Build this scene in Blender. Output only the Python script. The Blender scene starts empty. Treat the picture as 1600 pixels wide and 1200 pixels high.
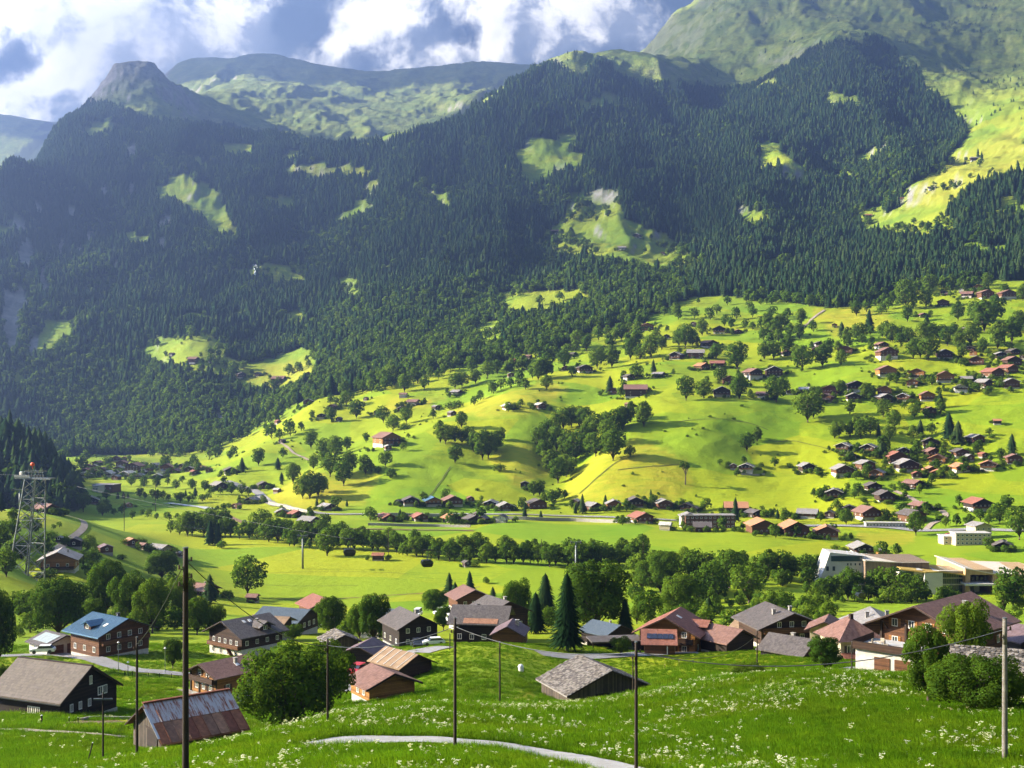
import bpy, math, random
import numpy as np
from mathutils import Vector, Matrix
R = math.radians
random.seed(7)
RNG = np.random.default_rng(11)
SC = bpy.context.scene
COL = SC.collection

# ------------------------------------------------------------------ camera
F = 1931.0                      # focal length in photograph pixels (1600 wide, 45 degrees)
cam_d = bpy.data.cameras.new('camera')
cam_d.sensor_width = 36.0
cam_d.lens = 36.0 * F / 1600.0
cam_d.clip_start = 0.5
cam_d.clip_end = 60000.0
cam = bpy.data.objects.new('camera', cam_d)
cam.location = (0, 0, 0)
cam.rotation_euler = (R(90), 0, 0)
COL.objects.link(cam)
SC.camera = cam

# ------------------------------------------------------------------ sky, sun, exposure
SUN_EL, SUN_AZ = 23.5, -84.0    # azimuth from +Y, negative = left
sx = math.sin(R(SUN_AZ)) * math.cos(R(SUN_EL))
sy = math.cos(R(SUN_AZ)) * math.cos(R(SUN_EL))
sz = math.sin(R(SUN_EL))
SUNV = Vector((sx, sy, sz))
sun_d = bpy.data.lights.new('sun', 'SUN')
sun_d.energy = 5.0
sun_d.angle = R(0.6)
sun_d.color = (1.0, 0.87, 0.64)
sun = bpy.data.objects.new('sun', sun_d)
sun.rotation_euler = (-SUNV).to_track_quat('-Z', 'Y').to_euler()
sun.location = (-300, 50, 400)
COL.objects.link(sun)

SC.view_settings.view_transform = 'Standard'
SC.view_settings.look = 'None'
SC.view_settings.gamma = 1.0
SC.view_settings.exposure = 2.98
SC.cycles.use_denoising = True
SC.cycles.max_bounces = 5
SC.cycles.diffuse_bounces = 2
SC.cycles.glossy_bounces = 2
SC.cycles.transmission_bounces = 2
SC.cycles.transparent_max_bounces = 6
SC.cycles.volume_bounces = 0
SC.cycles.use_adaptive_sampling = True
SC.cycles.adaptive_threshold = 0.02
SC.cycles.caustics_reflective = False
SC.cycles.caustics_refractive = False


class NT:
    """short-hand for building node trees"""
    def __init__(self, tree):
        self.t = tree
    def n(self, typ, **kw):
        nd = self.t.nodes.new(typ)
        for k, v in kw.items():
            setattr(nd, k, v)
        return nd
    def l(self, a, b):
        self.t.links.new(a, b)
    def val(self, sock, v):
        if hasattr(v, 'is_output') or isinstance(v, bpy.types.NodeSocket):
            self.l(v, sock)
        else:
            sock.default_value = v
    def math(self, op, a, b=None, c=None, clamp=False):
        nd = self.n('ShaderNodeMath', operation=op)
        nd.use_clamp = clamp
        self.val(nd.inputs[0], a)
        if b is not None: self.val(nd.inputs[1], b)
        if c is not None: self.val(nd.inputs[2], c)
        return nd.outputs[0]
    def vmath(self, op, a, b=None, s=None):
        nd = self.n('ShaderNodeVectorMath', operation=op)
        self.val(nd.inputs[0], a)
        if b is not None: self.val(nd.inputs[1], b)
        if s is not None: self.val(nd.inputs[3], s)
        return nd.outputs['Value'] if op in ('DOT_PRODUCT', 'LENGTH') else nd.outputs[0]
    def mix(self, fac, a, b, blend='MIX'):
        nd = self.n('ShaderNodeMix', data_type='RGBA', blend_type=blend)
        self.val(nd.inputs[0], fac)
        self.val(nd.inputs[6], a if not isinstance(a, tuple) or len(a) == 4 else (*a, 1))
        self.val(nd.inputs[7], b if not isinstance(b, tuple) or len(b) == 4 else (*b, 1))
        return nd.outputs[2]
    def noise(self, vec, scale, detail=4.0, rough=0.55, dist=0.0, dim='3D', w=None):
        nd = self.n('ShaderNodeTexNoise', noise_dimensions=dim)
        if vec is not None: self.l(vec, nd.inputs['Vector'])
        nd.inputs['Scale'].default_value = scale
        nd.inputs['Detail'].default_value = detail
        nd.inputs['Roughness'].default_value = rough
        nd.inputs['Distortion'].default_value = dist
        return nd.outputs['Fac']
    def ramp(self, fac, *stops, interp='LINEAR'):
        nd = self.n('ShaderNodeValToRGB')
        nd.color_ramp.interpolation = interp
        el = nd.color_ramp.elements
        while len(el) < len(stops): el.new(0.5)
        for e, (p, c) in zip(el, stops):
            e.position = p
            e.color = (c, c, c, 1) if isinstance(c, (int, float)) else (*c, 1)
        self.l(fac, nd.inputs[0])
        return nd.outputs[0]
    def maprange(self, v, a, b, c=0.0, d=1.0, smooth=False):
        nd = self.n('ShaderNodeMapRange')
        if smooth: nd.interpolation_type = 'SMOOTHSTEP'
        self.val(nd.inputs[0], v)
        for i, q in enumerate((a, b, c, d)): nd.inputs[i + 1].default_value = q
        return nd.outputs[0]


def build_world():
    w = bpy.data.worlds.new('World')
    SC.world = w
    w.use_nodes = True
    t = NT(w.node_tree)
    w.node_tree.nodes.clear()
    out = t.n('ShaderNodeOutputWorld')
    bg = t.n('ShaderNodeBackground')
    bg.inputs['Strength'].default_value = 0.07
    sky = t.n('ShaderNodeTexSky', sky_type='NISHITA')
    sky.sun_disc = False
    sky.sun_elevation = R(SUN_EL)
    sky.sun_rotation = R(SUN_AZ)
    sky.altitude = 1000
    sky.dust_density = 1.5
    tc = t.n('ShaderNodeTexCoord')
    d = t.vmath('NORMALIZE', tc.outputs['Generated'])
    # a broken deck of cumulus in front of a darker grey layer
    def px(x, y):
        return Vector(((x - 800) / F, 1.0, (600 - y) / F)).normalized()
    warp = t.n('ShaderNodeTexNoise'); t.l(d, warp.inputs['Vector'])
    warp.inputs['Scale'].default_value = 9.0; warp.inputs['Detail'].default_value = 6.0
    wv = t.vmath('SUBTRACT', warp.outputs['Color'], (0.5, 0.5, 0.5))
    wsc = t.n('ShaderNodeVectorMath', operation='SCALE'); t.l(wv, wsc.inputs[0]); wsc.inputs[3].default_value = 0.055
    dw = t.vmath('ADD', d, wsc.outputs[0])
    def density(vec):
        n1 = t.noise(vec, 8.0, 12.0, 0.60)
        n2 = t.noise(vec, 26.0, 10.0, 0.66)
        return t.math('ADD', t.math('MULTIPLY', n1, 0.62), t.math('MULTIPLY', n2, 0.38))
    def blobs(vec):
        acc = None
        for x, y, rad, amp in CLOUD_BLOBS:
            dv = t.vmath('SUBTRACT', vec, tuple(px(x, y)))
            # stretch vertically: clouds are wide and low
            dv = t.vmath('MULTIPLY', dv, (1.0, 1.0, 1.55))
            ln = t.vmath('LENGTH', dv)
            g = t.maprange(ln, 0.0, rad / F, amp, 0.0, smooth=True)
            acc = g if acc is None else t.math('ADD', acc, g)
        return acc
    den = t.math('ADD', density(dw), blobs(dw))
    step = (px(60, 0) - px(140, 40)) * 0.55
    dw2 = t.vmath('ADD', dw, tuple(step))
    den2 = t.math('ADD', density(dw2), blobs(dw2))
    cover = t.maprange(den, 0.50, 0.67, 0.0, 1.0, smooth=True)
    relief = t.maprange(t.math('SUBTRACT', den, den2), -0.07, 0.085, 0.0, 1.0, smooth=True)
    thick = t.maprange(den, 0.60, 0.95, 0.0, 1.0, smooth=True)
    white = t.mix(relief, (1.0, 1.2, 1.5), (5.6, 5.35, 4.9))
    white = t.mix(t.math('MULTIPLY', thick, 0.75), white, (2.2, 2.25, 2.4))
    grey_n = t.noise(dw, 5.0, 8.0, 0.6)
    grey = t.mix(t.maprange(grey_n, 0.35, 0.68), (0.05, 0.13, 0.24), (0.50, 0.66, 0.86))
    gap = t.mix(0.94, sky.outputs[0], grey)
    low = t.mix(cover, gap, white)
    # overhead the deck opens up into plain sky so the place stays lit from above
    sep = t.n('ShaderNodeSeparateXYZ'); t.l(d, sep.inputs[0])
    up = t.maprange(sep.outputs[2], 0.33, 0.75, 0.0, 0.40, smooth=True)
    colr = t.mix(up, low, sky.outputs[0])
    t.l(colr, bg.inputs['Color'])
    t.l(bg.outputs[0], out.inputs['Surface'])

CLOUD_BLOBS = [(250, 50, 230, 0.22), (110, 25, 190, 0.16), (70, 150, 190, 0.22), (385, 30, 120, 0.14), (500, 110, 110, 0.08),
               (590, 60, 130, 0.20), (545, 10, 120, 0.14), (670, 95, 100, 0.13), (880, 30, 190, 0.19), (800, 70, 120, 0.10), (640, 10, 100, 0.08),
               (1000, 40, 150, 0.17), (1210, -5, 50, 0.12), (1500, -5, 70, 0.13), (470, 40, 70, -0.16),
               (730, 45, 60, -0.12), (40, 92, 70, -0.22)]
build_world()
# ------------------------------------------------------------------ noise
def _hash(ix, iy, seed):
    h = (ix.astype(np.int64) * 374761393 + iy.astype(np.int64) * 668265263 + seed * 1442695041) & 0x7fffffff
    h = ((h ^ (h >> 13)) * 1274126177) & 0x7fffffff
    return ((h ^ (h >> 16)) & 0xffff) / 65535.0
def vnoise(x, y, seed=0):
    ix, iy = np.floor(x), np.floor(y)
    fx, fy = x - ix, y - iy
    fx = fx * fx * fx * (fx * (fx * 6 - 15) + 10); fy = fy * fy * fy * (fy * (fy * 6 - 15) + 10)
    a, b = _hash(ix, iy, seed), _hash(ix + 1, iy, seed)
    c, d = _hash(ix, iy + 1, seed), _hash(ix + 1, iy + 1, seed)
    return (a * (1 - fx) + b * fx) * (1 - fy) + (c * (1 - fx) + d * fx) * fy
def fbm(x, y, seed=0, octv=5, gain=0.5):
    s, a, tot = 0.0, 1.0, 0.0
    for o in range(octv):
        s = s + a * (vnoise(x, y, seed + o * 17) - 0.5); tot += a
        x, y, a = x * 2.03 + 13.7, y * 2.01 - 7.1, a * gain
    return s / tot * 2
def ridged(x, y, seed=0, octv=4):
    s, a, tot = 0.0, 1.0, 0.0
    for o in range(octv):
        s = s + a * (1 - abs(vnoise(x, y, seed + o * 31) * 2 - 1)); tot += a
        x, y, a = x * 2.1 + 3.1, y * 2.07 + 9.2, a * 0.5
    return s / tot
def sstep(a, b, x):
    t = np.clip((x - a) / (b - a), 0, 1)
    return t * t * (3 - 2 * t)

# ------------------------------------------------------------------ terrain
# Surveyed points of the valley: (bearing, distance, sight height).  Bearing and sight height are read off the photograph
# (pixels at focal length F), the distance is what the size of trees and houses standing there gives.
CP = []
def cps(*rows):
    for r in rows: CP.append(r)
for x in (-1000, -500, -100, 300, 800, 1300, 1700, 2100, 2600):
    cps((x, 4, 1662), (x, 20, 1324))
# near meadow
cps((-1000, 60, 1220), (-500, 60, 1230), (-150, 60, 1250), (-1000, 150, 1080), (-500, 150, 1095), (-150, 110, 1150), (-150, 190, 1055),
    (0, 50, 1262), (0, 85, 1204), (0, 112, 1150), (0, 150, 1112), (0, 190, 1068), (0, 235, 1022),
    (150, 50, 1258), (150, 88, 1195), (150, 112, 1148), (150, 150, 1112), (150, 190, 1066), (150, 235, 1018),
    (290, 54, 1226), (300, 82, 1185), (300, 112, 1172), (300, 150, 1112), (300, 190, 1072), (300, 235, 1022),
    (400, 60, 1200), (395, 88, 1152), (400, 112, 1165), (420, 150, 1128), (420, 190, 1078), (400, 240, 1020),
    (520, 62, 1196), (520, 97, 1118), (520, 125, 1130), (530, 165, 1098), (560, 215, 1040), (540, 250, 1012),
    (620, 62, 1192), (620, 82, 1155), (610, 110, 1106), (600, 140, 1104), (600, 165, 1090), (620, 195, 1058), (640, 235, 1012), (640, 265, 1004),
    (710, 60, 1198), (710, 75, 1170), (710, 112, 1108), (700, 154, 1088), (700, 190, 1045), (700, 222, 1008), (690, 255, 1010),
    (800, 60, 1206), (800, 75, 1178), (790, 110, 1116), (781, 154, 1103), (800, 190, 1050), (800, 228, 1006), (800, 262, 1012),
    (920, 66, 1200), (920, 100, 1136), (920, 150, 1096), (920, 180, 1096), (920, 210, 1042), (920, 240, 1010), (920, 275, 1010),
    (1040, 63, 1205), (1040, 100, 1128), (1040, 145, 1077), (1040, 180, 1062), (1050, 235, 1020), (1050, 275, 1008),
    (1200, 60, 1200), (1200, 80, 1150), (1200, 105, 1100), (1200, 135, 1055), (1200, 180, 1046), (1200, 220, 1020), (1200, 265, 1008),
    (1400, 58, 1200), (1400, 95, 1110), (1400, 125, 1060), (1400, 150, 1058), (1390, 190, 1044), (1400, 235, 1012), (1400, 270, 1004),
    (1600, 55, 1200), (1600, 85, 1122), (1560, 120, 1092), (1560, 185, 1044), (1560, 235, 1014), (1750, 55, 1195), (1750, 120, 1070), (1750, 200, 1020),
    (2100, 60, 1190), (2100, 150, 1030), (2600, 60, 1190), (2600, 150, 1030))
# belt of houses and trees, valley floor
for x in (-100, 100, 300): cps((x, 300, 985))
for x in (500, 700, 900, 1100, 1300, 1500, 1700): cps((x, 320, 985), (x, 420, 968), (x, 520, 936))
cps((-1000, 300, 900), (-500, 300, 940), (-1000, 500, 800), (-500, 500, 820), (2100, 300, 960), (2600, 300, 930), (2100, 520, 900), (2600, 520, 850))
cps((0, 360, 905), (0, 400, 872), (0, 500, 822), (0, 600, 798), (40, 430, 920), (60, 445, 893), (110, 445, 892), (110, 560, 830), (60, 650, 797), (110, 640, 806),
    (150, 470, 896), (200, 450, 930), (200, 560, 862), (200, 660, 832), (140, 740, 828), (300, 480, 936), (300, 600, 872), (300, 690, 851), (400, 520, 934), (400, 690, 850),
    (-200, 400, 840), (-200, 600, 780), (0, 760, 815), (100, 760, 826))
for x in (300, 450, 600, 800, 1000, 1200): cps((x, 600, 888), (x, 700, 848), (x, 800, 816), (x, 870, 800))
cps((1350, 555, 930), (1500, 555, 930), (1650, 555, 930), (1350, 650, 876), (1500, 650, 872), (1650, 650, 868), (1350, 760, 836), (1550, 750, 836), (2100, 750, 800), (2600, 750, 740))
# dark wooded hill on the left edge, far valley floor
cps((-200, 800, 760), (0, 850, 790), (0, 950, 695), (50, 900, 745), (60, 980, 715), (100, 980, 752), (140, 950, 790), (-200, 1000, 640), (0, 1100, 740), (100, 1100, 760),
    (-200, 1300, 660), (-500, 800, 680), (-500, 1000, 560), (-1000, 800, 580), (-1000, 1100, 480),
    (200, 950, 785), (300, 1000, 775), (350, 900, 795), (200, 1250, 740), (120, 1250, 740), (300, 1250, 738), (0, 1400, 725), (200, 1500, 716), (100, 1700, 702), (250, 1700, 700), (-200, 1500, 690))
# sunlit hillside
cps((360, 1000, 772), (380, 1100, 742), (400, 1200, 705), (420, 1300, 685), (340, 1300, 728), (330, 1550, 708), (400, 1550, 690), (430, 960, 782), (440, 1040, 760),
    (470, 930, 786), (480, 985, 752), (500, 1040, 735), (500, 1110, 726), (500, 1200, 700), (500, 1300, 660), (500, 1420, 622), (500, 1600, 632),
    (560, 915, 788), (560, 990, 745), (560, 1060, 712), (560, 1140, 702), (560, 1300, 655), (560, 1420, 625),
    (600, 905, 790), (600, 960, 752), (600, 1060, 700), (600, 1140, 690), (600, 1280, 652), (600, 1430, 602), (600, 1550, 596),
    (700, 905, 790), (700, 970, 748), (700, 1130, 660), (700, 1200, 655), (700, 1300, 632), (700, 1500, 572), (700, 1650, 560),
    (760, 905, 790), (760, 960, 755), (760, 1040, 715), (760, 1160, 646),
    (820, 905, 792), (830, 980, 752), (820, 1050, 700), (810, 1150, 640), (810, 1280, 600), (810, 1420, 582), (810, 1550, 545), (800, 1800, 502),
    (865, 905, 790), (872, 960, 770), (878, 1030, 735), (890, 1090, 690), (900, 1150, 650), (900, 1260, 600), (890, 1450, 560),
    (930, 900, 788), (930, 950, 745), (950, 1000, 705), (960, 1090, 662), (960, 1200, 618), (960, 1350, 575), (960, 1600, 520), (960, 1850, 472),
    (1030, 890, 790), (1030, 960, 725), (1030, 1030, 680), (1040, 1100, 636), (1040, 1250, 590), (1040, 1430, 545), (1040, 1650, 495),
    (1100, 890, 792), (1100, 970, 722), (1110, 1080, 638), (1110, 1150, 620), (1110, 1250, 588), (1110, 1430, 540), (1100, 1650, 490), (1100, 1850, 456),
    (1180, 880, 796), (1180, 960, 738), (1180, 1010, 712), (1180, 1090, 640), (1180, 1160, 618),
    (1250, 870, 800), (1250, 950, 748), (1250, 1060, 670), (1250, 1120, 632), (1250, 1200, 605), (1250, 1350, 550), (1250, 1600, 490), (1250, 1750, 460),
    (1330, 820, 815), (1330, 900, 765), (1330, 1000, 700), (1330, 1110, 632), (1330, 1220, 578), (1330, 1450, 510),
    (1420, 800, 822), (1420, 860, 782), (1420, 940, 738), (1420, 1020, 688), (1420, 1130, 615), (1420, 1230, 565), (1420, 1480, 500), (1420, 1680, 458),
    (1540, 790, 816), (1540, 880, 762), (1540, 960, 712), (1540, 1080, 630), (1540, 1200, 575), (1540, 1400, 510), (1540, 1600, 460),
    (1650, 780, 812), (1650, 900, 740), (1650, 1080, 620), (1650, 1300, 535), (1650, 1600, 450), (2100, 900, 720), (2100, 1300, 480), (2600, 900, 640), (2600, 1300, 380))
# mountain on the left
cps((-1000, 1700, 420), (-1000, 2600, 240), (-500, 1700, 640), (-500, 2200, 480), (-500, 2800, 330), (-200, 1900, 670), (-200, 2300, 480), (-200, 2900, 320), (-200, 3400, 360),
    (0, 1850, 692), (0, 2200, 530), (0, 2500, 410), (0, 2950, 276), (0, 3400, 330), (0, 4200, 400),
    (100, 1900, 688), (100, 2150, 565), (100, 2650, 405), (100, 3200, 272), (100, 3700, 182), (100, 4200, 240),
    (190, 1900, 680), (190, 2080, 600), (190, 2350, 480), (190, 2850, 350), (190, 3350, 250), (190, 3750, 182), (190, 3950, 150), (188, 4200, 98), (160, 4100, 135), (190, 4600, 150),
    (235, 4300, 97), (270, 4400, 132), (250, 3700, 190), (300, 1850, 640), (300, 2000, 560), (300, 2100, 535), (300, 2400, 465), (300, 2850, 350), (300, 3300, 260), (300, 3700, 200), (320, 4050, 205), (320, 4600, 165),
    (345, 1750, 668), (345, 1850, 640), (400, 1800, 650), (400, 1950, 592), (400, 2150, 540), (400, 2450, 455), (400, 2850, 365), (400, 3250, 275), (400, 3600, 222), (400, 4000, 232),
    (470, 1750, 610), (480, 1900, 575), (480, 2150, 530), (470, 2500, 440), (470, 2900, 350), (460, 3300, 270), (450, 3700, 216), (450, 4050, 240),
    (550, 1800, 560), (560, 2200, 475), (560, 2600, 395), (560, 3000, 305), (560, 3200, 268), (560, 3400, 240), (560, 3800, 262))
# middle and right mountain
cps((640, 1800, 535), (640, 2150, 460), (640, 2600, 365), (640, 3000, 270), (640, 3250, 222), (640, 3600, 250),
    (720, 1900, 510), (720, 2300, 420), (720, 2700, 330), (700, 2850, 300), (720, 3150, 215), (715, 3300, 182), (720, 3700, 225),
    (800, 2050, 465), (800, 2400, 390), (800, 2750, 305), (790, 3100, 215), (785, 3400, 130), (800, 3800, 180),
    (860, 1950, 478), (870, 2250, 425), (870, 2450, 382), (870, 2700, 310), (860, 3000, 242), (860, 3300, 160), (860, 3560, 96), (860, 4000, 140),
    (960, 2150, 425), (960, 2400, 385), (960, 2550, 340), (960, 2900, 260), (950, 3300, 170), (945, 3750, 82), (940, 4100, 120),
    (1060, 2100, 425), (1060, 2350, 392), (1060, 2700, 310), (1060, 3100, 225), (1060, 3500, 150), (1020, 3850, 88), (1060, 4000, 98), (1060, 4400, 110),
    (1160, 2000, 430), (1160, 2400, 355), (1160, 2800, 275), (1160, 3200, 195), (1160, 3650, 135), (1140, 4100, 95), (1140, 4700, 35), (1140, 5300, -10),
    (1260, 1950, 428), (1260, 2300, 370), (1260, 2700, 290), (1260, 3100, 205), (1260, 3500, 115), (1290, 3650, 75), (1270, 4100, 62), (1270, 4800, 0), (1270, 5400, -50),
    (1370, 1900, 420), (1370, 2150, 380), (1370, 2450, 330), (1370, 2800, 255), (1370, 3300, 150), (1370, 3700, 60), (1370, 4100, 52), (1370, 4800, -10), (1370, 5400, -60),
    (1460, 1850, 412), (1460, 2100, 345), (1460, 2200, 325), (1460, 2400, 308), (1460, 2700, 255), (1460, 3200, 170), (1460, 3700, 90), (1460, 4300, 45), (1460, 5000, -30),
    (1560, 1800, 415), (1560, 2000, 345), (1560, 2120, 300), (1560, 2300, 285), (1560, 2600, 235), (1560, 3100, 170), (1560, 3700, 95), (1560, 4400, 35), (1560, 5000, -30),
    (1700, 1800, 400), (1700, 2100, 280), (1700, 2600, 200), (1700, 3500, 90), (1700, 5000, -60), (2100, 1800, 300), (2100, 2600, 130), (2100, 4000, 20), (2600, 1800, 220), (2600, 2600, 60), (2600, 4500, -40))
# high bowl and the far ridge
cps((330, 5200, 150), (450, 4500, 205), (450, 5000, 175), (450, 5600, 140), (600, 4400, 225), (600, 5000, 190), (600, 5600, 160), (720, 4600, 205), (740, 5200, 165), (740, 5700, 150), (330, 6200, 140), (450, 6300, 132), (600, 6300, 152), (740, 6300, 150), (830, 5500, 160), (830, 6300, 150),
    (285, 7200, 96), (370, 7300, 90), (430, 7300, 86), (520, 7200, 104), (620, 7200, 110), (700, 7200, 103), (770, 7200, 94), (860, 7200, 100),
    (950, 5200, 130), (1000, 5600, 100), (1045, 5800, 55), (1065, 5600, 20), (1100, 5700, -20), (1000, 7200, 95), (1200, 7200, 90), (1500, 7200, 90), (2000, 7200, 90), (2600, 7200, 90),
    (-50, 6500, 260), (0, 7200, 185), (90, 7200, 205), (170, 7200, 190), (-300, 7200, 150), (-1000, 7200, 120), (180, 5200, 240), (50, 5200, 360))
for x in range(-1000, 2700, 300): cps((x, 8600, 190))

CPA = np.array(CP, float)
cu = (CPA[:, 0] - 800) / F
cl = np.log(CPA[:, 1])
cv = (600 - CPA[:, 2]) / F
KU = 2.2
def _ker(r2): return np.sqrt(r2 + 0.0016)
_A = _ker(((cu[:, None] - cu[None]) * KU) ** 2 + (cl[:, None] - cl[None]) ** 2)
_n = len(CP)
_M = np.zeros((_n + 3, _n + 3)); _M[:_n, :_n] = _A - np.eye(_n) * 0.004
_M[:_n, _n] = 1; _M[:_n, _n + 1] = cu; _M[:_n, _n + 2] = cl
_M[_n:, :_n] = _M[:_n, _n:].T
_W = np.linalg.solve(_M, np.concatenate([cv, np.zeros(3)]))

UIN = np.linspace(-0.43, 0.43, 600)
UO = np.linspace(0, 1, 60)[1:] ** 1.6 * 0.47 + 0.43
US = np.concatenate([-UO[::-1], UIN, UO])
NY = 700
YS = np.exp(np.linspace(math.log(4.0), math.log(8600.0), NY))
UU, LL = np.meshgrid(US, np.log(YS))
cj = np.unique(np.concatenate([np.arange(0, len(US), 2), [len(US) - 1]])); ci = np.unique(np.concatenate([np.arange(0, NY, 2), [NY - 1]]))
UC, LC = np.meshgrid(US[cj], np.log(YS)[ci])
VC = np.zeros_like(UC)
for k in range(0, len(ci), 40):
    a, b = UC[k:k + 40].ravel(), LC[k:k + 40].ravel()
    kr = _ker(((a[:, None] - cu[None]) * KU) ** 2 + (b[:, None] - cl[None]) ** 2)
    VC[k:k + 40] = (kr @ _W[:_n] + _W[_n] + _W[_n + 1] * a + _W[_n + 2] * b).reshape(UC[k:k + 40].shape)
V1 = np.empty((len(ci), len(US)))
for k in range(len(ci)): V1[k] = np.interp(US, US[cj], VC[k])
VV = np.empty_like(UU)
for k in range(len(US)): VV[:, k] = np.interp(np.log(YS), np.log(YS)[ci], V1[:, k])
YG = np.exp(LL)
XG = UU * YG
ZB = VV * YG
# relief: soft humps on the meadows, ribs and gullies on the mountains
m_mt = sstep(1750, 2500, YG) * (1 - 0.65 * sstep(6200, 7000, YG))
hum = fbm(XG / 60, YG / 60, 3, 4) * 2.6 * sstep(330, 1000, YG) * (0.35 + 0.65 * sstep(880, 1000, YG))
hum += fbm(XG / 14, YG / 14, 5, 4) * 0.35 * (1 - sstep(200, 330, YG)) * sstep(25, 60, YG)
hum += (fbm(XG / 30, YG / 15, 15, 3) * 1.5 + fbm(XG / 9, YG / 5, 17, 2) * 0.22) * sstep(850, 960, YG) * (1 - sstep(1700, 1900, YG))
hum += fbm(XG / 230, YG / 230, 9, 4) * 7 * sstep(950, 1500, YG)
warpx = XG + fbm(XG / 500, YG / 500, 21, 3) * 180
gul = (ridged(warpx / 330, YG / 900, 41, 5) - 0.5) * 85 + fbm(XG / 150, YG / 220, 47, 5) * 26
rock_hi = (ridged(XG / 420, YG / 520, 61, 6) - 0.55) * 80 * sstep(3800, 4800, YG) * np.where(XG < 250, .42, 1.0)
crag = np.exp(-(((XG + 1330) / 330) ** 2 + ((YG - 4240) / 300) ** 2))
crag = crag * ((ridged(XG / 120, YG / 160, 131, 5) - 0.80) * 90 + (ridged(XG / 45, YG / 60, 137, 4) - 0.5) * 38)
Z = ZB + hum + m_mt * gul + rock_hi * m_mt + crag
# the summit on the left is a blunt block, not a spike
_pm = (UU > (120 - 800) / F) & (UU < (330 - 800) / F) & (YG > 3850) & (YG < 4750)
_cap = (600 - 97 - 5 * fbm(UU * 60, LL * 30, 141, 4)) / F * YG
Z = np.where(_pm & (Z > _cap), _cap + (Z - _cap) * 0.12, Z)
del VV
Wrow = np.log(YS)
def _frac(X, Y):
    u = X / Y
    fu = np.interp(u, US, np.arange(len(US)))
    fr = (np.log(Y) - Wrow[0]) / (Wrow[1] - Wrow[0])
    return np.clip(fu, 0, len(US) - 1.001), np.clip(fr, 0, NY - 1.001)
def grid_at(G, X, Y):
    X, Y = np.asarray(X, float), np.asarray(Y, float)
    fu, fr = _frac(X, Y)
    i, j = fr.astype(int), fu.astype(int)
    a, b = fr - i, fu - j
    return (G[i, j] * (1 - a) + G[i + 1, j] * a) * (1 - b) + (G[i, j + 1] * (1 - a) + G[i + 1, j + 1] * a) * b
def hz(X, Y): return grid_at(Z, X, Y)
VIS = np.maximum.accumulate(Z / YG, axis=0)        # highest sight line so far in each bearing
def at(px, py, ymin=20.0, ymax=8600.0):
    """the ground point seen at a photograph pixel (first hit beyond ymin)"""
    u = (px - 800) / F; v = (600 - py) / F
    ys = np.exp(np.linspace(math.log(ymin), math.log(ymax), 2600))
    zz = hz(u * ys, ys) / ys
    hit = np.nonzero(zz >= v)[0]
    if len(hit) == 0: k = int(np.argmax(zz))
    else: k = int(hit[0])
    Y = ys[k]
    return Vector((u * Y, Y, float(hz(u * Y, Y))))
def pxy(X, Y, Zz): return 800 + F * X / Y, 600 - F * Zz / Y

def inpoly(px, py, poly):
    poly = np.array(poly, float); r = np.zeros(np.shape(px), bool)
    x1, y1 = poly[-1]
    for x2, y2 in poly:
        c = ((y1 > py) != (y2 > py)) & (px < (x2 - x1) * (py - y1) / (y2 - y1 + 1e-9) + x1)
        r ^= c; x1, y1 = x2, y2
    return r

PXG, PYG = 800 + F * UU, 600 - F * Z / YG
VISIBLE = (Z / YG) >= np.concatenate([np.full((1, Z.shape[1]), -9.0), VIS[:-1]]) - 1e-4

# woods and clearings (bearing / sight height outlines)
FOREST = [[(-900, 735), (-900, 150), (-60, 250), (0, 268), (80, 182), (130, 150), (180, 168), (250, 186), (330, 198), (450, 210), (520, 232), (600, 226), (640, 212), (700, 186), (780, 126),
           (860, 100), (905, 118), (945, 92), (1000, 135), (1060, 128), (1150, 140), (1230, 106), (1290, 66), (1370, 56), (1430, 108), (1470, 160), (1500, 190), (1510, 218), (1480, 250),
           (1425, 290), (1405, 322), (1430, 345), (1480, 330), (1530, 290), (1600, 276), (2600, 200), (2600, 400), (1600, 438), (1500, 445), (1430, 452), (1350, 470), (1290, 482), (1200, 466), (1100, 462), (1060, 472),
           (1000, 500), (930, 520), (850, 548), (760, 566), (680, 578), (600, 598), (520, 618), (440, 640), (380, 678), (300, 704), (200, 712), (100, 714)]]
HILLWOOD = [(-500, 560), (-60, 640), (0, 672), (55, 698), (100, 752), (128, 792), (90, 806), (0, 800), (-200, 800), (-500, 760)]
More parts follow.
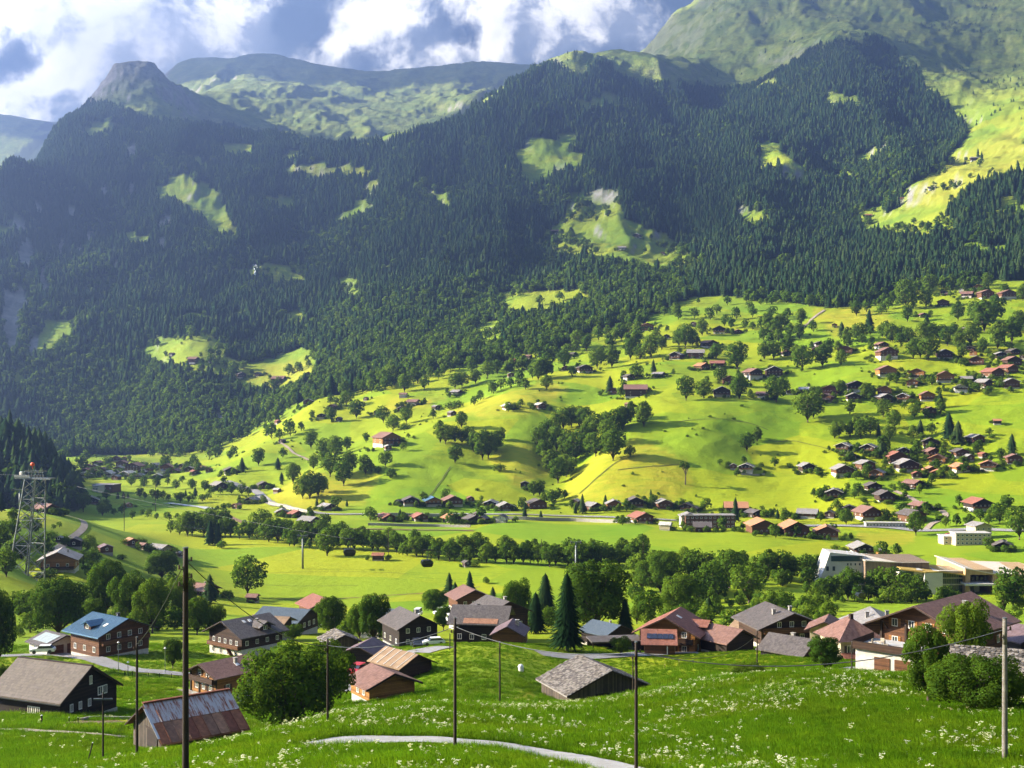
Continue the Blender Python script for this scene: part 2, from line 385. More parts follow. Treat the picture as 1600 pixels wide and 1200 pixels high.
CLEAR = [[(245, 298), (275, 272), (335, 292), (372, 368), (340, 372), (318, 352), (262, 312)],
         [(425, 268), (480, 254), (560, 262), (592, 276), (540, 282), (450, 276)], [(660, 294), (692, 300), (714, 332), (682, 322)],
         [(800, 236), (835, 230), (924, 244), (905, 268), (862, 264), (850, 290), (816, 290), (806, 262)],
         [(826, 388), (880, 340), (894, 306), (968, 300), (974, 342), (1040, 366), (1104, 418), (1040, 426), (950, 412), (862, 398)],
         [(985, 260), (1028, 264), (1024, 277), (990, 274)], [(210, 548), (250, 528), (330, 520), (352, 552), (392, 566), (480, 542), (506, 560), (484, 602), (430, 620), (398, 612), (330, 592), (258, 577)],
         [(428, 490), (470, 486), (474, 506), (440, 510)], [(525, 434), (566, 440), (560, 472), (530, 466)],
         [(776, 456), (900, 452), (936, 476), (880, 484), (806, 500), (772, 492)], [(744, 508), (775, 500), (800, 526), (776, 548), (728, 548)],
         [(1135, 328), (1202, 334), (1194, 354), (1160, 352)], [(1168, 410), (1230, 402), (1254, 420), (1200, 436)], [(1034, 192), (1058, 196), (1040, 212)],
         [(900, 158), (960, 148), (962, 166), (902, 172)], [(1342, 342), (1420, 320), (1484, 340), (1492, 366), (1400, 378), (1350, 372)],
         [(1400, 322), (1425, 290), (1480, 250), (1512, 214), (1700, 180), (1700, 276), (1600, 276), (1545, 284), (1480, 322), (1430, 345)], [(340, 232), (392, 226), (400, 242), (350, 246)], [(415, 310), (450, 302), (470, 326), (430, 336)]]
def wood_mask(px, py, Y):
    w = np.zeros(np.shape(px), bool)
    for p in FOREST: w |= inpoly(px, py, p)
    for p in CLEAR: w &= ~inpoly(px, py, p)
    w &= (Y > 1380)
    w |= inpoly(px, py, HILLWOOD) & (Y > 780) & (Y < 1350)
    return w
jx = fbm(XG / 90, YG / 90, 71, 3) * 9; jy = fbm(XG / 90 + 50, YG / 90, 73, 3) * 6
WOOD = wood_mask(PXG + jx, PYG + jy, YG)
holes = fbm(XG / 120, YG / 160, 83, 4)
WOOD &= ~((holes > 0.44) & (YG > 1700))

# colour regions of the grassland: dry / freshly mown / high alp / rock / wood floor
DRY = [[(430, 778), (480, 735), (520, 745), (600, 745), (570, 785), (500, 795), (440, 790)], [(700, 650), (760, 622), (850, 600), (900, 612), (840, 640), (770, 650)], [(865, 775), (930, 712), (1000, 690), (1075, 715), (1080, 760), (1040, 790), (930, 790)],
       [(1360, 800), (1395, 785), (1410, 800), (1400, 815), (1370, 812)], [(1290, 795), (1305, 788), (1308, 800)], [(600, 625), (660, 612), (700, 618), (650, 640), (600, 645)], [(1270, 490), (1330, 470), (1400, 500), (1390, 512), (1300, 530)],
       [(1370, 565), (1405, 560), (1410, 580), (1380, 582)], [(770, 690), (850, 700), (860, 740), (800, 760), (760, 720)], [(360, 590), (480, 560), (500, 590), (430, 612)], [(1400, 322), (1480, 250), (1600, 195), (1600, 276), (1480, 322)],
       [(425, 268), (480, 254), (592, 276), (540, 282)], [(0, 1120), (60, 1112), (170, 1105), (215, 1110), (230, 1135), (0, 1140)], [(780, 1104), (842, 1082), (846, 1098)], [(1330, 860), (1420, 850), (1430, 828), (1340, 838)]]
dry = np.zeros_like(Z)
jx2 = fbm(XG / 22, YG / 22, 77, 3) * 9; jy2 = fbm(XG / 22 + 9, YG / 22, 79, 3) * 5
for p in DRY: dry = np.maximum(dry, inpoly(PXG + jx * 1.6 + jx2, PYG + jy * 1.6 + jy2, p).astype(float))
for _ in range(1):
    dry[1:-1, 1:-1] = (dry[1:-1, 1:-1] * 2 + dry[:-2, 1:-1] + dry[2:, 1:-1] + dry[1:-1, :-2] + dry[1:-1, 2:]) / 6
gy, gx = np.gradient(Z)
dYr = np.gradient(YS)[:, None]
dXc = np.gradient(XG, axis=1)
dzdx = gx / np.maximum(dXc, 1e-6)
dzdy = (gy - dzdx * np.gradient(XG, axis=0)) / dYr
slope = np.sqrt(dzdx ** 2 + dzdy ** 2)
alp = np.maximum(sstep(500, 900, Z) * (YG > 2500), 0.35 * sstep(1500, 2300, YG))
rocky = sstep(0.85, 1.25, slope + fbm(XG / 60, YG / 60, 91, 4) * 0.35) * sstep(1800, 2300, YG) + 0.8 * sstep(0.85, 1.2, slope + fbm(XG / 90, YG / 90, 93, 4) * 0.4) * sstep(4000, 4600, YG)
rocky = np.clip(rocky, 0, 1) * np.where((XG > 350) & (YG > 3300), .35, 1.0)
# bare cliffs in the wooded mountain and the gorge
for (cx, cy, rx, ry) in ((208, 235, 10, 14), (62, 325, 14, 14), (15, 500, 18, 60), (40, 400, 16, 30), (140, 370, 10, 14), (125, 395, 8, 14), (345, 655, 10, 14), (205, 300, 7, 22), (590, 0, 1, 1), (722, 552, 12, 8), (30, 470, 14, 26), (260, 345, 12, 12), (250, 380, 8, 8), (30, 350, 14, 18), (70, 440, 9, 24), (110, 330, 8, 14), (160, 300, 7, 12), (95, 390, 6, 18), (180, 420, 5, 16), (50, 540, 9, 22), (225, 265, 6, 12)):
    q = ((PXG + jx - cx) / rx) ** 2 + ((PYG + jy - cy) / ry) ** 2
    rk = (q < 1) & (YG > 1500)
    rocky = np.where(rk, np.maximum(rocky, 0.9), rocky)
    WOOD &= ~(q < 0.7)
rocky = np.maximum(rocky, np.clip(np.exp(-(((XG + 1330) / 260) ** 2 + ((YG - 4230) / 220) ** 2)) * 1.1, 0, .8))
normals = np.dstack([-dzdx, -dzdy, np.ones_like(Z)])
normals /= np.linalg.norm(normals, axis=2, keepdims=True)

def mat_new(name):
    m = bpy.data.materials.new(name); m.use_nodes = True
    m.node_tree.nodes.clear()
    t = NT(m.node_tree)
    out = t.n('ShaderNodeOutputMaterial')
    return m, t, out
def principled(t, out, col, rough=0.8, spec=0.3, bump=None, bstr=0.3, bdist=0.1, metal=0.0):
    p = t.n('ShaderNodeBsdfPrincipled')
    t.val(p.inputs['Base Color'], col if not isinstance(col, tuple) else (*col, 1))
    t.val(p.inputs['Roughness'], rough)
    p.inputs['Specular IOR Level'].default_value = spec
    p.inputs['Metallic'].default_value = metal
    if bump is not None:
        b = t.n('ShaderNodeBump'); b.inputs['Strength'].default_value = bstr; b.inputs['Distance'].default_value = bdist
        t.l(bump, b.inputs['Height']); t.l(b.outputs[0], p.inputs['Normal'])
    t.l(p.outputs[0], out.inputs['Surface'])
    return p

def ground_material():
    m, t, out = mat_new('meadow_and_rock')
    g = t.n('ShaderNodeNewGeometry'); P = g.outputs['Position']
    at_ = lambda nm: t.n('ShaderNodeAttribute', attribute_name=nm).outputs['Fac']
    big = t.noise(P, 0.006, 5, 0.55)
    mid = t.noise(P, 0.035, 6, 0.6)
    fine = t.noise(P, 0.45, 6, 0.65)
    tiny = t.noise(P, 5.0, 4, 0.7)
    base = t.mix(t.maprange(big, 0.35, 0.65), (0.148, 0.228, 0.003), (0.262, 0.300, 0.004))
    base = t.mix(t.maprange(mid, 0.42, 0.72, 0, 0.7), base, (0.260, 0.285, 0.005))
    base = t.mix(t.maprange(fine, 0.45, 0.8, 0, 0.55), base, (0.075, 0.145, 0.006))
    sp = t.n('ShaderNodeMapping'); t.l(P, sp.inputs[0]); sp.inputs['Scale'].default_value = (0.05, 0.22, 0.3); sp.inputs['Rotation'].default_value = (0, 0, 0.35)
    terr = t.noise(sp.outputs[0], 1.0, 7, 0.62, 0.6)
    base = t.mix(t.maprange(terr, 0.52, 0.68, 0, 0.55), base, (0.060, 0.135, 0.006))
    base = t.mix(t.maprange(terr, 0.46, 0.30, 0, 0.45), base, (0.235, 0.275, 0.010))
    vo = t.n('ShaderNodeTexVoronoi'); t.l(P, vo.inputs['Vector']); vo.inputs['Scale'].default_value = 0.012
    vs_ = t.n('ShaderNodeSeparateColor'); t.l(vo.outputs['Color'], vs_.inputs[0])
    base = t.mix(t.maprange(vs_.outputs[0], 0.35, 0.75, 0, 0.6), base, (0.285, 0.292, 0.004))
    base = t.mix(t.maprange(vs_.outputs[1], 0.5, 0.8, 0, 0.55), base, (0.100, 0.212, 0.005))
    base = t.mix(t.maprange(tiny, 0.35, 0.75, 0, 0.45), base, (0.075, 0.150, 0.004))
    dryc = t.mix(t.maprange(mid, 0.3, 0.7), (0.33, 0.27, 0.020), (0.25, 0.25, 0.010))
    base = t.mix(t.math('MULTIPLY', at_('dry'), t.maprange(terr, 0.35, 0.62, 0.95, 0.35)), base, dryc)
    alpn = t.noise(P, 0.012, 7, 0.65)
    alpc = t.mix(t.maprange(alpn, 0.36, 0.64), (0.095, 0.150, 0.026), (0.205, 0.240, 0.045))
    alpc = t.mix(t.maprange(t.noise(P, 0.05, 8, 0.75), 0.46, 0.66, 0, 0.85), alpc, (0.045, 0.072, 0.022))
    ms = t.n('ShaderNodeMapping'); t.l(P, ms.inputs[0]); ms.inputs['Scale'].default_value = (0.006, 0.006, 0.034)
    strata = t.noise(ms.outputs[0], 1.0, 9, 0.7, 0.8)
    alpc = t.mix(t.maprange(strata, 0.58, 0.68, 0, 0.45), alpc, (0.17, 0.165, 0.15))
    alpc = t.mix(t.maprange(strata, 0.44, 0.34, 0, 0.6), alpc, (0.070, 0.095, 0.030))
    base = t.mix(at_('alp'), base, alpc)
    rn = t.noise(P, 0.03, 8, 0.7)
    rockc = t.mix(t.maprange(rn, 0.3, 0.7), (0.10, 0.097, 0.093), (0.32, 0.31, 0.295))
    base = t.mix(at_('rock'), base, rockc)
    base = t.mix(at_('wood'), base, (0.030, 0.045, 0.012))
    hgt = t.math('ADD', t.math('MULTIPLY', fine, 0.6), t.math('MULTIPLY', tiny, 0.25))
    hgt = t.math('ADD', hgt, t.math('MULTIPLY', t.noise(P, 0.02, 8, 0.7), 6.0))
    crags = t.math('ADD', t.math('MULTIPLY', t.noise(P, 0.018, 10, 0.72), 46.0), t.math('MULTIPLY', strata, 26.0))
    hgt = t.math('ADD', hgt, t.math('MULTIPLY', crags, at_('alp')))
    principled(t, out, base, 0.9, 0.12, hgt, 0.55, 0.6)
    return m
GROUND_MAT = ground_material()

def sheet(name, r0, r1, label):
    nr, nc = r1 - r0, len(US)
    co = np.dstack([XG[r0:r1], YG[r0:r1], Z[r0:r1]]).reshape(-1, 3)
    idx = np.arange(nr * nc).reshape(nr, nc)
    q = np.stack([idx[:-1, :-1], idx[:-1, 1:], idx[1:, 1:], idx[1:, :-1]], axis=-1).reshape(-1, 4)
    me = bpy.data.meshes.new(name)
    me.vertices.add(len(co)); me.vertices.foreach_set('co', co.ravel())
    me.loops.add(q.size); me.loops.foreach_set('vertex_index', q.ravel().astype(np.int32))
    me.polygons.add(len(q)); me.polygons.foreach_set('loop_start', np.arange(0, q.size, 4, dtype=np.int32))
    me.polygons.foreach_set('use_smooth', np.ones(len(q), bool))
    me.update(calc_edges=True)
    for nm, G in (('dry', dry), ('alp', alp), ('rock', rocky), ('wood', WOOD.astype(float))):
        a = me.attributes.new(nm, 'FLOAT', 'POINT'); a.data.foreach_set('value', G[r0:r1].ravel().astype(np.float32))
    me.normals_split_custom_set_from_vertices(normals[r0:r1].reshape(-1, 3).tolist())
    me.materials.append(GROUND_MAT)
    o = bpy.data.objects.new(name, me); COL.objects.link(o)
    o['kind'] = 'structure'; o['label'] = label
    return o
ra, rb = int(np.searchsorted(YS, 1780)), int(np.searchsorted(YS, 5950))
sheet('ground', 0, ra + 1, 'green meadows of the valley floor and the sunlit hillside')
sheet('mountain', ra, rb + 1, 'wooded mountain slopes with alpine pasture above')
sheet('far_mountain', rb, NY, 'blue far mountain ridge under the clouds')

def tag(o, label=None, cat=None, group=None, kind=None):
    for k, v in (('label', label), ('category', cat), ('group', group), ('kind', kind)):
        if v: o[k] = v
    return o
# ------------------------------------------------------------------ haze: the blue air of the valley
def build_haze():
    m = bpy.data.materials.new('valley_air'); m.use_nodes = True
    nt = m.node_tree; nt.nodes.clear()
    out = nt.nodes.new('ShaderNodeOutputMaterial'); v = nt.nodes.new('ShaderNodeVolumePrincipled')
    v.inputs['Color'].default_value = (0.29, 0.45, 1.0, 1)
    v.inputs['Density'].default_value = 0.00015
    v.inputs['Anisotropy'].default_value = 0.75
    nt.links.new(v.outputs[0], out.inputs['Volume'])
    z0, z1 = float(Z.min()) - 1.0, float(Z.max()) + 25.0
    x1, y0, y1 = 7800.0, -40.0, 8640.0
    vs = [(sx_ * x1, y, z) for z in (z0, z1) for y in (y0, y1) for sx_ in (-1, 1)]
    fs = [(0, 2, 3, 1), (4, 5, 7, 6), (0, 1, 5, 4), (2, 6, 7, 3), (0, 4, 6, 2), (1, 3, 7, 5)]
    me = bpy.data.meshes.new('haze'); me.from_pydata(vs, [], fs); me.materials.append(m)
    o = bpy.data.objects.new('haze', me); COL.objects.link(o)
    tag(o, 'thin blue haze filling the whole valley', None, None, 'stuff')
build_haze()

# ------------------------------------------------------------------ mesh builder
class MB:
    def __init__(self): self.v, self.f, self.m, self.n = [], [], [], []
    def add(self, vs, fs, mi=0):
        b = len(self.v); self.v.extend([tuple(p) for p in vs])
        for f in fs: self.f.append(tuple(b + i for i in f)); self.m.append(mi)
        return self
    def box(self, x0, x1, y0, y1, z0, z1, mi=0, M=None):
        vs = [Vector((x, y, z)) for z in (z0, z1) for y in (y0, y1) for x in (x0, x1)]
        if M is not None: vs = [M @ p for p in vs]
        return self.add(vs, [(0, 2, 3, 1), (4, 5, 7, 6), (0, 1, 5, 4), (2, 6, 7, 3), (0, 4, 6, 2), (1, 3, 7, 5)], mi)
    def prism(self, poly, a, b, mi=0):
        """poly: list of 3D points; extrude by vector a->b difference"""
        n = len(poly); d = Vector(b) - Vector(a)
        vs = [Vector(p) for p in poly] + [Vector(p) + d for p in poly]
        fs = [tuple(range(n))[::-1], tuple(range(n, 2 * n))] + [(i, (i + 1) % n, n + (i + 1) % n, n + i) for i in range(n)]
        return self.add(vs, fs, mi)
    def tube(self, p0, p1, r0, r1=None, n=6, mi=0, caps=True):
        p0, p1 = Vector(p0), Vector(p1); r1 = r0 if r1 is None else r1
        d = (p1 - p0); q = d.to_track_quat('Z', 'Y')
        vs = []
        for p, r in ((p0, r0), (p1, r1)):
            for k in range(n):
                a = 2 * math.pi * k / n
                vs.append(p + q @ Vector((math.cos(a) * r, math.sin(a) * r, 0)))
        fs = [(i, (i + 1) % n, n + (i + 1) % n, n + i) for i in range(n)]
        if caps: fs += [tuple(range(n))[::-1], tuple(range(n, 2 * n))]
        return self.add(vs, fs, mi)
    def mesh(self, name, mats, smooth=False):
        me = bpy.data.meshes.new(name); me.from_pydata(self.v, [], self.f)
        for m in (mats if isinstance(mats, (list, tuple)) else [mats]): me.materials.append(m)
        me.polygons.foreach_set('material_index', np.array(self.m, np.int32))
        if smooth: me.polygons.foreach_set('use_smooth', np.ones(len(self.f), bool))
        me.update(); return me
    def build(self, name, mats, parent=None, smooth=False):
        return obj(name, self.mesh(name, mats, smooth), parent)
def obj(name, me, parent=None, loc=None):
    o = bpy.data.objects.new(name, me); COL.objects.link(o)
    if parent is not None: o.parent = parent
    if loc is not None: o.location = loc
    return o
def empty(name, loc, rz=0.0):
    o = bpy.data.objects.new(name, None); COL.objects.link(o); o.location = loc; o.rotation_euler = (0, 0, rz)
    o.empty_display_size = 0.5
    return o

# ------------------------------------------------------------------ foliage
def leaf_material(name, c0, c1, c2, trans=0.35):
    m, t, out = mat_new(name)
    oi = t.n('ShaderNodeObjectInfo'); g = t.n('ShaderNodeNewGeometry')
    n = t.noise(t.n('ShaderNodeTexCoord').outputs['Object'], 6.0, 2, 0.6)
    rnd = t.math('ADD', t.math('MULTIPLY', oi.outputs['Random'], 0.6), t.math('MULTIPLY', n, 0.4))
    rnd = t.math('ADD', rnd, t.math('MULTIPLY', t.math('SUBTRACT', g.outputs['Random Per Island'], 0.5), 0.35))
    col = t.ramp(rnd, (0.15, c0), (0.5, c1), (0.85, c2))
    df = t.n('ShaderNodeBsdfDiffuse'); tr = t.n('ShaderNodeBsdfTranslucent'); mx = t.n('ShaderNodeMixShader')
    t.l(col, df.inputs[0]); t.l(t.mix(0.5, col, (0.16, 0.26, 0.01)), tr.inputs[0])
    mx.inputs[0].default_value = trans
    t.l(df.outputs[0], mx.inputs[1]); t.l(tr.outputs[0], mx.inputs[2]); t.l(mx.outputs[0], out.inputs['Surface'])
    return m
LEAF = leaf_material('broad_leaves', (0.030, 0.066, 0.008), (0.055, 0.102, 0.010), (0.100, 0.150, 0.014))
LEAF_D = leaf_material('dark_broad_leaves', (0.022, 0.050, 0.008), (0.034, 0.072, 0.010), (0.055, 0.098, 0.012), 0.25)
NEEDLE = leaf_material('spruce_needles', (0.009, 0.024, 0.009), (0.016, 0.036, 0.012), (0.036, 0.058, 0.016), 0.12)
def bark_material():
    m, t, out = mat_new('bark')
    P = t.n('ShaderNodeTexCoord').outputs['Object']
    n = t.noise(P, 14, 6, 0.7)
    principled(t, out, t.mix(n, (0.05, 0.038, 0.028), (0.13, 0.10, 0.075)), 0.95, 0.1, n, 0.6, 0.05)
    return m
BARK = bark_material()

def set_normals(me, nrm):
    me.normals_split_custom_set_from_vertices([tuple(n) for n in nrm])

def conifer_mesh(name, tiers, pts, seed, wide=0.19, droop=0.35, pw=0.85):
    """unit height spruce: drooping branch tiers with jagged rims"""
    r = random.Random(seed); mb = MB(); nr = []
    def put(vs, fs, ns, mi=0): mb.add(vs, fs, mi); nr.extend(ns)
    k = 5
    vs, ns = [], []
    for h, rad in ((-0.02, 0.016), (0.9, 0.004)):
        for i in range(k):
            a = 2 * math.pi * i / k; vs.append((math.cos(a) * rad, math.sin(a) * rad, h)); ns.append((math.cos(a), math.sin(a), 0))
    put(vs, [(i, (i + 1) % k, k + (i + 1) % k, k + i) for i in range(k)], ns, 1)
    for ti in range(tiers):
        f = ti / (tiers - 1)
        z = 0.10 + 0.84 * f ** 0.92
        rad = wide * (1 - f) ** pw * r.uniform(0.85, 1.12) + 0.012
        th = (0.90 / tiers) * 2.1
        top = (r.uniform(-.006, .006), r.uniform(-.006, .006), min(1.0, z + th))
        vs, ns = [top], [(0, 0, 1)]
        a0 = r.uniform(0, 6.28)
        for i in range(pts * 2):
            a = a0 + math.pi * i / pts + r.uniform(-.08, .08)
            rr = rad * (r.uniform(0.85, 1.18) if i % 2 == 0 else r.uniform(0.45, 0.62))
            zz = z - (droop * rad * 0.5 if i % 2 == 0 else -0.02 * rad) + r.uniform(-.008, .008)
            vs.append((math.cos(a) * rr, math.sin(a) * rr, zz)); ns.append((math.cos(a) * .9, math.sin(a) * .9, 0.45))
        n = pts * 2
        put(vs, [(0, 1 + i, 1 + (i + 1) % n) for i in range(n)], ns, 0)
    me = mb.mesh(name, [NEEDLE, BARK], True); set_normals(me, nr)
    return me

def broadleaf_mesh(name, lobes, nleaf, size, seed, trunk=0.22, mat=None, wide=0.40, tall=0.42, detail=False, dens_in=0.25, lr=(0.36, 0.52), ld=(0.55, 1.05)):
    """unit height tree: tapered trunk, limbs and leaf faces spread over several overlapping crown lobes"""
    r = np.random.default_rng(seed); rr = random.Random(seed); mb = MB(); nr = []
    cz = trunk + tall * 1.0
    L = []
    for i in range(lobes):
        a = 2.4 * i + rr.uniform(-.5, .5); f = (i + 0.5) / lobes
        zz = cz + (f - 0.5) * tall * 1.25
        prof = math.sqrt(max(0.05, 1 - ((zz - cz) / (tall * 0.95)) ** 2))
        d = wide * 0.58 * prof * rr.uniform(*ld) * (0.2 if i == lobes - 1 else 1)
        rad = wide * rr.uniform(*lr) * (0.62 + 0.38 * prof)
        L.append((math.cos(a) * d, math.sin(a) * d, min(zz, 1.0 - rad * 0.85), rad))
    L.append((0, 0, cz, wide * 0.55))
    # trunk and limbs
    def tube(p0, p1, r0, r1, k=6):
        b = len(mb.v); mb.tube(p0, p1, r0, r1, k, 1, False)
        ax = Vector(p0) * 0.5 + Vector(p1) * 0.5
        for q in mb.v[b:]: nr.append((Vector(q) - ax).normalized())
    fork = (0, 0, trunk * 0.95)
    tube((0, 0, -0.03), fork, 0.028, 0.020, 8 if detail else 5)
    tube(fork, (rr.uniform(-.02, .02), rr.uniform(-.02, .02), cz), 0.020, 0.008, 6 if detail else 4)
    for (x, y, z, rad) in L[:-1]:
        tube((0, 0, trunk * rr.uniform(0.85, 1.3)), (x * 0.85, y * 0.85, z), 0.012, 0.004, 5 if detail else 3)
    cen = np.array([[x, y, z] for x, y, z, _ in L]); rads = np.array([q[3] for q in L])
    wgt = rads ** 2; wgt = wgt / wgt.sum()
    P_, D_ = [], []
    got = 0
    while got < nleaf:
        n = nleaf * 3
        k = r.choice(len(L), size=n, p=wgt)
        d = r.normal(size=(n, 3)); d /= np.linalg.norm(d, axis=1, keepdims=True)
        depth = np.where(r.random(n) > dens_in, r.uniform(0.84, 1.06, n), r.uniform(0.45, 0.85, n))
        p = cen[k] + d * (rads[k] * depth)[:, None] * np.array([1, 1, 0.92])
        q = np.linalg.norm((p[:, None] - cen[None]) / (rads[None, :, None] * 0.80), axis=2).min(axis=1)
        ok = (d[:, 2] > -0.75) & ~((q < 1) & (depth > 0.84) & (r.random(n) < 0.8)) & (p[:, 2] > trunk * 0.75)
        P_.append(p[ok]); D_.append(d[ok]); got += int(ok.sum())
    p = np.concatenate(P_)[:nleaf]; d = np.concatenate(D_)[:nleaf]
    s = (size * r.uniform(0.65, 1.35, nleaf))[:, None]
    nrm = d + r.normal(size=(nleaf, 3)) * 0.55; nrm /= np.linalg.norm(nrm, axis=1, keepdims=True)
    nrm *= np.sign((nrm * d).sum(1, keepdims=True))
    t1 = np.cross(nrm, [0.3, 0.2, 1.0]); t1 /= np.linalg.norm(t1, axis=1, keepdims=True); t2 = np.cross(nrm, t1)
    ang = r.uniform(0, 6.28, nleaf)[:, None]; e1 = t1 * np.cos(ang) + t2 * np.sin(ang); e2 = np.cross(nrm, e1)
    V = np.stack([p - e1 * s * .5, p - e2 * s * .42 + e1 * s * .06 + nrm * s * .1, p + e1 * s * .55, p + e2 * s * .42 - e1 * s * .08 + nrm * s * .1], 1)
    glob = p - np.array([0, 0, cz]); glob /= np.linalg.norm(glob, axis=1, keepdims=True) + 1e-6
    sn = d * 0.75 + glob * 0.5 + nrm * 0.35; sn /= np.linalg.norm(sn, axis=1, keepdims=True)
    gn = np.cross(V[:, 1] - V[:, 0], V[:, 2] - V[:, 0])
    flip = (gn * sn).sum(1) < 0
    V[flip] = V[flip][:, ::-1]
    b = len(mb.v)
    mb.v.extend(map(tuple, V.reshape(-1, 3).tolist()))
    mb.f.extend([(b + 4 * i, b + 4 * i + 1, b + 4 * i + 2, b + 4 * i + 3) for i in range(nleaf)]); mb.m.extend([0] * nleaf)
    nr.extend(np.repeat(sn, 4, axis=0).tolist())
    me = mb.mesh(name, [mat or LEAF, BARK], True); set_normals(me, nr)
    return me

CON_FAR = [conifer_mesh('far_spruce', 7, 5, 100 + i, 0.17 + 0.025 * i, 0.5, 0.72) for i in range(3)]
CON_MID = [conifer_mesh('spruce', 14, 8, 120 + i, 0.17 + 0.03 * i, 0.5, 0.75) for i in range(3)]
CON_NEAR = [conifer_mesh('tall_spruce', 40, 14, 140 + i, 0.19 + 0.04 * i, 0.6, 0.62) for i in range(2)]
BRO_FAR = [broadleaf_mesh('far_broadleaf', 6, 230, 0.125, 200 + i, 0.05, wide=0.38 + 0.05 * i, tall=0.47) for i in range(3)]
BRO_MID = [broadleaf_mesh('broadleaf', 13, 1200, 0.062, 220 + i, 0.05 + 0.015 * i, wide=0.36 + 0.03 * i, tall=0.48, lr=(0.28, 0.48), ld=(0.55, 1.25)) for i in range(5)]
BRO_NEAR = [broadleaf_mesh('leafy_tree', 30, 12000, 0.027, 240 + i, 0.10, mat=(LEAF_D if i == 1 else LEAF), wide=0.45, tall=0.44, detail=True, dens_in=0.3, lr=(0.22, 0.40), ld=(0.6, 1.35)) for i in range(3)]
BUSH_NEAR = broadleaf_mesh('bushy_tree', 40, 16000, 0.028, 260, 0.03, mat=LEAF, wide=0.58, tall=0.46, detail=True, lr=(0.18, 0.34), ld=(0.7, 1.45))
BUSH_MID = broadleaf_mesh('bush', 8, 500, 0.10, 261, 0.03, wide=0.55, tall=0.46)

# ------------------------------------------------------------------ woods that read as one mass
def scatter(name, pts, scl, rot, idx, temps, label, wscl=None):
    me = bpy.data.meshes.new(name)
    me.vertices.add(len(pts)); me.vertices.foreach_set('co', np.asarray(pts, np.float32).ravel())
    a = me.attributes.new('size', 'FLOAT_VECTOR', 'POINT')
    w = np.ones(len(pts)) if wscl is None else wscl
    a.data.foreach_set('vector', np.stack([scl * w, scl * w, scl], 1).astype(np.float32).ravel())
    a = me.attributes.new('turn', 'FLOAT_VECTOR', 'POINT')
    rv = np.zeros((len(pts), 3), np.float32); rv[:, 2] = rot
    rv[:, :2] = RNG.normal(size=(len(pts), 2)) * 0.02
    a.data.foreach_set('vector', rv.ravel())
    a = me.attributes.new('pick', 'INT', 'POINT'); a.data.foreach_set('value', np.asarray(idx, np.int32))
    o = bpy.data.objects.new(name, me); COL.objects.link(o)
    ng = bpy.data.node_groups.new(name + '_nodes', 'GeometryNodeTree')
    ng.interface.new_socket('Geometry', in_out='INPUT', socket_type='NodeSocketGeometry')
    ng.interface.new_socket('Geometry', in_out='OUTPUT', socket_type='NodeSocketGeometry')
    N, Lk = ng.nodes, ng.links
    gi, go = N.new('NodeGroupInput'), N.new('NodeGroupOutput')
    iop = N.new('GeometryNodeInstanceOnPoints'); jn = N.new('GeometryNodeJoinGeometry')
    for tp in temps:
        oi = N.new('GeometryNodeObjectInfo'); oi.inputs['Object'].default_value = tp; oi.inputs['As Instance'].default_value = True
        oi.transform_space = 'ORIGINAL'
        Lk.new(oi.outputs['Geometry'], jn.inputs[0])
    def attr(nm, ty):
        q = N.new('GeometryNodeInputNamedAttribute'); q.data_type = ty; q.inputs['Name'].default_value = nm; return q.outputs['Attribute']
    Lk.new(gi.outputs[0], iop.inputs['Points']); Lk.new(jn.outputs[0], iop.inputs['Instance'])
    iop.inputs['Pick Instance'].default_value = True
    Lk.new(attr('pick', 'INT'), iop.inputs['Instance Index'])
    Lk.new(attr('size', 'FLOAT_VECTOR'), iop.inputs['Scale'])
    Lk.new(attr('turn', 'FLOAT_VECTOR'), iop.inputs['Rotation'])
    Lk.new(iop.outputs[0], go.inputs[0])
    md = o.modifiers.new('scatter', 'NODES'); md.node_group = ng
    tag(o, label, None, None, 'stuff')
    return o

def lookup(G, X, Y):
    fu, fr = _frac(X, Y)
    return G[np.rint(fr).astype(int), np.rint(fu).astype(int)]
def seen(X, Y, Zt):
    fu, fr = _frac(X, Y)
    i = np.maximum(np.rint(fr).astype(int) - 1, 0)
    return (Zt / Y) >= VIS[i, np.rint(fu).astype(int)]

def wood_points(sp, ymin, ymax, ulim):
    out = []
    y = ymin
    rows = np.arange(ymin, ymax, sp * 0.9)
    for y in rows:
        xs = np.arange(-ulim * y, ulim * y, sp)
        xs = xs + RNG.uniform(-.45, .45, len(xs)) * sp
        ys = y + RNG.uniform(-.45, .45, len(xs)) * sp
        out.append(np.stack([xs, ys], 1))
    return np.concatenate(out)
wp = wood_points(6.9, 790, 4400, 0.49)
wx, wy = wp[:, 0], wp[:, 1]
keep = lookup(WOOD, wx, wy)
wx, wy = wx[keep], wy[keep]
wz = hz(wx, wy)
keep = seen(wx, wy, wz + 32)
wx, wy, wz = wx[keep], wy[keep], wz[keep]
ppx, ppy = pxy(wx, wy, wz)
# broadleaf share: the foot of the mountain and the edges of the meadows
mixn = fbm(wx / 130, wy / 130, 301, 3)
pb = np.clip(0.75 * (1 - sstep(1700, 2500, wy)) + 0.12 + mixn * 0.75, 0.02, 0.85)
pb = np.where(wy < 1350, 0.12, pb); pb = np.where((ppx > 1080) & (wy < 2300), pb * 0.12, pb); pb = np.where(wy > 2900, pb * .4, pb)
isb = RNG.random(len(wx)) < pb
hgt = np.where(isb, RNG.normal(14.0, 3.2, len(wx)), RNG.normal(18.0, 4.8, len(wx)) * (1 + .25 * fbm(wx / 60, wy / 60, 305, 3)))
hgt = np.clip(hgt, 8, 36) * (1 - 0.42 * sstep(650, 1000, wz))
WOODPTS = np.stack([wx, wy, wz - 0.6], 1)
print('wood trees', len(wx), int(isb.sum()))

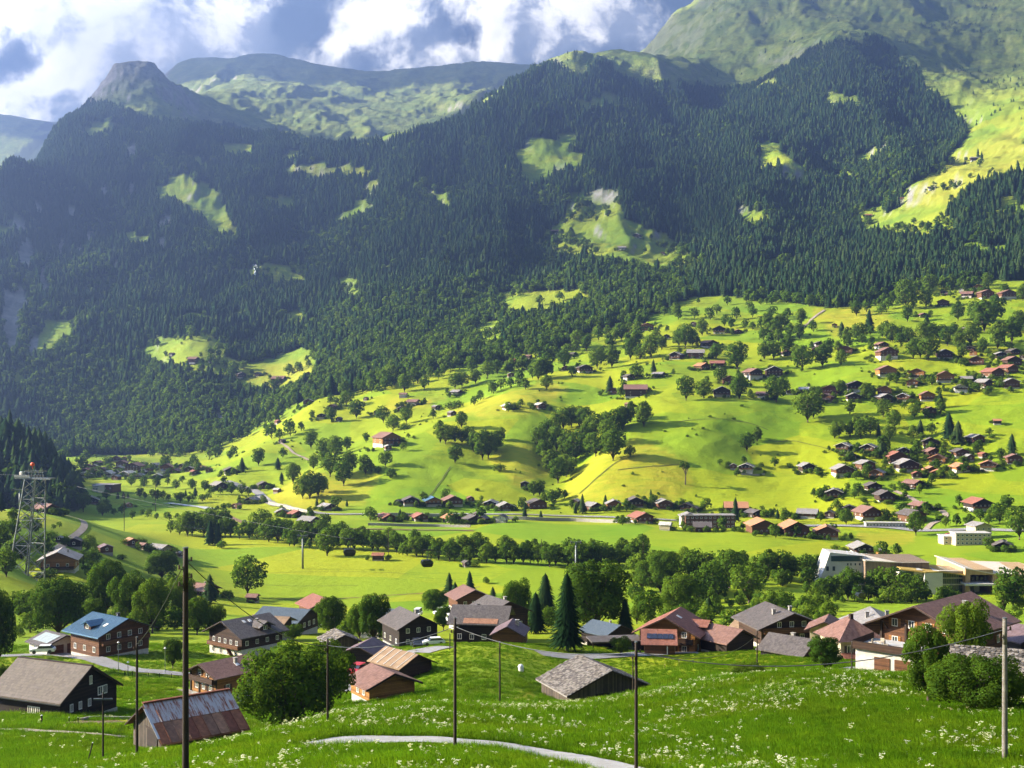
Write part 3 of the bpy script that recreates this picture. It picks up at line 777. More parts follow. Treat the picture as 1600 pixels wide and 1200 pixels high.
# high scattered dwarf trees and shrubs on the alp
def proto(name, me, loc, h, label, cat='tree', group=None):
    o = obj(name, me); o.location = loc; o.scale = (h, h, h); o.rotation_euler = (0, 0, random.uniform(0, 6.28))
    tag(o, label, cat, group); return o
def ground_pt(px, py, ymin=20.0):
    p = at(px, py, ymin); return p
PROTO_C, PROTO_B = [], []
for i, (x, y) in enumerate(((1447, 268), (1528, 247), (1534, 251))):
    p = ground_pt(x, y, 1500)
    PROTO_C.append(proto('spruce_tree', CON_FAR[i], p, (13, 22, 20)[i],
        ('lone small spruce on the sunlit alp left of the hut group', 'tall spruce just left of the hut high on the sunlit alp', 'second spruce beside the hut high on the sunlit alp')[i]))
for i, (x, y) in enumerate(((923, 341), (895, 372), (904, 388))):
    p = ground_pt(x, y, 1500)
    PROTO_B.append(proto('broadleaf_tree', BRO_FAR[i], p, (16, 14, 14)[i],
        ('round dark tree standing at the top of the clearing in the spruce wood', 'small round tree beside the hut on the clearing in the spruce wood', 'small tree at the lower edge of the clearing in the spruce wood')[i]))
c = ~isb
scatter('conifer_forest', WOODPTS[c], hgt[c], RNG.uniform(0, 6.28, c.sum()), RNG.integers(0, 3, c.sum()), PROTO_C, 'dense dark spruce forest covering the mountain slopes', RNG.uniform(0.95, 1.6, c.sum()))
scatter('broadleaf_wood', WOODPTS[isb], hgt[isb], RNG.uniform(0, 6.28, isb.sum()), RNG.integers(0, 3, isb.sum()), PROTO_B, 'broadleaf woodland along the foot of the mountain', RNG.uniform(0.9, 1.2, isb.sum()))
# dwarf trees scattered over the high alps
nx = 16000
ay = RNG.uniform(2500, 5200, nx); au = RNG.uniform(-0.43, 0.45, nx); ax = au * ay; az = hz(ax, ay)
qx, qy = pxy(ax, ay, az)
dens = sstep(0.05, 0.5, fbm(ax / 160, ay / 160, 401, 4)) * (0.22 + 0.6 * ((qx > 1400) & (qy < 230)))
kp = (~lookup(WOOD, ax, ay)) & seen(ax, ay, az + 6) & (RNG.random(nx) < dens) & (lookup(rocky, ax, ay) < 0.5) & (qy < 330)
scatter('mountain_shrubs', np.stack([ax, ay, az - .3], 1)[kp], RNG.uniform(4, 11, kp.sum()), RNG.uniform(0, 6.28, kp.sum()), RNG.integers(0, 3, kp.sum()), PROTO_C, 'scattered dwarf conifers on the high alpine slopes', RNG.uniform(1.2, 2.2, kp.sum()))
# ------------------------------------------------------------------ trees one can tell apart
ORD = ['', 'first', 'second', 'third', 'fourth', 'fifth', 'sixth', 'seventh', 'eighth', 'ninth', 'tenth', 'eleventh', 'twelfth', 'thirteenth', 'fourteenth', 'fifteenth', 'sixteenth',
       'seventeenth', 'eighteenth', 'nineteenth', 'twentieth', 'twenty-first', 'twenty-second', 'twenty-third', 'twenty-fourth', 'twenty-fifth', 'twenty-sixth', 'twenty-seventh', 'twenty-eighth',
       'twenty-ninth', 'thirtieth', 'thirty-first', 'thirty-second', 'thirty-third', 'thirty-fourth', 'thirty-fifth', 'thirty-sixth', 'thirty-seventh', 'thirty-eighth', 'thirty-ninth', 'fortieth']
# zone: name -> (phrase, minimum distance, [(x, y of foot, height, kind)...])   kind: b broadleaf, c conifer, s bush
Z_TREES = {
 'slope below the farmhouse hill': ('on the lower western meadow slope', 880, [(557, 654, 25), (518, 660, 20), (599, 661, 23), (614, 674, 22), (635, 662, 22), (632, 672, 11, 's'), (677, 655, 16), (572, 692, 15), (486, 701, 24), (541, 634, 20), (471, 674, 14), (516, 632, 14), (437, 688, 17), (404, 728, 24), (378, 738, 22, 'c'), (434, 734, 18, 'c'), (442, 716, 15), (364, 714, 16), (415, 674, 12)]),
 'golden knoll': ('on the golden knoll above the road bend', 860, [(490, 734, 22), (516, 745, 30), (505, 726, 18), (484, 779, 38), (473, 779, 28), (497, 777, 32), (505, 770, 22), (537, 759, 33), (546, 739, 30), (571, 741, 28), (580, 740, 15), (602, 730, 22), (591, 739, 10, 's'), (610, 747, 15, 's'), (458, 756, 28), (440, 752, 13, 'c'), (495, 792, 13, 'c'), (542, 792, 11, 'c'), (524, 716, 30), (542, 704, 20), (507, 717, 28)]),
 'yellow knoll': ('in the dark group on the yellow knoll', 900, [(721, 669, 22), (688, 692, 32), (696, 694, 26), (711, 693, 24), (722, 694, 20), (754, 719, 40), (711, 724, 25), (732, 697, 26), (763, 717, 36), (783, 690, 20), (740, 706, 26), (775, 706, 30), (780, 738, 13, 's'), (703, 640, 12, 's'), (716, 638, 12, 's'), (741, 634, 14)]),
 'wood edge left': ('along the upper edge of the western meadow', 1150, [(711, 608, 21), (722, 606, 21), (743, 600, 21), (737, 582, 23), (663, 609, 19), (580, 606, 22), (599, 604, 22), (616, 604, 16), (632, 613, 25), (646, 600, 20), (672, 591, 16), (685, 593, 16), (560, 612, 18), (694, 586, 15)]),
 'mid hill': ('around the hillside hamlet', 1100, [(933, 576, 26), (956, 574, 32), (841, 594, 26), (852, 592, 37), (832, 592, 20), (881, 574, 24), (894, 589, 15), (854, 609, 20), (821, 609, 17), (995, 592, 20), (1021, 585, 22, 'c'), (953, 615, 26, 'c'), (970, 621, 15), (974, 609, 13), (792, 583, 14), (762, 590, 22), (777, 585, 20), (768, 615, 16), (783, 609, 16), (751, 626, 15), (798, 607, 16), (811, 605, 12)]),
 'upper hill': ('along the wood edge above the middle hamlet', 1250, [(916, 549, 20), (903, 544, 24), (971, 531, 24), (985, 562, 30), (1000, 562, 20), (1017, 560, 33), (1034, 547, 20), (999, 536, 18), (939, 551, 10, 's'), (764, 572, 22), (796, 555, 18), (815, 551, 14), (826, 553, 14), (847, 549, 17), (868, 544, 15), (864, 557, 12), (886, 538, 17), (935, 532, 18), (950, 528, 18), (1042, 519, 10)]),
 'gully wood': ('in the gully wood between the knolls', 900, [(842, 700, 28), (855, 690, 30), (868, 680, 30), (880, 672, 30), (893, 668, 30), (905, 668, 28), (915, 672, 30), (870, 705, 35), (885, 715, 38), (900, 720, 36), (915, 700, 34), (930, 690, 36), (945, 680, 32), (960, 680, 34), (975, 668, 28), (985, 660, 30), (860, 740, 34), (872, 755, 34), (885, 745, 30), (958, 720, 42), (931, 713, 32), (951, 700, 38), (985, 713, 16, 's'), (1006, 667, 36), (972, 670, 30), (850, 722, 30)]),
 'road trees': ('beside the valley road below the knolls', 820, [(834, 775, 20), (843, 775, 22), (820, 798, 14, 'c'), (820, 817, 16, 'c'), (910, 803, 29, 'c'), (899, 803, 13, 'c'), (946, 788, 14, 'c'), (1017, 776, 11, 'c'), (862, 784, 17), (872, 782, 18), (882, 780, 13), (845, 812, 14, 'c'), (1065, 836, 12, 's'), (1149, 824, 36, 'c'), (1215, 811, 15, 'c'), (1204, 809, 13), (1241, 815, 12), (625, 812, 16, 'c'), (632, 815, 10, 's'), (1086, 838, 9, 's')]),
 'round trees': ('in the round tree row on the hill', 1000, [(1072, 626, 33), (1099, 622, 25), (1155, 624, 36), (1213, 629, 35), (1223, 615, 22), (1152, 577, 37), (1125, 598, 22), (1194, 562, 26), (1209, 562, 25), (1230, 555, 30), (1254, 579, 33), (1245, 566, 25), (1285, 574, 30), (1314, 572, 20), (1315, 560, 14)]),
 'upper row': ('in the belt under the hilltop spruce wood', 1250, [(1211, 530, 28), (1234, 529, 20), (1249, 530, 23), (1252, 508, 24), (1271, 519, 17), (1097, 525, 24), (1071, 544, 32), (1082, 540, 22), (1061, 542, 24), (1031, 544, 19), (1142, 514, 18), (1132, 510, 17), (1151, 499, 18), (1164, 514, 15), (1176, 516, 12), (1189, 514, 18), (1200, 517, 26), (1217, 515, 22), (1226, 515, 18), (1110, 500, 18), (1085, 498, 16), (1176, 496, 16), (1206, 498, 18), (1230, 500, 17), (1060, 500, 17), (1120, 492, 15)]),
 'slope trees': ('on the open slope right of the knoll', 900, [(1262, 660, 43), (1271, 654, 36), (1280, 634, 13), (1183, 688, 19), (1167, 706, 25), (1183, 691, 20), (1125, 727, 9), (1211, 731, 15), (1189, 730, 7, 's'), (1234, 732, 8, 's'), (1272, 796, 14)]),
 'top village trees': ('around the topmost houses on the right', 1250, [(1435, 452, 17), (1452, 456, 24), (1486, 452, 20), (1524, 449, 17), (1544, 452, 22), (1401, 458, 17), (1416, 484, 40), (1340, 477, 16), (1338, 494, 20), (1354, 488, 19), (1377, 492, 17), (1388, 484, 17), (1418, 503, 23), (1427, 484, 15), (1447, 482, 24), (1497, 501, 24), (1598, 470, 24)]),
 'dark clump': ('in the dark clump right of the upper meadow', 1150, [(1538, 518, 45), (1525, 503, 28), (1553, 505, 40), (1529, 514, 32), (1559, 546, 40), (1581, 535, 36), (1592, 520, 32)]),
 'belt': ('in the belt above the right village', 1050, [(1358, 520, 34, 'c'), (1315, 526, 22, 'c'), (1324, 535, 22), (1336, 526, 20, 'c'), (1343, 535, 26), (1360, 524, 15), (1379, 527, 20), (1394, 535, 26), (1386, 514, 12), (1420, 535, 20), (1448, 518, 26, 'c'), (1446, 535, 30), (1457, 535, 26), (1469, 535, 19), (1480, 541, 26), (1491, 520, 15), (1497, 546, 24), (1516, 542, 32), (1536, 550, 20), (1427, 561, 28), (1450, 563, 32), (1502, 561, 19), (1438, 560, 24), (1407, 540, 18)]),
 'garden trees': ('among the middle chalets on the right', 950, [(1351, 623, 21), (1362, 619, 15), (1313, 617, 20), (1469, 638, 24, 'c'), (1401, 600, 13), (1465, 597, 11), (1525, 612, 14, 's'), (1545, 615, 12, 's'), (1505, 606, 14, 's'), (1562, 606, 12, 's'), (1328, 648, 20), (1380, 652, 24), (1397, 671, 26), (1429, 654, 20), (1470, 647, 22), (1413, 640, 12), (1540, 618, 10, 's')]),
 'wood in village': ('in the small wood between the chalets', 930, [(1311, 684, 22), (1328, 684, 24), (1345, 686, 26), (1360, 680, 24), (1304, 686, 20), (1373, 684, 20, 'c'), (1483, 688, 40, 'c'), (1497, 694, 34, 'c'), (1438, 682, 25, 'c'), (1456, 680, 18), (1427, 684, 18), (1381, 711, 28), (1377, 716, 24, 'c'), (1527, 712, 20), (1581, 712, 32, 'c'), (1564, 712, 12, 's'), (1390, 690, 22), (1336, 670, 18), (1352, 668, 18)]),
 'lower village trees': ('near the lowest chalets on the right', 720, [(1437, 772, 15), (1478, 824, 16), (1514, 825, 20), (1532, 815, 17), (1562, 818, 28), (1545, 820, 16), (1431, 837, 32), (1593, 862, 44), (1308, 799, 18), (1322, 820, 22), (1495, 822, 18), (1335, 780, 12), (1455, 705, 14), (1490, 748, 10, 's'), (1506, 722, 10, 's'), (1390, 742, 10, 's'), (1340, 745, 9, 's'), (1520, 738, 9, 's'), (1282, 815, 14), (1224, 816, 14), (1180, 838, 9, 's'), (1265, 842, 9, 's')]),
 'valley field': ('standing alone in the bright valley field', 440, [(387, 932, 53), (328, 942, 42, 'c'), (328, 852, 36, 'c'), (340, 852, 35, 'c'), (347, 857, 12, 's'), (702, 940, 42, 'c'), (734, 932, 37, 'c'), (711, 949, 37, 'c'), (770, 935, 17, 'c'), (759, 912, 10, 's'), (511, 869, 36), (902, 888, 38)]),
 'valley wood': ('in the wood beside the right field', 330, [(1003, 925, 55), (1033, 930, 62), (1060, 965, 62), (1087, 950, 50), (1113, 940, 52), (1140, 920, 50), (1170, 943, 52), (1087, 905, 40), (1107, 905, 36), (1140, 893, 30), (1200, 905, 42), (1220, 905, 38), (1237, 907, 34), (1260, 905, 34), (1160, 890, 25), (1187, 900, 30), (1013, 975, 44), (1107, 973, 38, 'c'), (1045, 905, 36), (1020, 900, 34), (1070, 890, 30), (1275, 900, 28)]),
 'terminal trees': ('before the long concrete terminal', 480, [(1325, 937, 44), (1345, 938, 36), (1370, 939, 44), (1390, 940, 46), (1418, 941, 38), (1433, 941, 36), (1470, 941, 22), (1296, 936, 30), (1310, 937, 30), (1335, 939, 22), (1357, 940, 24), (1283, 935, 26), (1570, 955, 45), (1583, 965, 55)]),
 'house belt right': ('behind the dark roofs on the right', 275, [(1255, 968, 32), (1295, 975, 32), (1220, 955, 30), (1203, 965, 38), (1225, 958, 28), (1267, 962, 24), (1290, 972, 26), (1185, 960, 24), (960, 965, 30), (995, 975, 26)]),
 'left bushes': ('on the slope by the lattice tower', 300, [(0, 862, 40), (20, 838, 25), (10, 902, 40), (145, 888, 28), (130, 885, 22), (38, 865, 16), (93, 825, 9), (84, 828, 8), (2, 800, 30, 'c'), (20, 815, 20), (130, 800, 26), (160, 806, 20), (137, 862, 22)]),
 'left village trees': ('by the distant valley village', 1000, [(232, 748, 16, 'c'), (313, 729, 8, 'c'), (205, 760, 20), (225, 762, 22), (245, 762, 22), (262, 758, 18), (285, 755, 16), (300, 765, 22), (320, 768, 22), (330, 775, 18), (345, 775, 16), (210, 748, 14), (275, 765, 20), (305, 780, 20, 'c'), (290, 780, 16, 'c'), (128, 718, 10), (150, 716, 9), (128, 740, 9, 'c'), (362, 786, 20), (378, 792, 24), (388, 788, 18), (166, 800, 20), (184, 796, 16, 'c'), (193, 828, 16, 'c'), (200, 832, 14, 'c')]),
}
river = [(-10, 800), (60, 800), (130, 806), (200, 798), (236, 812), (262, 832), (300, 838), (360, 840), (420, 846), (470, 856), (530, 858), (600, 862), (660, 872), (720, 878), (800, 880), (880, 886), (950, 884), (1010, 882)]
rows = []
rr_ = random.Random(5)
def along(poly, step, jy_):
    out = []
    for (x0, y0), (x1, y1) in zip(poly, poly[1:]):
        n = max(1, int((x1 - x0) / step))
        for i in range(n):
            f = (i + rr_.random() * .6) / n; out.append((x0 + (x1 - x0) * f, y0 + (y1 - y0) * f + rr_.uniform(-jy_, jy_)))
    return out
Z_TREES['river front row'] = ('front riverside row', 560, [(x, y, rr_.uniform(13, 33)) for x, y in along(river[5:], 11.5, 1.5)])
Z_TREES['river back row'] = ('back riverside row', 560, [(x, y - 9, rr_.uniform(14, 34)) for x, y in along(river[6:], 14, 2)])
Z_TREES['river far row'] = ('by the stream near the distant village', 640, [(x, y, rr_.uniform(14, 22)) for x, y in along([(215, 778), (290, 785), (330, 782)], 9, 2)] + [(x, y, rr_.uniform(14, 22)) for x, y in along([(165, 806), (240, 812), (300, 812), (360, 800)], 11, 5)])

SEG = [(330, 'left of the twin field spruces'), (420, 'just right of the twin field spruces'), (511, 'left of the dark field tree'), (600, 'right of the dark field tree'), (680, 'around the thin field pole'), (780, 'below the red roofs'), (850, 'left of the round field tree'), (2000, 'above the round field tree')]
for zn in ('river front row', 'river back row'):
    ph, ym, L_ = Z_TREES.pop(zn); lo = -1000
    for hi, w in SEG:
        sub = [q for q in L_ if lo <= q[0] < hi]; lo = hi
        if sub: Z_TREES[zn + w] = (ph + ' ' + w, ym, sub)
ALLT = []
for zn, (phrase, ymin, L_) in Z_TREES.items():
    L_ = sorted(L_, key=lambda q: q[0])
    nb = {'b': 0, 'c': 0, 's': 0}
    for q in L_:
        k = q[3] if len(q) > 3 else 'b'; nb[k] += 1
        ALLT.append((q[0], q[1], q[2], k, phrase, nb[k], ymin, zn))
tot = {}
for q in ALLT: tot[(q[3], q[7])] = tot.get((q[3], q[7]), 0) + 1
kname = {'b': 'broadleaf tree', 'c': 'spruce', 's': 'bush'}
oname = {'b': 'broadleaf_tree', 'c': 'spruce_tree', 's': 'bush'}
look = {'b': 'green', 'c': 'dark', 's': 'low'}
ALLT.sort(key=lambda q: -q[2])
count_b = 0
rest = []
FOOT = []
for (x, y, h, k, phrase, nth, ymin, zn) in ALLT:
    p = at(x, y, ymin)
    hm = h * p.y / F * (1.22 if k == 'b' else 1.12) * (.68 if 'distant' in phrase else 1.0)
    FOOT.append((p.x, p.y))
    if k == 'b':
        count_b += 1
        if count_b > 310 and h < 20:
            rest.append((p, hm)); continue
    px30 = h
    if k == 'b': me = random.choice(BRO_NEAR[:1] + BRO_NEAR[2:]) if px30 > 58 else random.choice(BRO_MID) if px30 > 13 else random.choice(BRO_FAR)
    elif k == 'c': me = random.choice(CON_NEAR) if px30 > 55 else random.choice(CON_MID)
    else: me = BUSH_MID
    o = obj(oname[k], me); o.location = p - Vector((0, 0, 0.02 * hm))
    w = random.uniform(0.9, 1.18) * {'b': 1.0, 's': 1.3, 'c': 1.45}[k]
    if k == 'b' and 40 > h: w *= 1.05
    o.scale = (hm * w, hm * w, hm); o.rotation_euler = (0, 0, random.uniform(0, 6.28))
    n = tot[(k, zn)]
    desc = ('tall ' if h > 30 else 'small ' if h < 14 else '')
    lab = f"{desc}{kname[k]} {phrase}" if n == 1 else f"{desc}{kname[k]}, {ORD[min(nth, 40)]} from left {phrase}"
    if k == 's': BUSH_O = o
    tag(o, lab, 'bush' if k == 's' else 'tree', {'b': 'broadleaf trees ', 'c': 'spruces ', 's': 'bushes '}[k] + phrase)
# loose trees along the edge of the woods and groves on the upper slopes, too many and too small to tell apart
def boxblur(A, r, ax):
    A = np.moveaxis(A, ax, 0); c = np.cumsum(np.concatenate([np.zeros((1,) + A.shape[1:]), A]), 0); n = A.shape[0]
    hi = np.minimum(np.arange(n) + r + 1, n); lo = np.maximum(np.arange(n) - r, 0)
    return np.moveaxis((c[hi] - c[lo]) / (hi - lo)[:, None], 0, ax)
EDGE = boxblur(boxblur(WOOD.astype(float), 5, 0), 22, 1)
ly = np.sqrt(RNG.uniform(1000 ** 2, 2700 ** 2, 26000)); lx = RNG.uniform(-.43, .43, 26000) * ly; lz = hz(lx, ly)
lq = pxy(lx, ly, lz)
ed = lookup(EDGE, lx, ly); gr = fbm(lx / 75, ly / 75, 701, 3)
pr = np.clip(sstep(.03, .5, ed) * .75 * sstep(-.15, .25, gr) + .28 * sstep(.30, .55, gr) * sstep(1150, 1450, ly), 0, 1)
pr = pr * np.where(ly > 1750, .45, 1.0)
kp = (RNG.random(26000) < pr) & ~lookup(WOOD, lx, ly) & seen(lx, ly, lz + 10) & (lookup(rocky, lx, ly) < .5)
for (cx_, cy_, rx_, ry_) in ((1180, 600, 60, 40), (1100, 680, 120, 50), (700, 690, 120, 40), (960, 740, 90, 40), (1500, 660, 90, 40), (640, 740, 60, 30)):
    kp &= ~((((lq[0] - cx_) / rx_) ** 2 + ((lq[1] - cy_) / ry_) ** 2) < 1)
rest += [(Vector((x_, y_, z_ - .3)), h_) for x_, y_, z_, h_ in zip(lx[kp], ly[kp], lz[kp], np.clip(RNG.normal(14.5, 3.5, kp.sum()), 6, 24))]
scatter('small_broadleaf_trees', [tuple(p) for p, _ in rest], np.array([h for _, h in rest]), RNG.uniform(0, 6.28, len(rest)), RNG.integers(0, 3, len(rest)), PROTO_B, 'loose broadleaf trees and groves along the wood edges and upper slopes')
print('trees', len(ALLT), 'rest', len(rest))

# the big trees close to the houses: trunk and crown are parts
def split_tree(me, name):
    """two meshes (crown, trunk) from a tree mesh with two material slots"""
    nv = len(me.vertices); co = np.empty(nv * 3); me.vertices.foreach_get('co', co); co = co.reshape(-1, 3)
    nl = len(me.loops); cn = np.empty(nl * 3); me.corner_normals.foreach_get('vector', cn); cn = cn.reshape(-1, 3)
    out = []
    for mi in (0, 1):
        fs, ns = [], []
        remap = {}; vs = []
        for pl in me.polygons:
            if pl.material_index != mi: continue
            f = []
            for li, vi in zip(pl.loop_indices, pl.vertices):
                if vi not in remap: remap[vi] = len(vs); vs.append(tuple(co[vi])); ns.append(tuple(cn[li]))
                f.append(remap[vi])
            fs.append(f)
        m2 = bpy.data.meshes.new(name + ('_crown', '_trunk')[mi]); m2.from_pydata(vs, [], fs); m2.materials.append(me.materials[mi])
        m2.polygons.foreach_set('use_smooth', np.ones(len(fs), bool)); m2.update(); set_normals(m2, ns); out.append(m2)
    return out
SPLIT = {}
def big_tree(name, me, x, y, h, w, ymin, label, cat='tree', group=None, Yfix=None):
    if me.name not in SPLIT: SPLIT[me.name] = split_tree(me, me.name)
    p = at(x, y, ymin)
    if Yfix: p = Vector(((x - 800) / F * Yfix, Yfix, float(hz((x - 800) / F * Yfix, Yfix)))); h = 600 - F * p.z / Yfix - (y - h)
    hm = h * p.y / F; FOOT.append((p.x, p.y))
    zs = np.array([v.co.z for v in me.vertices]).max(); xs = np.array([v.co.x for v in me.vertices]); wd = xs.max() - xs.min()
    root = empty(name, p, random.uniform(0, 6.28))
    cw = w * p.y / F / wd
    root.scale = (cw, cw, hm / zs)
    obj('crown', SPLIT[me.name][0], root); obj('trunk', SPLIT[me.name][1], root)
    tag(root, label, cat, group); return root
NEARG = 'big trees among the foreground houses'
BT = [
 ('b1', 926, 1000, 126, 128, 232, 'tall dense dark green tree right of the huge dark spruce'), ('c0', 886, 1017, 124, 74, 200, 'huge dark spruce in front of the parking lot behind the shingled barn'),
 ('c1', 977, 1002, 68, 46, 225, 'slim dark cypress-like spruce left of the solar panel roof'), ('b2', 807, 978, 76, 54, 290, 'light green full tree right of the weathered double chalet'),
 ('c1', 852, 972, 78, 56, 290, 'light tall spruce left of the huge dark spruce'), ('c1', 837, 990, 66, 48, 270, 'bluish middle-sized spruce beside the light green full tree'),
 ('b2', 970, 1024, 30, 38, 215, 'small pale fruit tree in front of the slim spruce'), ('b1', 92, 1002, 98, 88, 275, 'wide dark tree behind the white garage on the left'),
 ('b1', -6, 1052, 135, 60, 150, 'large dark tree cut by the left picture edge'), ('b0', 165, 968, 96, 72, 300, 'tallest tree in the wood behind the blue metal roof'),
 ('b2', 200, 984, 92, 66, 290, 'bright full tree right above the blue metal roof'), ('b0', 238, 990, 88, 62, 285, 'full tree in the wood right of the blue metal roof'),
 ('b1', 253, 907, 48, 52, 420, 'round dark tree below the hipped roof house in the field'), ('b2', 283, 975, 80, 52, 290, 'tree just left of the thick wooden pole in the wood'),
 ('b0', 308, 992, 60, 46, 270, 'tree between the thick pole and the big dark chalet'), ('b2', 335, 985, 42, 44, 290, 'low tree above the roof of the big dark chalet'),
 ('b0', 142, 990, 56, 48, 280, 'low tree between the wide dark tree and the tallest tree'), ('b2', 458, 1002, 28, 38, 235, 'small round fruit tree right of the big dark chalet'),
 ('b0', 518, 994, 64, 52, 260, 'broad green tree above the stone roofed hut'), ('b1', 584, 1006, 80, 56, 258, 'tall dark tree touching the left of the three storey dark house'),
 ('b2', 562, 1002, 60, 40, 264, 'slimmer tree left of the tall dark tree by the three storey house'), ('b0', 515, 1108, 112, 84, 130, 'tall tree behind the huge round bush near the centre left'),
 ('b1', 1290, 1049, 55, 60, 150, 'gnarled small fruit tree on the meadow left of the white garage'), ('b0', 1450, 1116, 126, 84, 100, 'tall slender tree in front of the terrace of the big chalet'),
 ('b0', 693, 985, 40, 34, 262, 'little tree between the dark house and the weathered double chalet'),
 ('b2', 680, 962, 44, 50, 290, 'pale tree behind the right end of the three storey dark house'), ('b1', 270, 1045, 48, 34, 170, 'small tree by the lane left of the orange timber chalet'),
]
for (k, x, y, h, w, ymin, lab) in BT:
    me = BRO_NEAR[int(k[1])] if k[0] == 'b' else CON_NEAR[int(k[1])]
    big_tree('spruce_tree' if k[0] == 'c' else 'broadleaf_tree', me, x, y, h, w, ymin, lab, 'tree', NEARG)
big_tree('broadleaf_tree', BRO_NEAR[2], 1510, 1040, 108, 88, 150, 'leafy ash tree in front of the big brown roof on the right', 'tree', NEARG, 150)
big_tree('bush', BUSH_NEAR, 452, 1136, 132, 190, 90, 'huge round dark bush beside the rusty metal shed', 'bush', NEARG)
big_tree('bush', BUSH_NEAR, 1526, 1114, 90, 160, 92, 'wide light bush in front of the stone slab roof', 'bush', NEARG)
big_tree('bush', BUSH_NEAR, 1166, 1057, 20, 62, 130, 'low straggling bush on the crest of the flower meadow', 'bush', NEARG)
big_tree('bush', BUSH_NEAR, 3, 1078, 40, 30, 150, 'bush at the left picture edge behind the dark barn', 'bush', NEARG)
big_tree('bush', BUSH_NEAR, 432, 1078, 30, 34, 170, 'dark hedge beside the orange timber chalet', 'bush', NEARG)
big_tree('bush', BUSH_NEAR, 1468, 1000, 30, 40, 200, 'green shrub behind the terrace', 'bush', NEARG)

# shrubs and saplings filling the woods between the near houses and the field
ug = []
for (x0, x1, y0, y1, n_, ym) in ((20, 330, 950, 1000, 60, 262), (480, 620, 975, 1000, 16, 262), (690, 860, 955, 985, 20, 290), (990, 1310, 945, 985, 46, 290), (985, 1290, 890, 950, 60, 420), (0, 60, 820, 900, 16, 380), (1540, 1600, 940, 985, 12, 290), (1280, 1500, 936, 944, 30, 480)):
    for _ in range(n_):
        p = at(rr_.uniform(x0, x1), rr_.uniform(y0, y1), ym); ug.append((p.x, p.y, p.z - .2, rr_.uniform(2.0, 6.5) * (p.y / 330) ** .5))
ug = np.array(ug)
scatter('undergrowth', ug[:, :3], ug[:, 3], RNG.uniform(0, 6.28, len(ug)), np.zeros(len(ug), int), [BUSH_O], 'shrubs and saplings filling the woods behind the near houses', RNG.uniform(.8, 1.3, len(ug)))

# old half bare tree on the slope with a long shadow
def bare_tree():
    r = random.Random(3); mb = MB(); lf = MB()
    def grow(p, d, L, rad, lev):
        q = p + d * L
        mb.tube(p, q, rad, rad * 0.66, 5, 0, False)
        if lev >= 3:
            for _ in range(9):
                c_ = q + Vector((r.uniform(-1, 1), r.uniform(-1, 1), r.uniform(-.6, 1))) * 0.05
                e1 = Vector((r.uniform(-1, 1), r.uniform(-1, 1), r.uniform(-1, 1))).normalized() * 0.05; e2 = e1.orthogonal().normalized() * 0.04
                lf.add([c_ - e1, c_ - e2, c_ + e1, c_ + e2], [(0, 1, 2, 3)])
            return
        for _ in range(3 if lev else 4):
            a = r.uniform(0, 6.28)
            dd = (d + Vector((math.cos(a), math.sin(a), 0.25)) * r.uniform(0.35, 0.7)).normalized()
            grow(p + d * L * r.uniform(0.6, 1.0), dd, L * r.uniform(0.5, 0.72), rad * 0.6, lev + 1)
    grow(Vector((0, 0, -0.02)), Vector((0.02, 0, 1)), 0.46, 0.042, 0)
    p = at(1071, 757, 860); h = 37 * p.y / F
    root = empty('broadleaf_tree', p); root.scale = (h * 0.8, h * 0.8, h)
    mb.build('trunk', BARK, root); lf.build('crown', LEAF, root)
    tag(root, 'thin half bare tree with a long shadow on the slope', 'tree')
bare_tree()
# ------------------------------------------------------------------ building materials
def wood_material(name, c0, c1, plank=0.22, axis='Z', rough=0.75):
    m, t, out = mat_new(name)
    P = t.n('ShaderNodeTexCoord').outputs['Object']
    sp = t.n('ShaderNodeSeparateXYZ'); t.l(P, sp.inputs[0])
    zc = sp.outputs[2] if axis == 'Z' else t.math('ADD', sp.outputs[0], sp.outputs[1])
    q = t.math('FRACT', t.math('DIVIDE', zc, plank))
    groove = t.ramp(q, (0.0, 0.0), (0.10, 1.0), (0.92, 1.0), (1.0, 0.0))
    pid = t.math('FLOOR', t.math('DIVIDE', zc, plank))
    wn = t.n('ShaderNodeTexWhiteNoise', noise_dimensions='1D'); t.l(pid, wn.inputs['W'])
    n = t.noise(P, 1.6, 6, 0.65, 0.4)
    f = t.math('ADD', t.math('MULTIPLY', wn.outputs[0], 0.5), t.math('MULTIPLY', n, 0.6))
    col = t.mix(t.maprange(f, 0.25, 0.85), c0, c1)
    col = t.mix(t.math('MULTIPLY', t.math('SUBTRACT', 1.0, groove), 0.8), col, (c0[0] * 0.4, c0[1] * 0.4, c0[2] * 0.4))
    principled(t, out, col, rough, 0.25, groove, 0.5, 0.02)
    return m
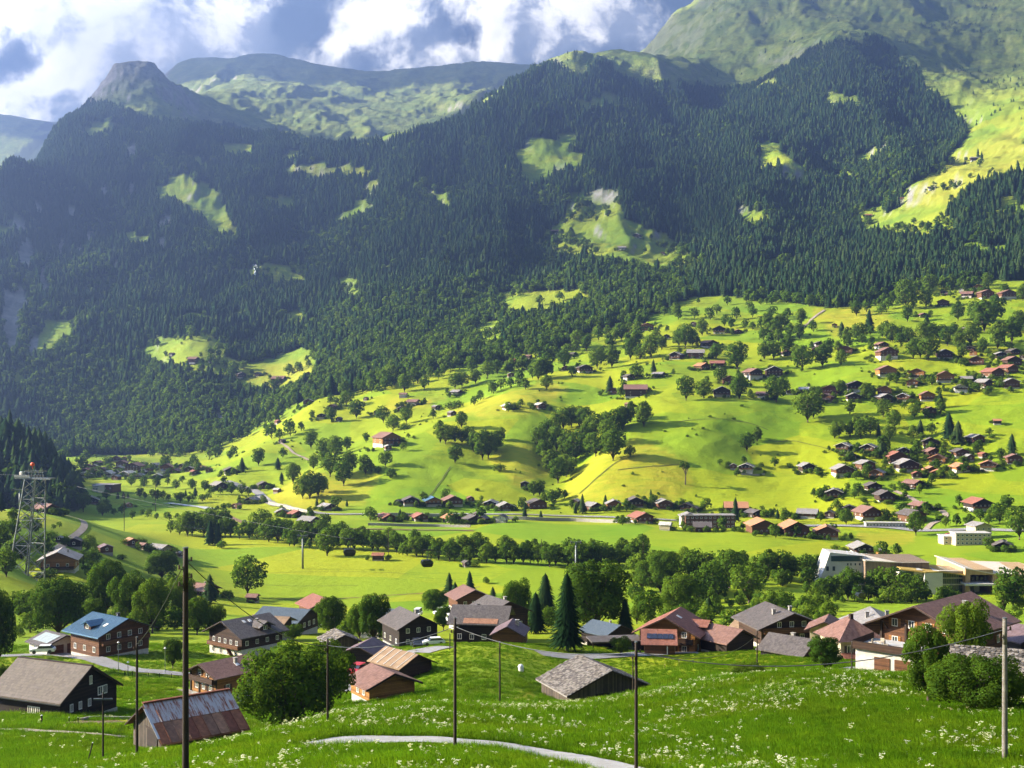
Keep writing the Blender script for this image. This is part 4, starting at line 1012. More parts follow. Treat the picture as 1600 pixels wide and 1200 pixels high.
def roof_material(name, c0, c1, course=0.34, rough=0.7, metal=0.0, wear=0.5):
    m, t, out = mat_new(name)
    P = t.n('ShaderNodeTexCoord').outputs['Object']
    sp = t.n('ShaderNodeSeparateXYZ'); t.l(P, sp.inputs[0])
    q = t.math('FRACT', t.math('DIVIDE', t.math('ABSOLUTE', sp.outputs[0]), course))
    row = t.math('FLOOR', t.math('DIVIDE', t.math('ABSOLUTE', sp.outputs[0]), course))
    cell = t.n('ShaderNodeCombineXYZ')
    t.l(row, cell.inputs[0]); t.l(t.math('FLOOR', t.math('ADD', t.math('DIVIDE', sp.outputs[1], course * 0.8), t.math('MULTIPLY', row, 0.5))), cell.inputs[1])
    wn = t.n('ShaderNodeTexWhiteNoise', noise_dimensions='3D'); t.l(cell.outputs[0], wn.inputs['Vector'])
    n = t.noise(P, 0.7, 7, 0.7)
    f = t.math('ADD', t.math('MULTIPLY', wn.outputs[0], 0.45), t.math('MULTIPLY', n, 0.7))
    col = t.mix(t.maprange(f, 0.25, 0.9), c0, c1)
    edge = t.ramp(q, (0.0, 0.35), (0.12, 1.0), (1.0, 1.0))
    col = t.mix(t.math('MULTIPLY', t.math('SUBTRACT', 1.0, edge), 0.55), col, (c0[0] * .35, c0[1] * .35, c0[2] * .35))
    lich = t.maprange(t.noise(P, 1.9, 8, 0.75), 0.56, 0.75, 0, wear)
    col = t.mix(lich, col, tuple(0.55 * a + 0.45 * b for a, b in zip(c1, (0.3, 0.28, 0.2))))
    principled(t, out, col, rough, 0.3, q, 0.6, 0.04, metal)
    return m
def plain_material(name, c, rough=0.7, spec=0.3, var=0.25, scale=1.5, metal=0.0):
    m, t, out = mat_new(name)
    P = t.n('ShaderNodeTexCoord').outputs['Object']
    n = t.noise(P, scale, 7, 0.65)
    d = tuple(max(0, a * (1 - var)) for a in c); b = tuple(min(1, a * (1 + var * 0.6)) for a in c)
    principled(t, out, t.mix(t.maprange(n, 0.3, 0.7), d, b), rough, spec, n, 0.15, 0.02, metal)
    return m
WALL = {'d': wood_material('dark_timber', (0.020, 0.011, 0.007), (0.065, 0.034, 0.020)), 'm': wood_material('brown_timber', (0.060, 0.026, 0.012), (0.150, 0.066, 0.028)),
        'o': wood_material('orange_timber', (0.16, 0.068, 0.018), (0.36, 0.165, 0.045)), 'k': wood_material('black_timber', (0.010, 0.007, 0.006), (0.032, 0.020, 0.014)),
        'g': wood_material('weathered_boards', (0.035, 0.027, 0.02), (0.11, 0.085, 0.062), 0.24, 'X'), 'w': plain_material('white_plaster', (0.50, 0.475, 0.43)), 'c': plain_material('cream_plaster', (0.40, 0.34, 0.23))}
ROOF = {'b': roof_material('brown_tiles', (0.115, 0.058, 0.044), (0.23, 0.125, 0.095)), 'r': roof_material('red_tiles', (0.155, 0.056, 0.038), (0.28, 0.115, 0.075)), 'o': roof_material('orange_tiles', (0.27, 0.115, 0.055), (0.41, 0.20, 0.105)),
        'g': roof_material('grey_tiles', (0.13, 0.12, 0.115), (0.28, 0.26, 0.24)), 'd': roof_material('dark_tiles', (0.052, 0.043, 0.039), (0.125, 0.106, 0.096)), 'u': roof_material('blue_metal_roof', (0.055, 0.12, 0.19), (0.09, 0.18, 0.27), 0.5, 0.42, 0.2, 0.12),
        's': roof_material('slate_blue_tiles', (0.045, 0.065, 0.085), (0.085, 0.11, 0.135)), 't': roof_material('taupe_tiles', (0.10, 0.080, 0.062), (0.155, 0.125, 0.098), 0.34, 0.7, 0, 0.15), 'y': roof_material('ochre_sheets', (0.17, 0.105, 0.055), (0.32, 0.215, 0.125), 0.9), 'w': roof_material('pale_sheets', (0.30, 0.285, 0.26), (0.46, 0.44, 0.40), 0.8),
        'p': roof_material('purple_tiles', (0.085, 0.055, 0.060), (0.17, 0.115, 0.12)), 'n': roof_material('rusty_sheets', (0.16, 0.055, 0.028), (0.33, 0.14, 0.075), 0.6)}
WALLN = {'d': 'dark timber', 'm': 'brown timber', 'o': 'orange timber', 'k': 'blackened timber', 'g': 'weathered timber', 'w': 'white plastered', 'c': 'cream plastered'}
ROOFN = {'b': 'brown', 'r': 'red', 'o': 'orange', 'g': 'grey', 'd': 'dark', 'u': 'blue', 't': 'taupe', 's': 'slate blue', 'y': 'ochre', 'w': 'pale', 'p': 'purplish', 'n': 'rusty'}
PLASTER = WALL['w']
STONE = plain_material('rough_stone', (0.30, 0.28, 0.25), 0.9, 0.2, 0.5, 3.0)
CONCRETE = plain_material('concrete', (0.42, 0.41, 0.39), 0.85, 0.25, 0.2, 0.6)
FRAME_W = plain_material('white_window_paint', (0.72, 0.70, 0.66), 0.5, 0.4, 0.08)
DARKWOOD = plain_material('dark_beams', (0.035, 0.02, 0.013), 0.7, 0.3, 0.3)
METAL_D = plain_material('dark_metal', (0.06, 0.065, 0.07), 0.45, 0.5, 0.2, 2.0, 0.6)
def glass_material():
    m, t, out = mat_new('window_glass')
    P = t.n('ShaderNodeNewGeometry').outputs['Position']
    n = t.noise(P, 0.9, 3, 0.6)
    principled(t, out, t.mix(n, (0.012, 0.016, 0.02), (0.05, 0.06, 0.07)), 0.08, 0.7)
    return m
GLASS = glass_material()

def chevron(W, L, He, pitch, oe, og, t, off=0.0):
    """cross-section outline of a gable roof (x, z), ridge shifted by off"""
    tp = math.tan(pitch); Hr = He + (W / 2 - abs(off)) * tp
    xl, xr = -W / 2 - oe, W / 2 + oe
    sl = (Hr - He) / (W / 2 + off); sr = (Hr - He) / (W / 2 - off)
    zl, zr = He - oe * sl, He - oe * sr
    return [(xl, zl), (off, Hr), (xr, zr), (xr, zr + t), (off, Hr + t * 1.12), (xl, zl + t)], Hr

WIN_CACHE = {}
def window(parent, M, w=0.9, h=1.1, detail=0, shutter=None):
    """window on a wall: M places its middle, local -Y looks out"""
    key = (round(w, 2), round(h, 2), detail, shutter)
    if key not in WIN_CACHE:
        f = MB(); fr = 0.09 if detail else 0.14
        f.box(-w / 2, w / 2, -.05, .05, h / 2 - fr, h / 2); f.box(-w / 2, w / 2, -.07, .05, -h / 2 - .03, -h / 2 + fr)
        f.box(-w / 2, -w / 2 + fr, -.048, .05, -h / 2 + fr, h / 2 - fr); f.box(w / 2 - fr, w / 2, -.048, .05, -h / 2 + fr, h / 2 - fr)
        if detail: f.box(-.035, .035, -.045, .05, -h / 2 + fr, h / 2 - fr)
        p = MB(); p.box(-w / 2 + fr * .5, w / 2 - fr * .5, -.02, .04, -h / 2 + fr * .5, h / 2 - fr * .5)
        if not detail:
            for q in p.f: pass
            b = len(f.v); f.v.extend(p.v); f.f.extend([tuple(b + i for i in q) for q in p.f]); f.m.extend([1] * len(p.f))
            WIN_CACHE[key] = (f.mesh('window', [FRAME_W, GLASS]),)
        else:
            s = MB()
            if shutter:
                for sg in (-1, 1): s.box(sg * (w / 2 + .26) - .22, sg * (w / 2 + .26) + .22, -.06, .0, -h / 2, h / 2)
            WIN_CACHE[key] = (f.mesh('window', [FRAME_W]), p.mesh('pane', [GLASS]), s.mesh('shutter', [WALL[shutter]]) if shutter else None)
    ms = WIN_CACHE[key]
    o = obj('window', ms[0], parent); o.matrix_local = M
    if detail:
        obj('pane', ms[1], o)
        if ms[2]: obj('shutters', ms[2], o)
    return o

def house(name, label, p, rz, W, L, He, pitch=R(24), wall='m', roof='b', baseh=1.0, base=None, oe=0.9, og=1.1, detail=0, rows=None, side=None, balcony=True, off=0.0, chim=0, group=None, cat='house', gable_wall=None, deep=4.0, roof_t=0.2, door=True, shutter=None, balc_rows=None, roof_obj=True):
    root = empty(name, p, rz)
    sec, Hr = chevron(W, L, He, pitch, 0, 0, 0.0, off)
    body = MB()
    body.prism([(-W / 2, -L / 2, baseh), (W / 2, -L / 2, baseh), (W / 2, -L / 2, He), (off, -L / 2, Hr), (-W / 2, -L / 2, He)], (0, 0, 0), (0, L, 0))
    wo = body.build('wall', WALL[wall], root)
    b = MB(); b.box(-W / 2 + .06, W / 2 - .06, -L / 2 + .06, L / 2 - .06, -deep, baseh + .02); b.build('foundation', base or PLASTER, root)
    if roof_obj:
        rs, _ = chevron(W, L, He, pitch, oe, og, roof_t, off)
        r = MB(); r.prism([(x, -L / 2 - og, z) for x, z in rs], (0, 0, 0), (0, L + 2 * og, 0))
        ro = r.build('roof', ROOF[roof], root)
        if detail or W > 9:
            for yy in (-L / 2 - og - .05, L / 2 + og + .01):
                fb = MB()
                (xl, zl), (xm, zm), (xr_, zr) = rs[0], rs[1], rs[2]
                fb.prism([(xl, yy, zl - .06), (xm, yy, zm - .06), (xr_, yy, zr - .06), (xr_, yy, zr + roof_t * .8), (xm, yy, zm + roof_t * .9), (xl, yy, zl + roof_t * .8)], (0, 0, 0), (0, .04, 0))
                fb.build('bargeboard', DARKWOOD if detail else WALL['m'] if wall == 'o' else FRAME_W if roof in 'gw' else DARKWOOD, ro)
        for c_ in range(chim):
            cb = MB(); cx = (0.22 - 0.4 * c_) * W; cy = (0.1 - 0.3 * c_) * L
            zc = Hr - abs(cx - off) * math.tan(pitch)
            cb.box(cx - .3, cx + .3, cy - .3, cy + .3, zc - .3, zc + 1.15); cb.box(cx - .4, cx + .4, cy - .4, cy + .4, zc + 1.15, zc + 1.27)
            cb.build('chimney', METAL_D if detail and roof in 'tu' else STONE, ro)
    st = 2.65
    rows = rows if rows is not None else max(1, int((He - baseh * 0.3) / st))
    z = max(baseh, 0) + 1.45
    for k in range(rows):
        half = W / 2 - 0.9 if z < He else max(0.0, (Hr - z - 0.7) / math.tan(pitch))
        n = max(1, int(2 * half / (2.6 if not detail else 2.2)))
        if not detail: n = min(n, 4)
        for i in range(n):
            xx = (-half + 2 * half * (i + .5) / n) if n > 1 else 0
            window(root, Matrix.Translation((xx, -L / 2 - .03, z)), 1.0 if not detail else 0.95, 1.15, detail, shutter)
        z += st
    if baseh > 1.6 and not detail:
        for xx in (-W * .25, W * .25): window(root, Matrix.Translation((xx, -L / 2 + .03, baseh * 0.5)), 1.2, 1.0, 0)
    for sd, n in (side or {}).items():
        sg = 1 if sd == 'r' else -1
        z = baseh + 1.45
        for k in range(max(1, int((He - baseh) / st))):
            for i in range(n):
                yy = -L / 2 + L * (i + .5) / n
                window(root, Matrix.Translation((sg * (W / 2 + .03), yy, z)) @ Matrix.Rotation(sg * R(90), 4, 'Z'), 0.95, 1.15, detail, shutter)
            z += st
    if balcony:
        for k in range(balc_rows or (1 if rows < 2 else rows - 1)):
            zb = max(baseh, 0) + st * (k + (1 if rows > 1 else 0)) - (0.1 if rows > 1 else -.05)
            if zb > He + 1.2: break
            bb = MB(); bw = W * (0.47 if zb < He else 0.3)
            bb.box(-bw, bw, -L / 2 - 1.05, -L / 2 - .01, zb - .12, zb)
            bb.box(-bw, bw, -L / 2 - 1.07, -L / 2 - 1.0, zb + .02, zb + .92)
            bb.box(-bw - .05, bw + .05, -L / 2 - 1.12, -L / 2 - .95, zb + .93, zb + 1.0)
            for sg in (-1, 1): bb.box(sg * bw - .03, sg * bw + .03, -L / 2 - .99, -L / 2 - .02, zb + .02, zb + .92)
            bb.build('balcony', WALL['m' if wall in 'dkm' else 'd'], root)
    tag(root, label, cat, group)
    return root

# ------------------------------------------------------------------ the houses of the valley, zone by zone: (x, y of foot, width, roof+wall, yaw, size of house along its ridge / width)
HZ = {
 'topmost row on the right hillside': (1250, [(1477, 461, 16, 'dk'), (1511, 465, 22, 'bd', 60), (1539, 465, 23, 'bm'), (1527, 453, 15, 'oo'), (1572, 466, 25, 'bm'), (1502, 457, 10, 'gw'), (1498, 448, 10, 'gd'), (1396, 467, 10, 'om'), (1385, 466, 8, 'gw')]),
 'meadow below the topmost houses': (1150, [(1474, 477, 22, 'bm'), (1441, 495, 11, 'bd'), (1473, 516, 13, 'gd'), (1508, 518, 13, 'gm'), (1304, 511, 10, 'rm')]),
 'row below the tree belt at far right': (1050, [(1322, 552, 26, 'bm'), (1377, 544, 19, 'bd'), (1385, 559, 28, 'bm'), (1475, 558, 24, 'gd'), (1516, 548, 17, 'gd'), (1521, 556, 15, 'oo'), (1526, 569, 28, 'bm'), (1562, 559, 17, 'gd'), (1583, 554, 19, 'dk'), (1581, 570, 24, 'bd'), (1597, 561, 10, 'bd')]),
 'upper lane of the right village': (1000, [(1384, 586, 28, 'bo'), (1433, 589, 32, 'bo'), (1476, 595, 30, 'bo'), (1510, 596, 17, 'gm', 75), (1551, 589, 32, 'rm', 20), (1575, 582, 28, 'rm', 20)]),
 'second lane of the right village': (960, [(1426, 602, 22, 'bo'), (1382, 615, 27, 'bo'), (1337, 610, 30, 'dk'), (1303, 617, 15, 'bm'), (1537, 604, 26, 'gd', 30), (1579, 604, 26, 'gm'), (1501, 612, 24, 'dw')]),
 'third lane of the right village': (930, [(1333, 625, 22, 'gd'), (1381, 627, 24, 'gd'), (1412, 625, 24, 'gm'), (1448, 624, 24, 'bo'), (1452, 646, 20, 'bd'), (1558, 663, 13, 'ok', 80)]),
 'top row of the lower right cluster': (900, [(1318, 703, 28, 'gd', -30), (1358, 705, 28, 'gd', -30), (1412, 709, 21, 'gd'), (1454, 697, 28, 'dd', -15), (1500, 713, 22, 'dm'), (1524, 690, 25, 'gm'), (1536, 715, 13, 'rm'), (1514, 720, 15, 'gm'), (1584, 722, 26, 'bm')]),
 'middle row of the lower right cluster': (880, [(1330, 716, 17, 'gd'), (1352, 732, 28, 'gm'), (1400, 722, 30, 'rm'), (1457, 712, 21, 'bd'), (1465, 724, 32, 'oo'), (1416, 735, 32, 'gd'), (1500, 737, 26, 'oo'), (1544, 733, 32, 'om')]),
 'bottom row of the lower right cluster': (860, [(1316, 742, 30, 'gm'), (1370, 745, 28, 'go'), (1454, 741, 24, 'om'), (1464, 744, 22, 'oo'), (1432, 747, 15, 'rd'), (1260, 735, 23, 'gd')]),
 'slope between the cluster and the valley road': (780, [(1427, 761, 28, 'bd', 30), (1364, 766, 23, 'dd'), (1382, 781, 26, 'dd'), (1307, 774, 22, 'dd'), (1528, 796, 36, 'rk'), (1327, 799, 20, 'dd'), (1355, 810, 40, 'bm', 15), (1425, 814, 40, 'dm', 15), (1438, 796, 28, 'bd', 20)]),
 'edge of the meadow behind the long concrete building': (600, [(1346, 865, 33, 'gk'), (1377, 869, 20, 'gy' if False else 'go', 25), (1567, 860, 33, 'dk')]),
 'old farms on the round hilltop': (1000, [(1057, 560, 24, 'gd'), (1087, 559, 28, 'gm', 80), (1097, 577, 24, 'om', 30), (1121, 574, 24, 'rd', 75), (1029, 589, 19, 'gw', 60), (1107, 542, 26, 'bd', 30), (1125, 521, 24, 'dk'), (1152, 521, 11, 'bd'), (1084, 509, 11, 'bd'), (1042, 529, 11, 'dk'), (1176, 589, 30, 'bd', 20), (1209, 587, 28, 'gd'), (1140, 600, 24, 'bm')]),
 'row of farms under the round trees': (980, [(1128, 619, 30, 'gd'), (1192, 621, 20, 'bm', 70), (1258, 613, 18, 'wd', 80), (1296, 614, 26, 'bm'), (1290, 627, 30, 'bm'), (1236, 616, 15, 'dd'), (1279, 551, 20, 'bm'), (1279, 541, 13, 'dk'), (1228, 555, 14, 'bd')]),
 'slope above the riverside road': (850, [(1166, 736, 27, 'gk'), (1146, 733, 13, 'gm')]),
 'right half of the road row': (800, [(1037, 793, 26, 'gm'), (1072, 796, 22, 'dd'), (1086, 800, 15, 'dk'), (1150, 802, 36, 'od', 82), (1179, 807, 27, 'dk', 25), (1262, 809, 33, 'gm', 70), (1297, 809, 20, 'dd'), (1303, 776, 28, 'gd')]),
 'big chalets above the railway gallery': (740, [(1189, 832, 42, 'om'), (1240, 836, 42, 'om'), (1291, 841, 42, 'om'), (1040, 828, 22, 'wc', 70), (1097, 830, 24, 'dm', 85)]),
 'middle of the road row': (800, [(767, 792, 22, 'gk'), (790, 797, 26, 'gm'), (839, 794, 32, 'dm', 15), (899, 790, 20, 'gd'), (926, 796, 28, 'gm', 30), (959, 794, 23, 'go'), (992, 790, 25, 'dk'), (1002, 818, 38, 'rm', 20), (745, 812, 18, 'dm'), (755, 822, 21, 'dd'), (784, 829, 20, 'dw'), (820, 762, 14, 'dk')]),
 'left end of the road row': (800, [(623, 788, 13, 'dk'), (642, 789, 28, 'dk', 10), (676, 790, 30, 'uo', 15), (707, 790, 34, 'bm', 15), (735, 784, 13, 'bm'), (604, 814, 28, 'rm', 30), (656, 814, 28, 'rm', 20), (706, 816, 30, 'od', 30), (739, 818, 30, 'dm', 20)]),
 'bend of the valley road': (760, [(511, 797, 25, 'gd', 40), (441, 806, 22, 'go', 10), (463, 808, 24, 'ro', 30), (483, 820, 30, 'gm', 60), (394, 786, 20, 'gd', -20), (370, 795, 15, 'om', -30), (412, 762, 22, 'dk', 20), (433, 770, 13, 'wm', 60), (342, 763, 26, 'gd', 40), (360, 740, 24, 'dk', 20)]),
 'open valley field': (500, [(591, 876, 18, 'nd', 85), (729, 886, 14, 'dd', 30), (395, 947, 18, 'bd', 80), (318, 938, 44, 'bd', 60), (202, 793, 13, 'oo', 30)]),
 'yellow knoll with the large farmhouse': (950, [(604, 694, 46, 'bo', 35), (606, 703, 13, 'wm', 20), (793, 639, 18, 'wm', 30), (844, 637, 18, 'wm', 30)]),
 'western meadow slope': (1000, [(502, 654, 15, 'dk'), (530, 658, 11, 'dd'), (520, 638, 13, 'bm'), (482, 632, 17, 'gm'), (630, 621, 13, 'bw', 80), (646, 633, 19, 'bc', 70), (627, 642, 13, 'dd'), (589, 647, 9, 'dd'), (681, 640, 14, 'gd', 40), (706, 650, 15, 'gd', 40), (713, 616, 16, 'gd', 60), (572, 626, 9, 'bm')]),
 'middle hamlet': (1050, [(983, 593, 19, 'dd', 20), (913, 582, 26, 'dd', 10), (884, 579, 13, 'bm'), (959, 615, 18, 'bm'), (993, 618, 36, 'bd', 85), (982, 636, 13, 'bd', 40), (798, 589, 11, 'gm'), (804, 566, 15, 'rm', 40), (826, 577, 10, 'bm'), (826, 561, 12, 'bd', 60), (893, 546, 11, 'rd'), (892, 557, 15, 'dk', 60), (1010, 516, 22, 'bo'), (984, 521, 14, 'bd'), (769, 517, 9, 'gw', 80)]),
 'clearing in the spruce wood': (1700, [(867, 364, 12, 'bd', 80), (972, 390, 12, 'gd', 80), (996, 371, 14, 'gd'), (1036, 398, 8, 'bd')]),
 'sunlit alp at far right': (1700, [(1522, 251, 12, 'gd', 80), (1436, 271, 9, 'bd', 80), (1455, 296, 9, 'dk', 80), (1408, 313, 9, 'rm', 80), (1357, 339, 10, 'rd', 80)]),
 'meadow shelf below the wooded mountain': (1500, [(302, 566, 15, 'bm', 80), (331, 566, 11, 'bm'), (314, 584, 14, 'bd'), (278, 578, 12, 'bd'), (377, 589, 17, 'dd', 30), (404, 587, 11, 'dd'), (436, 598, 22, 'bm', 80), (372, 605, 9, 'bd'), (482, 587, 11, 'gk'), (464, 616, 14, 'bd'), (269, 556, 9, 'bd')]),
 'wooded slope above the distant village': (1000, [(434, 647, 13, 'bm'), (434, 662, 12, 'rm', 40), (423, 678, 12, 'bd'), (306, 682, 13, 'rw', 85), (441, 692, 11, 'dd')]),
 'back of the distant village': (1050, [(153, 727, 15, 'bd'), (181, 720, 15, 'bm'), (194, 720, 11, 'oo'), (138, 732, 11, 'bm'), (148, 733, 11, 'gm'), (191, 728, 17, 'bm'), (222, 729, 14, 'bm')]),
 'middle of the distant village': (1000, [(138, 740, 20, 'rm'), (160, 737, 12, 'bm'), (211, 735, 26, 'bm'), (186, 736, 15, 'gm'), (242, 731, 18, 'gd'), (261, 735, 19, 'oo'), (288, 732, 18, 'dm'), (303, 742, 14, 'rm', 40), (314, 735, 16, 'om'), (327, 738, 10, 'bm'), (152, 742, 12, 'bd'), (177, 741, 13, 'gm'), (223, 741, 14, 'gd'), (233, 739, 12, 'bm'), (251, 742, 13, 'gw'), (275, 739, 14, 'bm'), (296, 737, 12, 'gd')]),
 'front of the distant village': (960, [(168, 745, 18, 'ww'), (132, 746, 18, 'gw'), (200, 744, 20, 'wc'), (218, 748, 16, 'gw'), (246, 747, 14, 'wc'), (182, 750, 14, 'gm'), (143, 809, 26, 'gk', 20)]),
 'left slope around the lattice tower': (380, [(94, 889, 62, 'go', 12), (70, 801, 33, 'bm', 60), (117, 856, 24, 'dk', 10), (93, 849, 9, 'gd'), (165, 865, 27, 'pm', 30), (205, 854, 24, 'om', 40), (224, 859, 16, 'bd', 60), (250, 865, 34, 'gc', 60), (281, 871, 12, 'gd', 60)]),
}
HPH = {'topmost row on the right hillside': 'in the topmost row on the right', 'meadow below the topmost houses': 'below the topmost houses', 'row below the tree belt at far right': 'below the right tree belt',
       'old farms on the round hilltop': 'among the farms on the round hilltop', 'row of farms under the round trees': 'in the farm row by the round trees', 'yellow knoll with the large farmhouse': 'on the yellow knoll',
       'slope between the cluster and the valley road': 'on the slope above the right road', 'edge of the meadow behind the long concrete building': 'behind the long concrete building', 'meadow shelf below the wooded mountain': 'on the meadow shelf under the mountain',
       'big chalets above the railway gallery': 'above the grey railway gallery', 'wooded slope above the distant village': 'on the slope above the distant village', 'left slope around the lattice tower': 'around the lattice tower', 'slope above the riverside road': 'on the bare slope above the road',
       'right half of the road row': 'in the right half of the road row', 'middle of the road row': 'in the middle of the road row', 'left end of the road row': 'at the left end of the road row', 'bend of the valley road': 'at the bend of the valley road',
       'open valley field': 'in the open valley field', 'middle hamlet': 'in the hillside hamlet', 'clearing in the spruce wood': 'on the clearing in the spruce wood', 'sunlit alp at far right': 'on the sunlit alp', 'western meadow slope': 'on the western meadow slope'}
HPH.update({'upper lane of the right village': 'in the right village, first lane', 'second lane of the right village': 'in the right village, second lane', 'third lane of the right village': 'in the right village, third lane', 'top row of the lower right cluster': 'in the lower right cluster, top row', 'middle row of the lower right cluster': 'in the lower right cluster, middle row', 'bottom row of the lower right cluster': 'in the lower right cluster, bottom row'})
FARH = []
for zn, (ymin, L_) in HZ.items():
    ph = HPH.get(zn, 'in the ' + zn if 'lane' in zn or 'row' in zn else 'at the ' + zn)
    L_ = sorted(L_, key=lambda q: q[0])
    for nth, q in enumerate(L_):
        x, y, w, code = q[:4]
        yaw = q[4] if len(q) > 4 else random.uniform(-28, 12)
        p = at(x, y, ymin); sc = p.y / F
        Wm = w * sc * 0.96
        cy_, sy_ = abs(math.cos(R(yaw))), abs(math.sin(R(yaw)))
        asp = random.uniform(0.85, 1.1) if w > 14 else random.uniform(0.9, 1.25)
        Wm = Wm / (cy_ + asp * sy_)
        hut = Wm < 7.0
        He = max(2.2, min(6.0, (0.33 if not hut else 0.38) * Wm + (0.8 if hut else 0)))
        base = 0.5 if hut else random.choice((-1.2, -0.8, 0.2, 1.1))
        if code[1] in 'w': base = He * 0.5
        o = house('hut' if hut else 'chalet', '', (p.x, p.y, p.z + (0.2 if hut else 0.4)), R(yaw), Wm, Wm * asp, He, R(random.uniform(21, 26)), code[1], code[0], base, STONE if hut else None,
                  0.5 if hut else 1.35, 0.6 if hut else 1.7, 0, rows=(1 if hut else None), balcony=not hut, chim=0 if hut else random.choice((0, 1, 1)), side=None if hut or w < 20 else {'l': 2, 'r': 2} if abs(yaw) > 10 else None)
        kind = 'hut' if hut else 'chalet'
        FARH.append((p.x, p.y, Wm, hut))
        lab = f"{WALLN[code[1]]} {kind}, {ROOFN[code[0]]} roof, {ORD[nth + 1]} from left {ph}"
        tag(o, lab, 'hut' if hut else 'house', ('huts ' if hut else 'chalets ') + ph)

# hedges and garden shrubs between the houses
gs = []
for (x_, y_, w_, hut) in FARH:
    for k in range(2 if hut else 13):
        a_ = random.uniform(0, 6.283); d_ = w_ * random.uniform(.75, 1.5)
        gx, gy = x_ + math.cos(a_) * d_, y_ + math.sin(a_) * d_ * .8
        if gy > y_ - w_ * 1.1 or True: gs.append((gx, gy, float(hz(gx, gy)) - .2, random.uniform(1.6, 4.6)))
n_ = 900
ly = np.sqrt(RNG.uniform(870 ** 2, 1500 ** 2, n_)); lx = RNG.uniform(-.3, .43, n_) * ly; kp = fbm(lx / 50, ly / 50, 711, 3) > .12
gs += [(x_, y_, float(hz(x_, y_)) - .2, random.uniform(1.0, 3.0)) for x_, y_ in zip(lx[kp], ly[kp])]
gs = np.array(gs)
gt = []
for (x_, y_, w_, hut) in FARH:
    for k in range(0 if hut else 2):
        a_ = random.uniform(0, 6.283); d_ = w_ * random.uniform(1.0, 1.9); gx, gy = x_ + math.cos(a_) * d_, y_ + math.sin(a_) * d_
        gt.append((gx, gy, float(hz(gx, gy)) - .2, random.uniform(4.5, 11)))
gt = np.array(gt)
scatter('garden_trees', gt[:, :3], gt[:, 3], RNG.uniform(0, 6.28, len(gt)), RNG.integers(0, 3, len(gt)), PROTO_B, 'small garden trees between the distant houses', RNG.uniform(.8, 1.2, len(gt)))
scatter('garden_shrubs', gs[:, :3], gs[:, 3], RNG.uniform(0, 6.28, len(gs)), np.zeros(len(gs), int), [BUSH_O], 'hedges and garden shrubs among the houses and slopes', RNG.uniform(.9, 1.7, len(gs)))
# ------------------------------------------------------------------ houses of the foreground
SIZE = {172: .86, 384: .74, 352: .70, 640: .80, 948: .66, 88: .9, 571: .9, 292: .93}      # true size of a house against the drawn one
def near(name, label, x, y, Y, yaw, W, L, He, **kw):
    """a house whose foot stands at bearing x, sight height y, at distance Y"""
    X = (x - 800) / F * Y
    zt = float(hz(X, Y)); zp = (600 - y) / F * Y
    kw.setdefault('detail', 1); kw.setdefault('group', 'houses of the near hamlet')
    FOOT.append((X, Y))
    kw.setdefault('deep', max(3.0, zp - zt + 3.0))
    o = house(name, label, (X, Y, zp), R(yaw), W, L, He, **kw)
    k_ = SIZE.get(x, 1.0); o.scale = (k_, k_, k_)
    return o
def part(root, name, mat, *boxes):
    mb = MB()
    for b in boxes: mb.box(*b)
    return mb.build(name, mat, root)
def slope_M(W, He, pitch, off, side, s, y, lift=0.0):
    """frame on a roof slope: side +1 right / -1 left, s metres down from the ridge"""
    Hr = He + (W / 2 - abs(off)) * math.tan(pitch)
    x = off + side * s * math.cos(pitch); z = Hr - s * math.sin(pitch) + lift
    return Matrix.Translation((x, y, z)) @ Matrix.Rotation(side * pitch, 4, 'Y')
SOLAR = plain_material('solar_cells', (0.012, 0.016, 0.035), 0.15, 0.7, 0.2, 3.0)
SOLAR_L = plain_material('pale_solar_glass', (0.34, 0.38, 0.36), 0.2, 0.6, 0.15, 2.0)
def skylight(root, W, He, pitch, off, side, s, y, mat=None):
    mb = MB(); M = slope_M(W, He, pitch, off, side, s, y, 0.26); mb.box(-.55, .55, -.4, .4, 0, .08, 0, M)
    return mb.build('skylight', mat or FRAME_W, root)

# dark barn with taupe tiles, bottom left
b1 = near('barn', 'dark brown barn with plain taupe tiled roof at the lower left', 86, 1116, 148, 66, 9.2, 10.6, 3.2, pitch=R(33), wall='k', roof='t', baseh=0.35, base=STONE, oe=0.55, og=0.5, balcony=False, rows=0, cat='barn')
for i in range(3): window(b1, Matrix.Translation((-4.63, -1.9 + 0.62 * i, 1.75)) @ Matrix.Rotation(R(-90), 4, 'Z'), 0.6, 0.85, 1)
for i, xx in enumerate((-2.9, -1.5, 0.0)): window(b1, Matrix.Translation((xx, -5.33, 2.0)), 0.5, 0.9, 1)
for xx in (1.75, 2.55): window(b1, Matrix.Translation((xx, -5.33, 3.0)), 0.75, 1.0, 1)
window(b1, Matrix.Translation((0.2, -5.33, 4.6)), 0.45, 1.0, 1)
part(b1, 'ridge_cap', DARKWOOD, (-.16, .16, -5.8, 5.8, 6.27, 6.42)); part(b1, 'gutter', METAL_D, (-5.25, -5.12, -5.8, 5.8, 2.78, 2.9))
part(b1, 'plinth', CONCRETE, (-4.62, 4.66, -5.36, -5.2, -1.6, 0.35))
fr = MB(); rr2 = random.Random(4)
for i in range(90):
    yy = rr2.uniform(-5.2, 5.2); sz_ = rr2.uniform(.12, .28); xx = -4.75 - rr2.uniform(0, .7)
    q = [Vector((xx + rr2.uniform(-1, 1) * sz_ * .3 + math.cos(a) * sz_, yy + math.sin(a) * sz_, rr2.uniform(-.9, -.4) + (0.35 if k else 0))) for k in (0, 1) for a in (0, 2.1, 4.2)]
    fr.add(q, [(0, 2, 1), (3, 4, 5), (0, 1, 4, 3), (1, 2, 5, 4), (2, 0, 3, 5)])
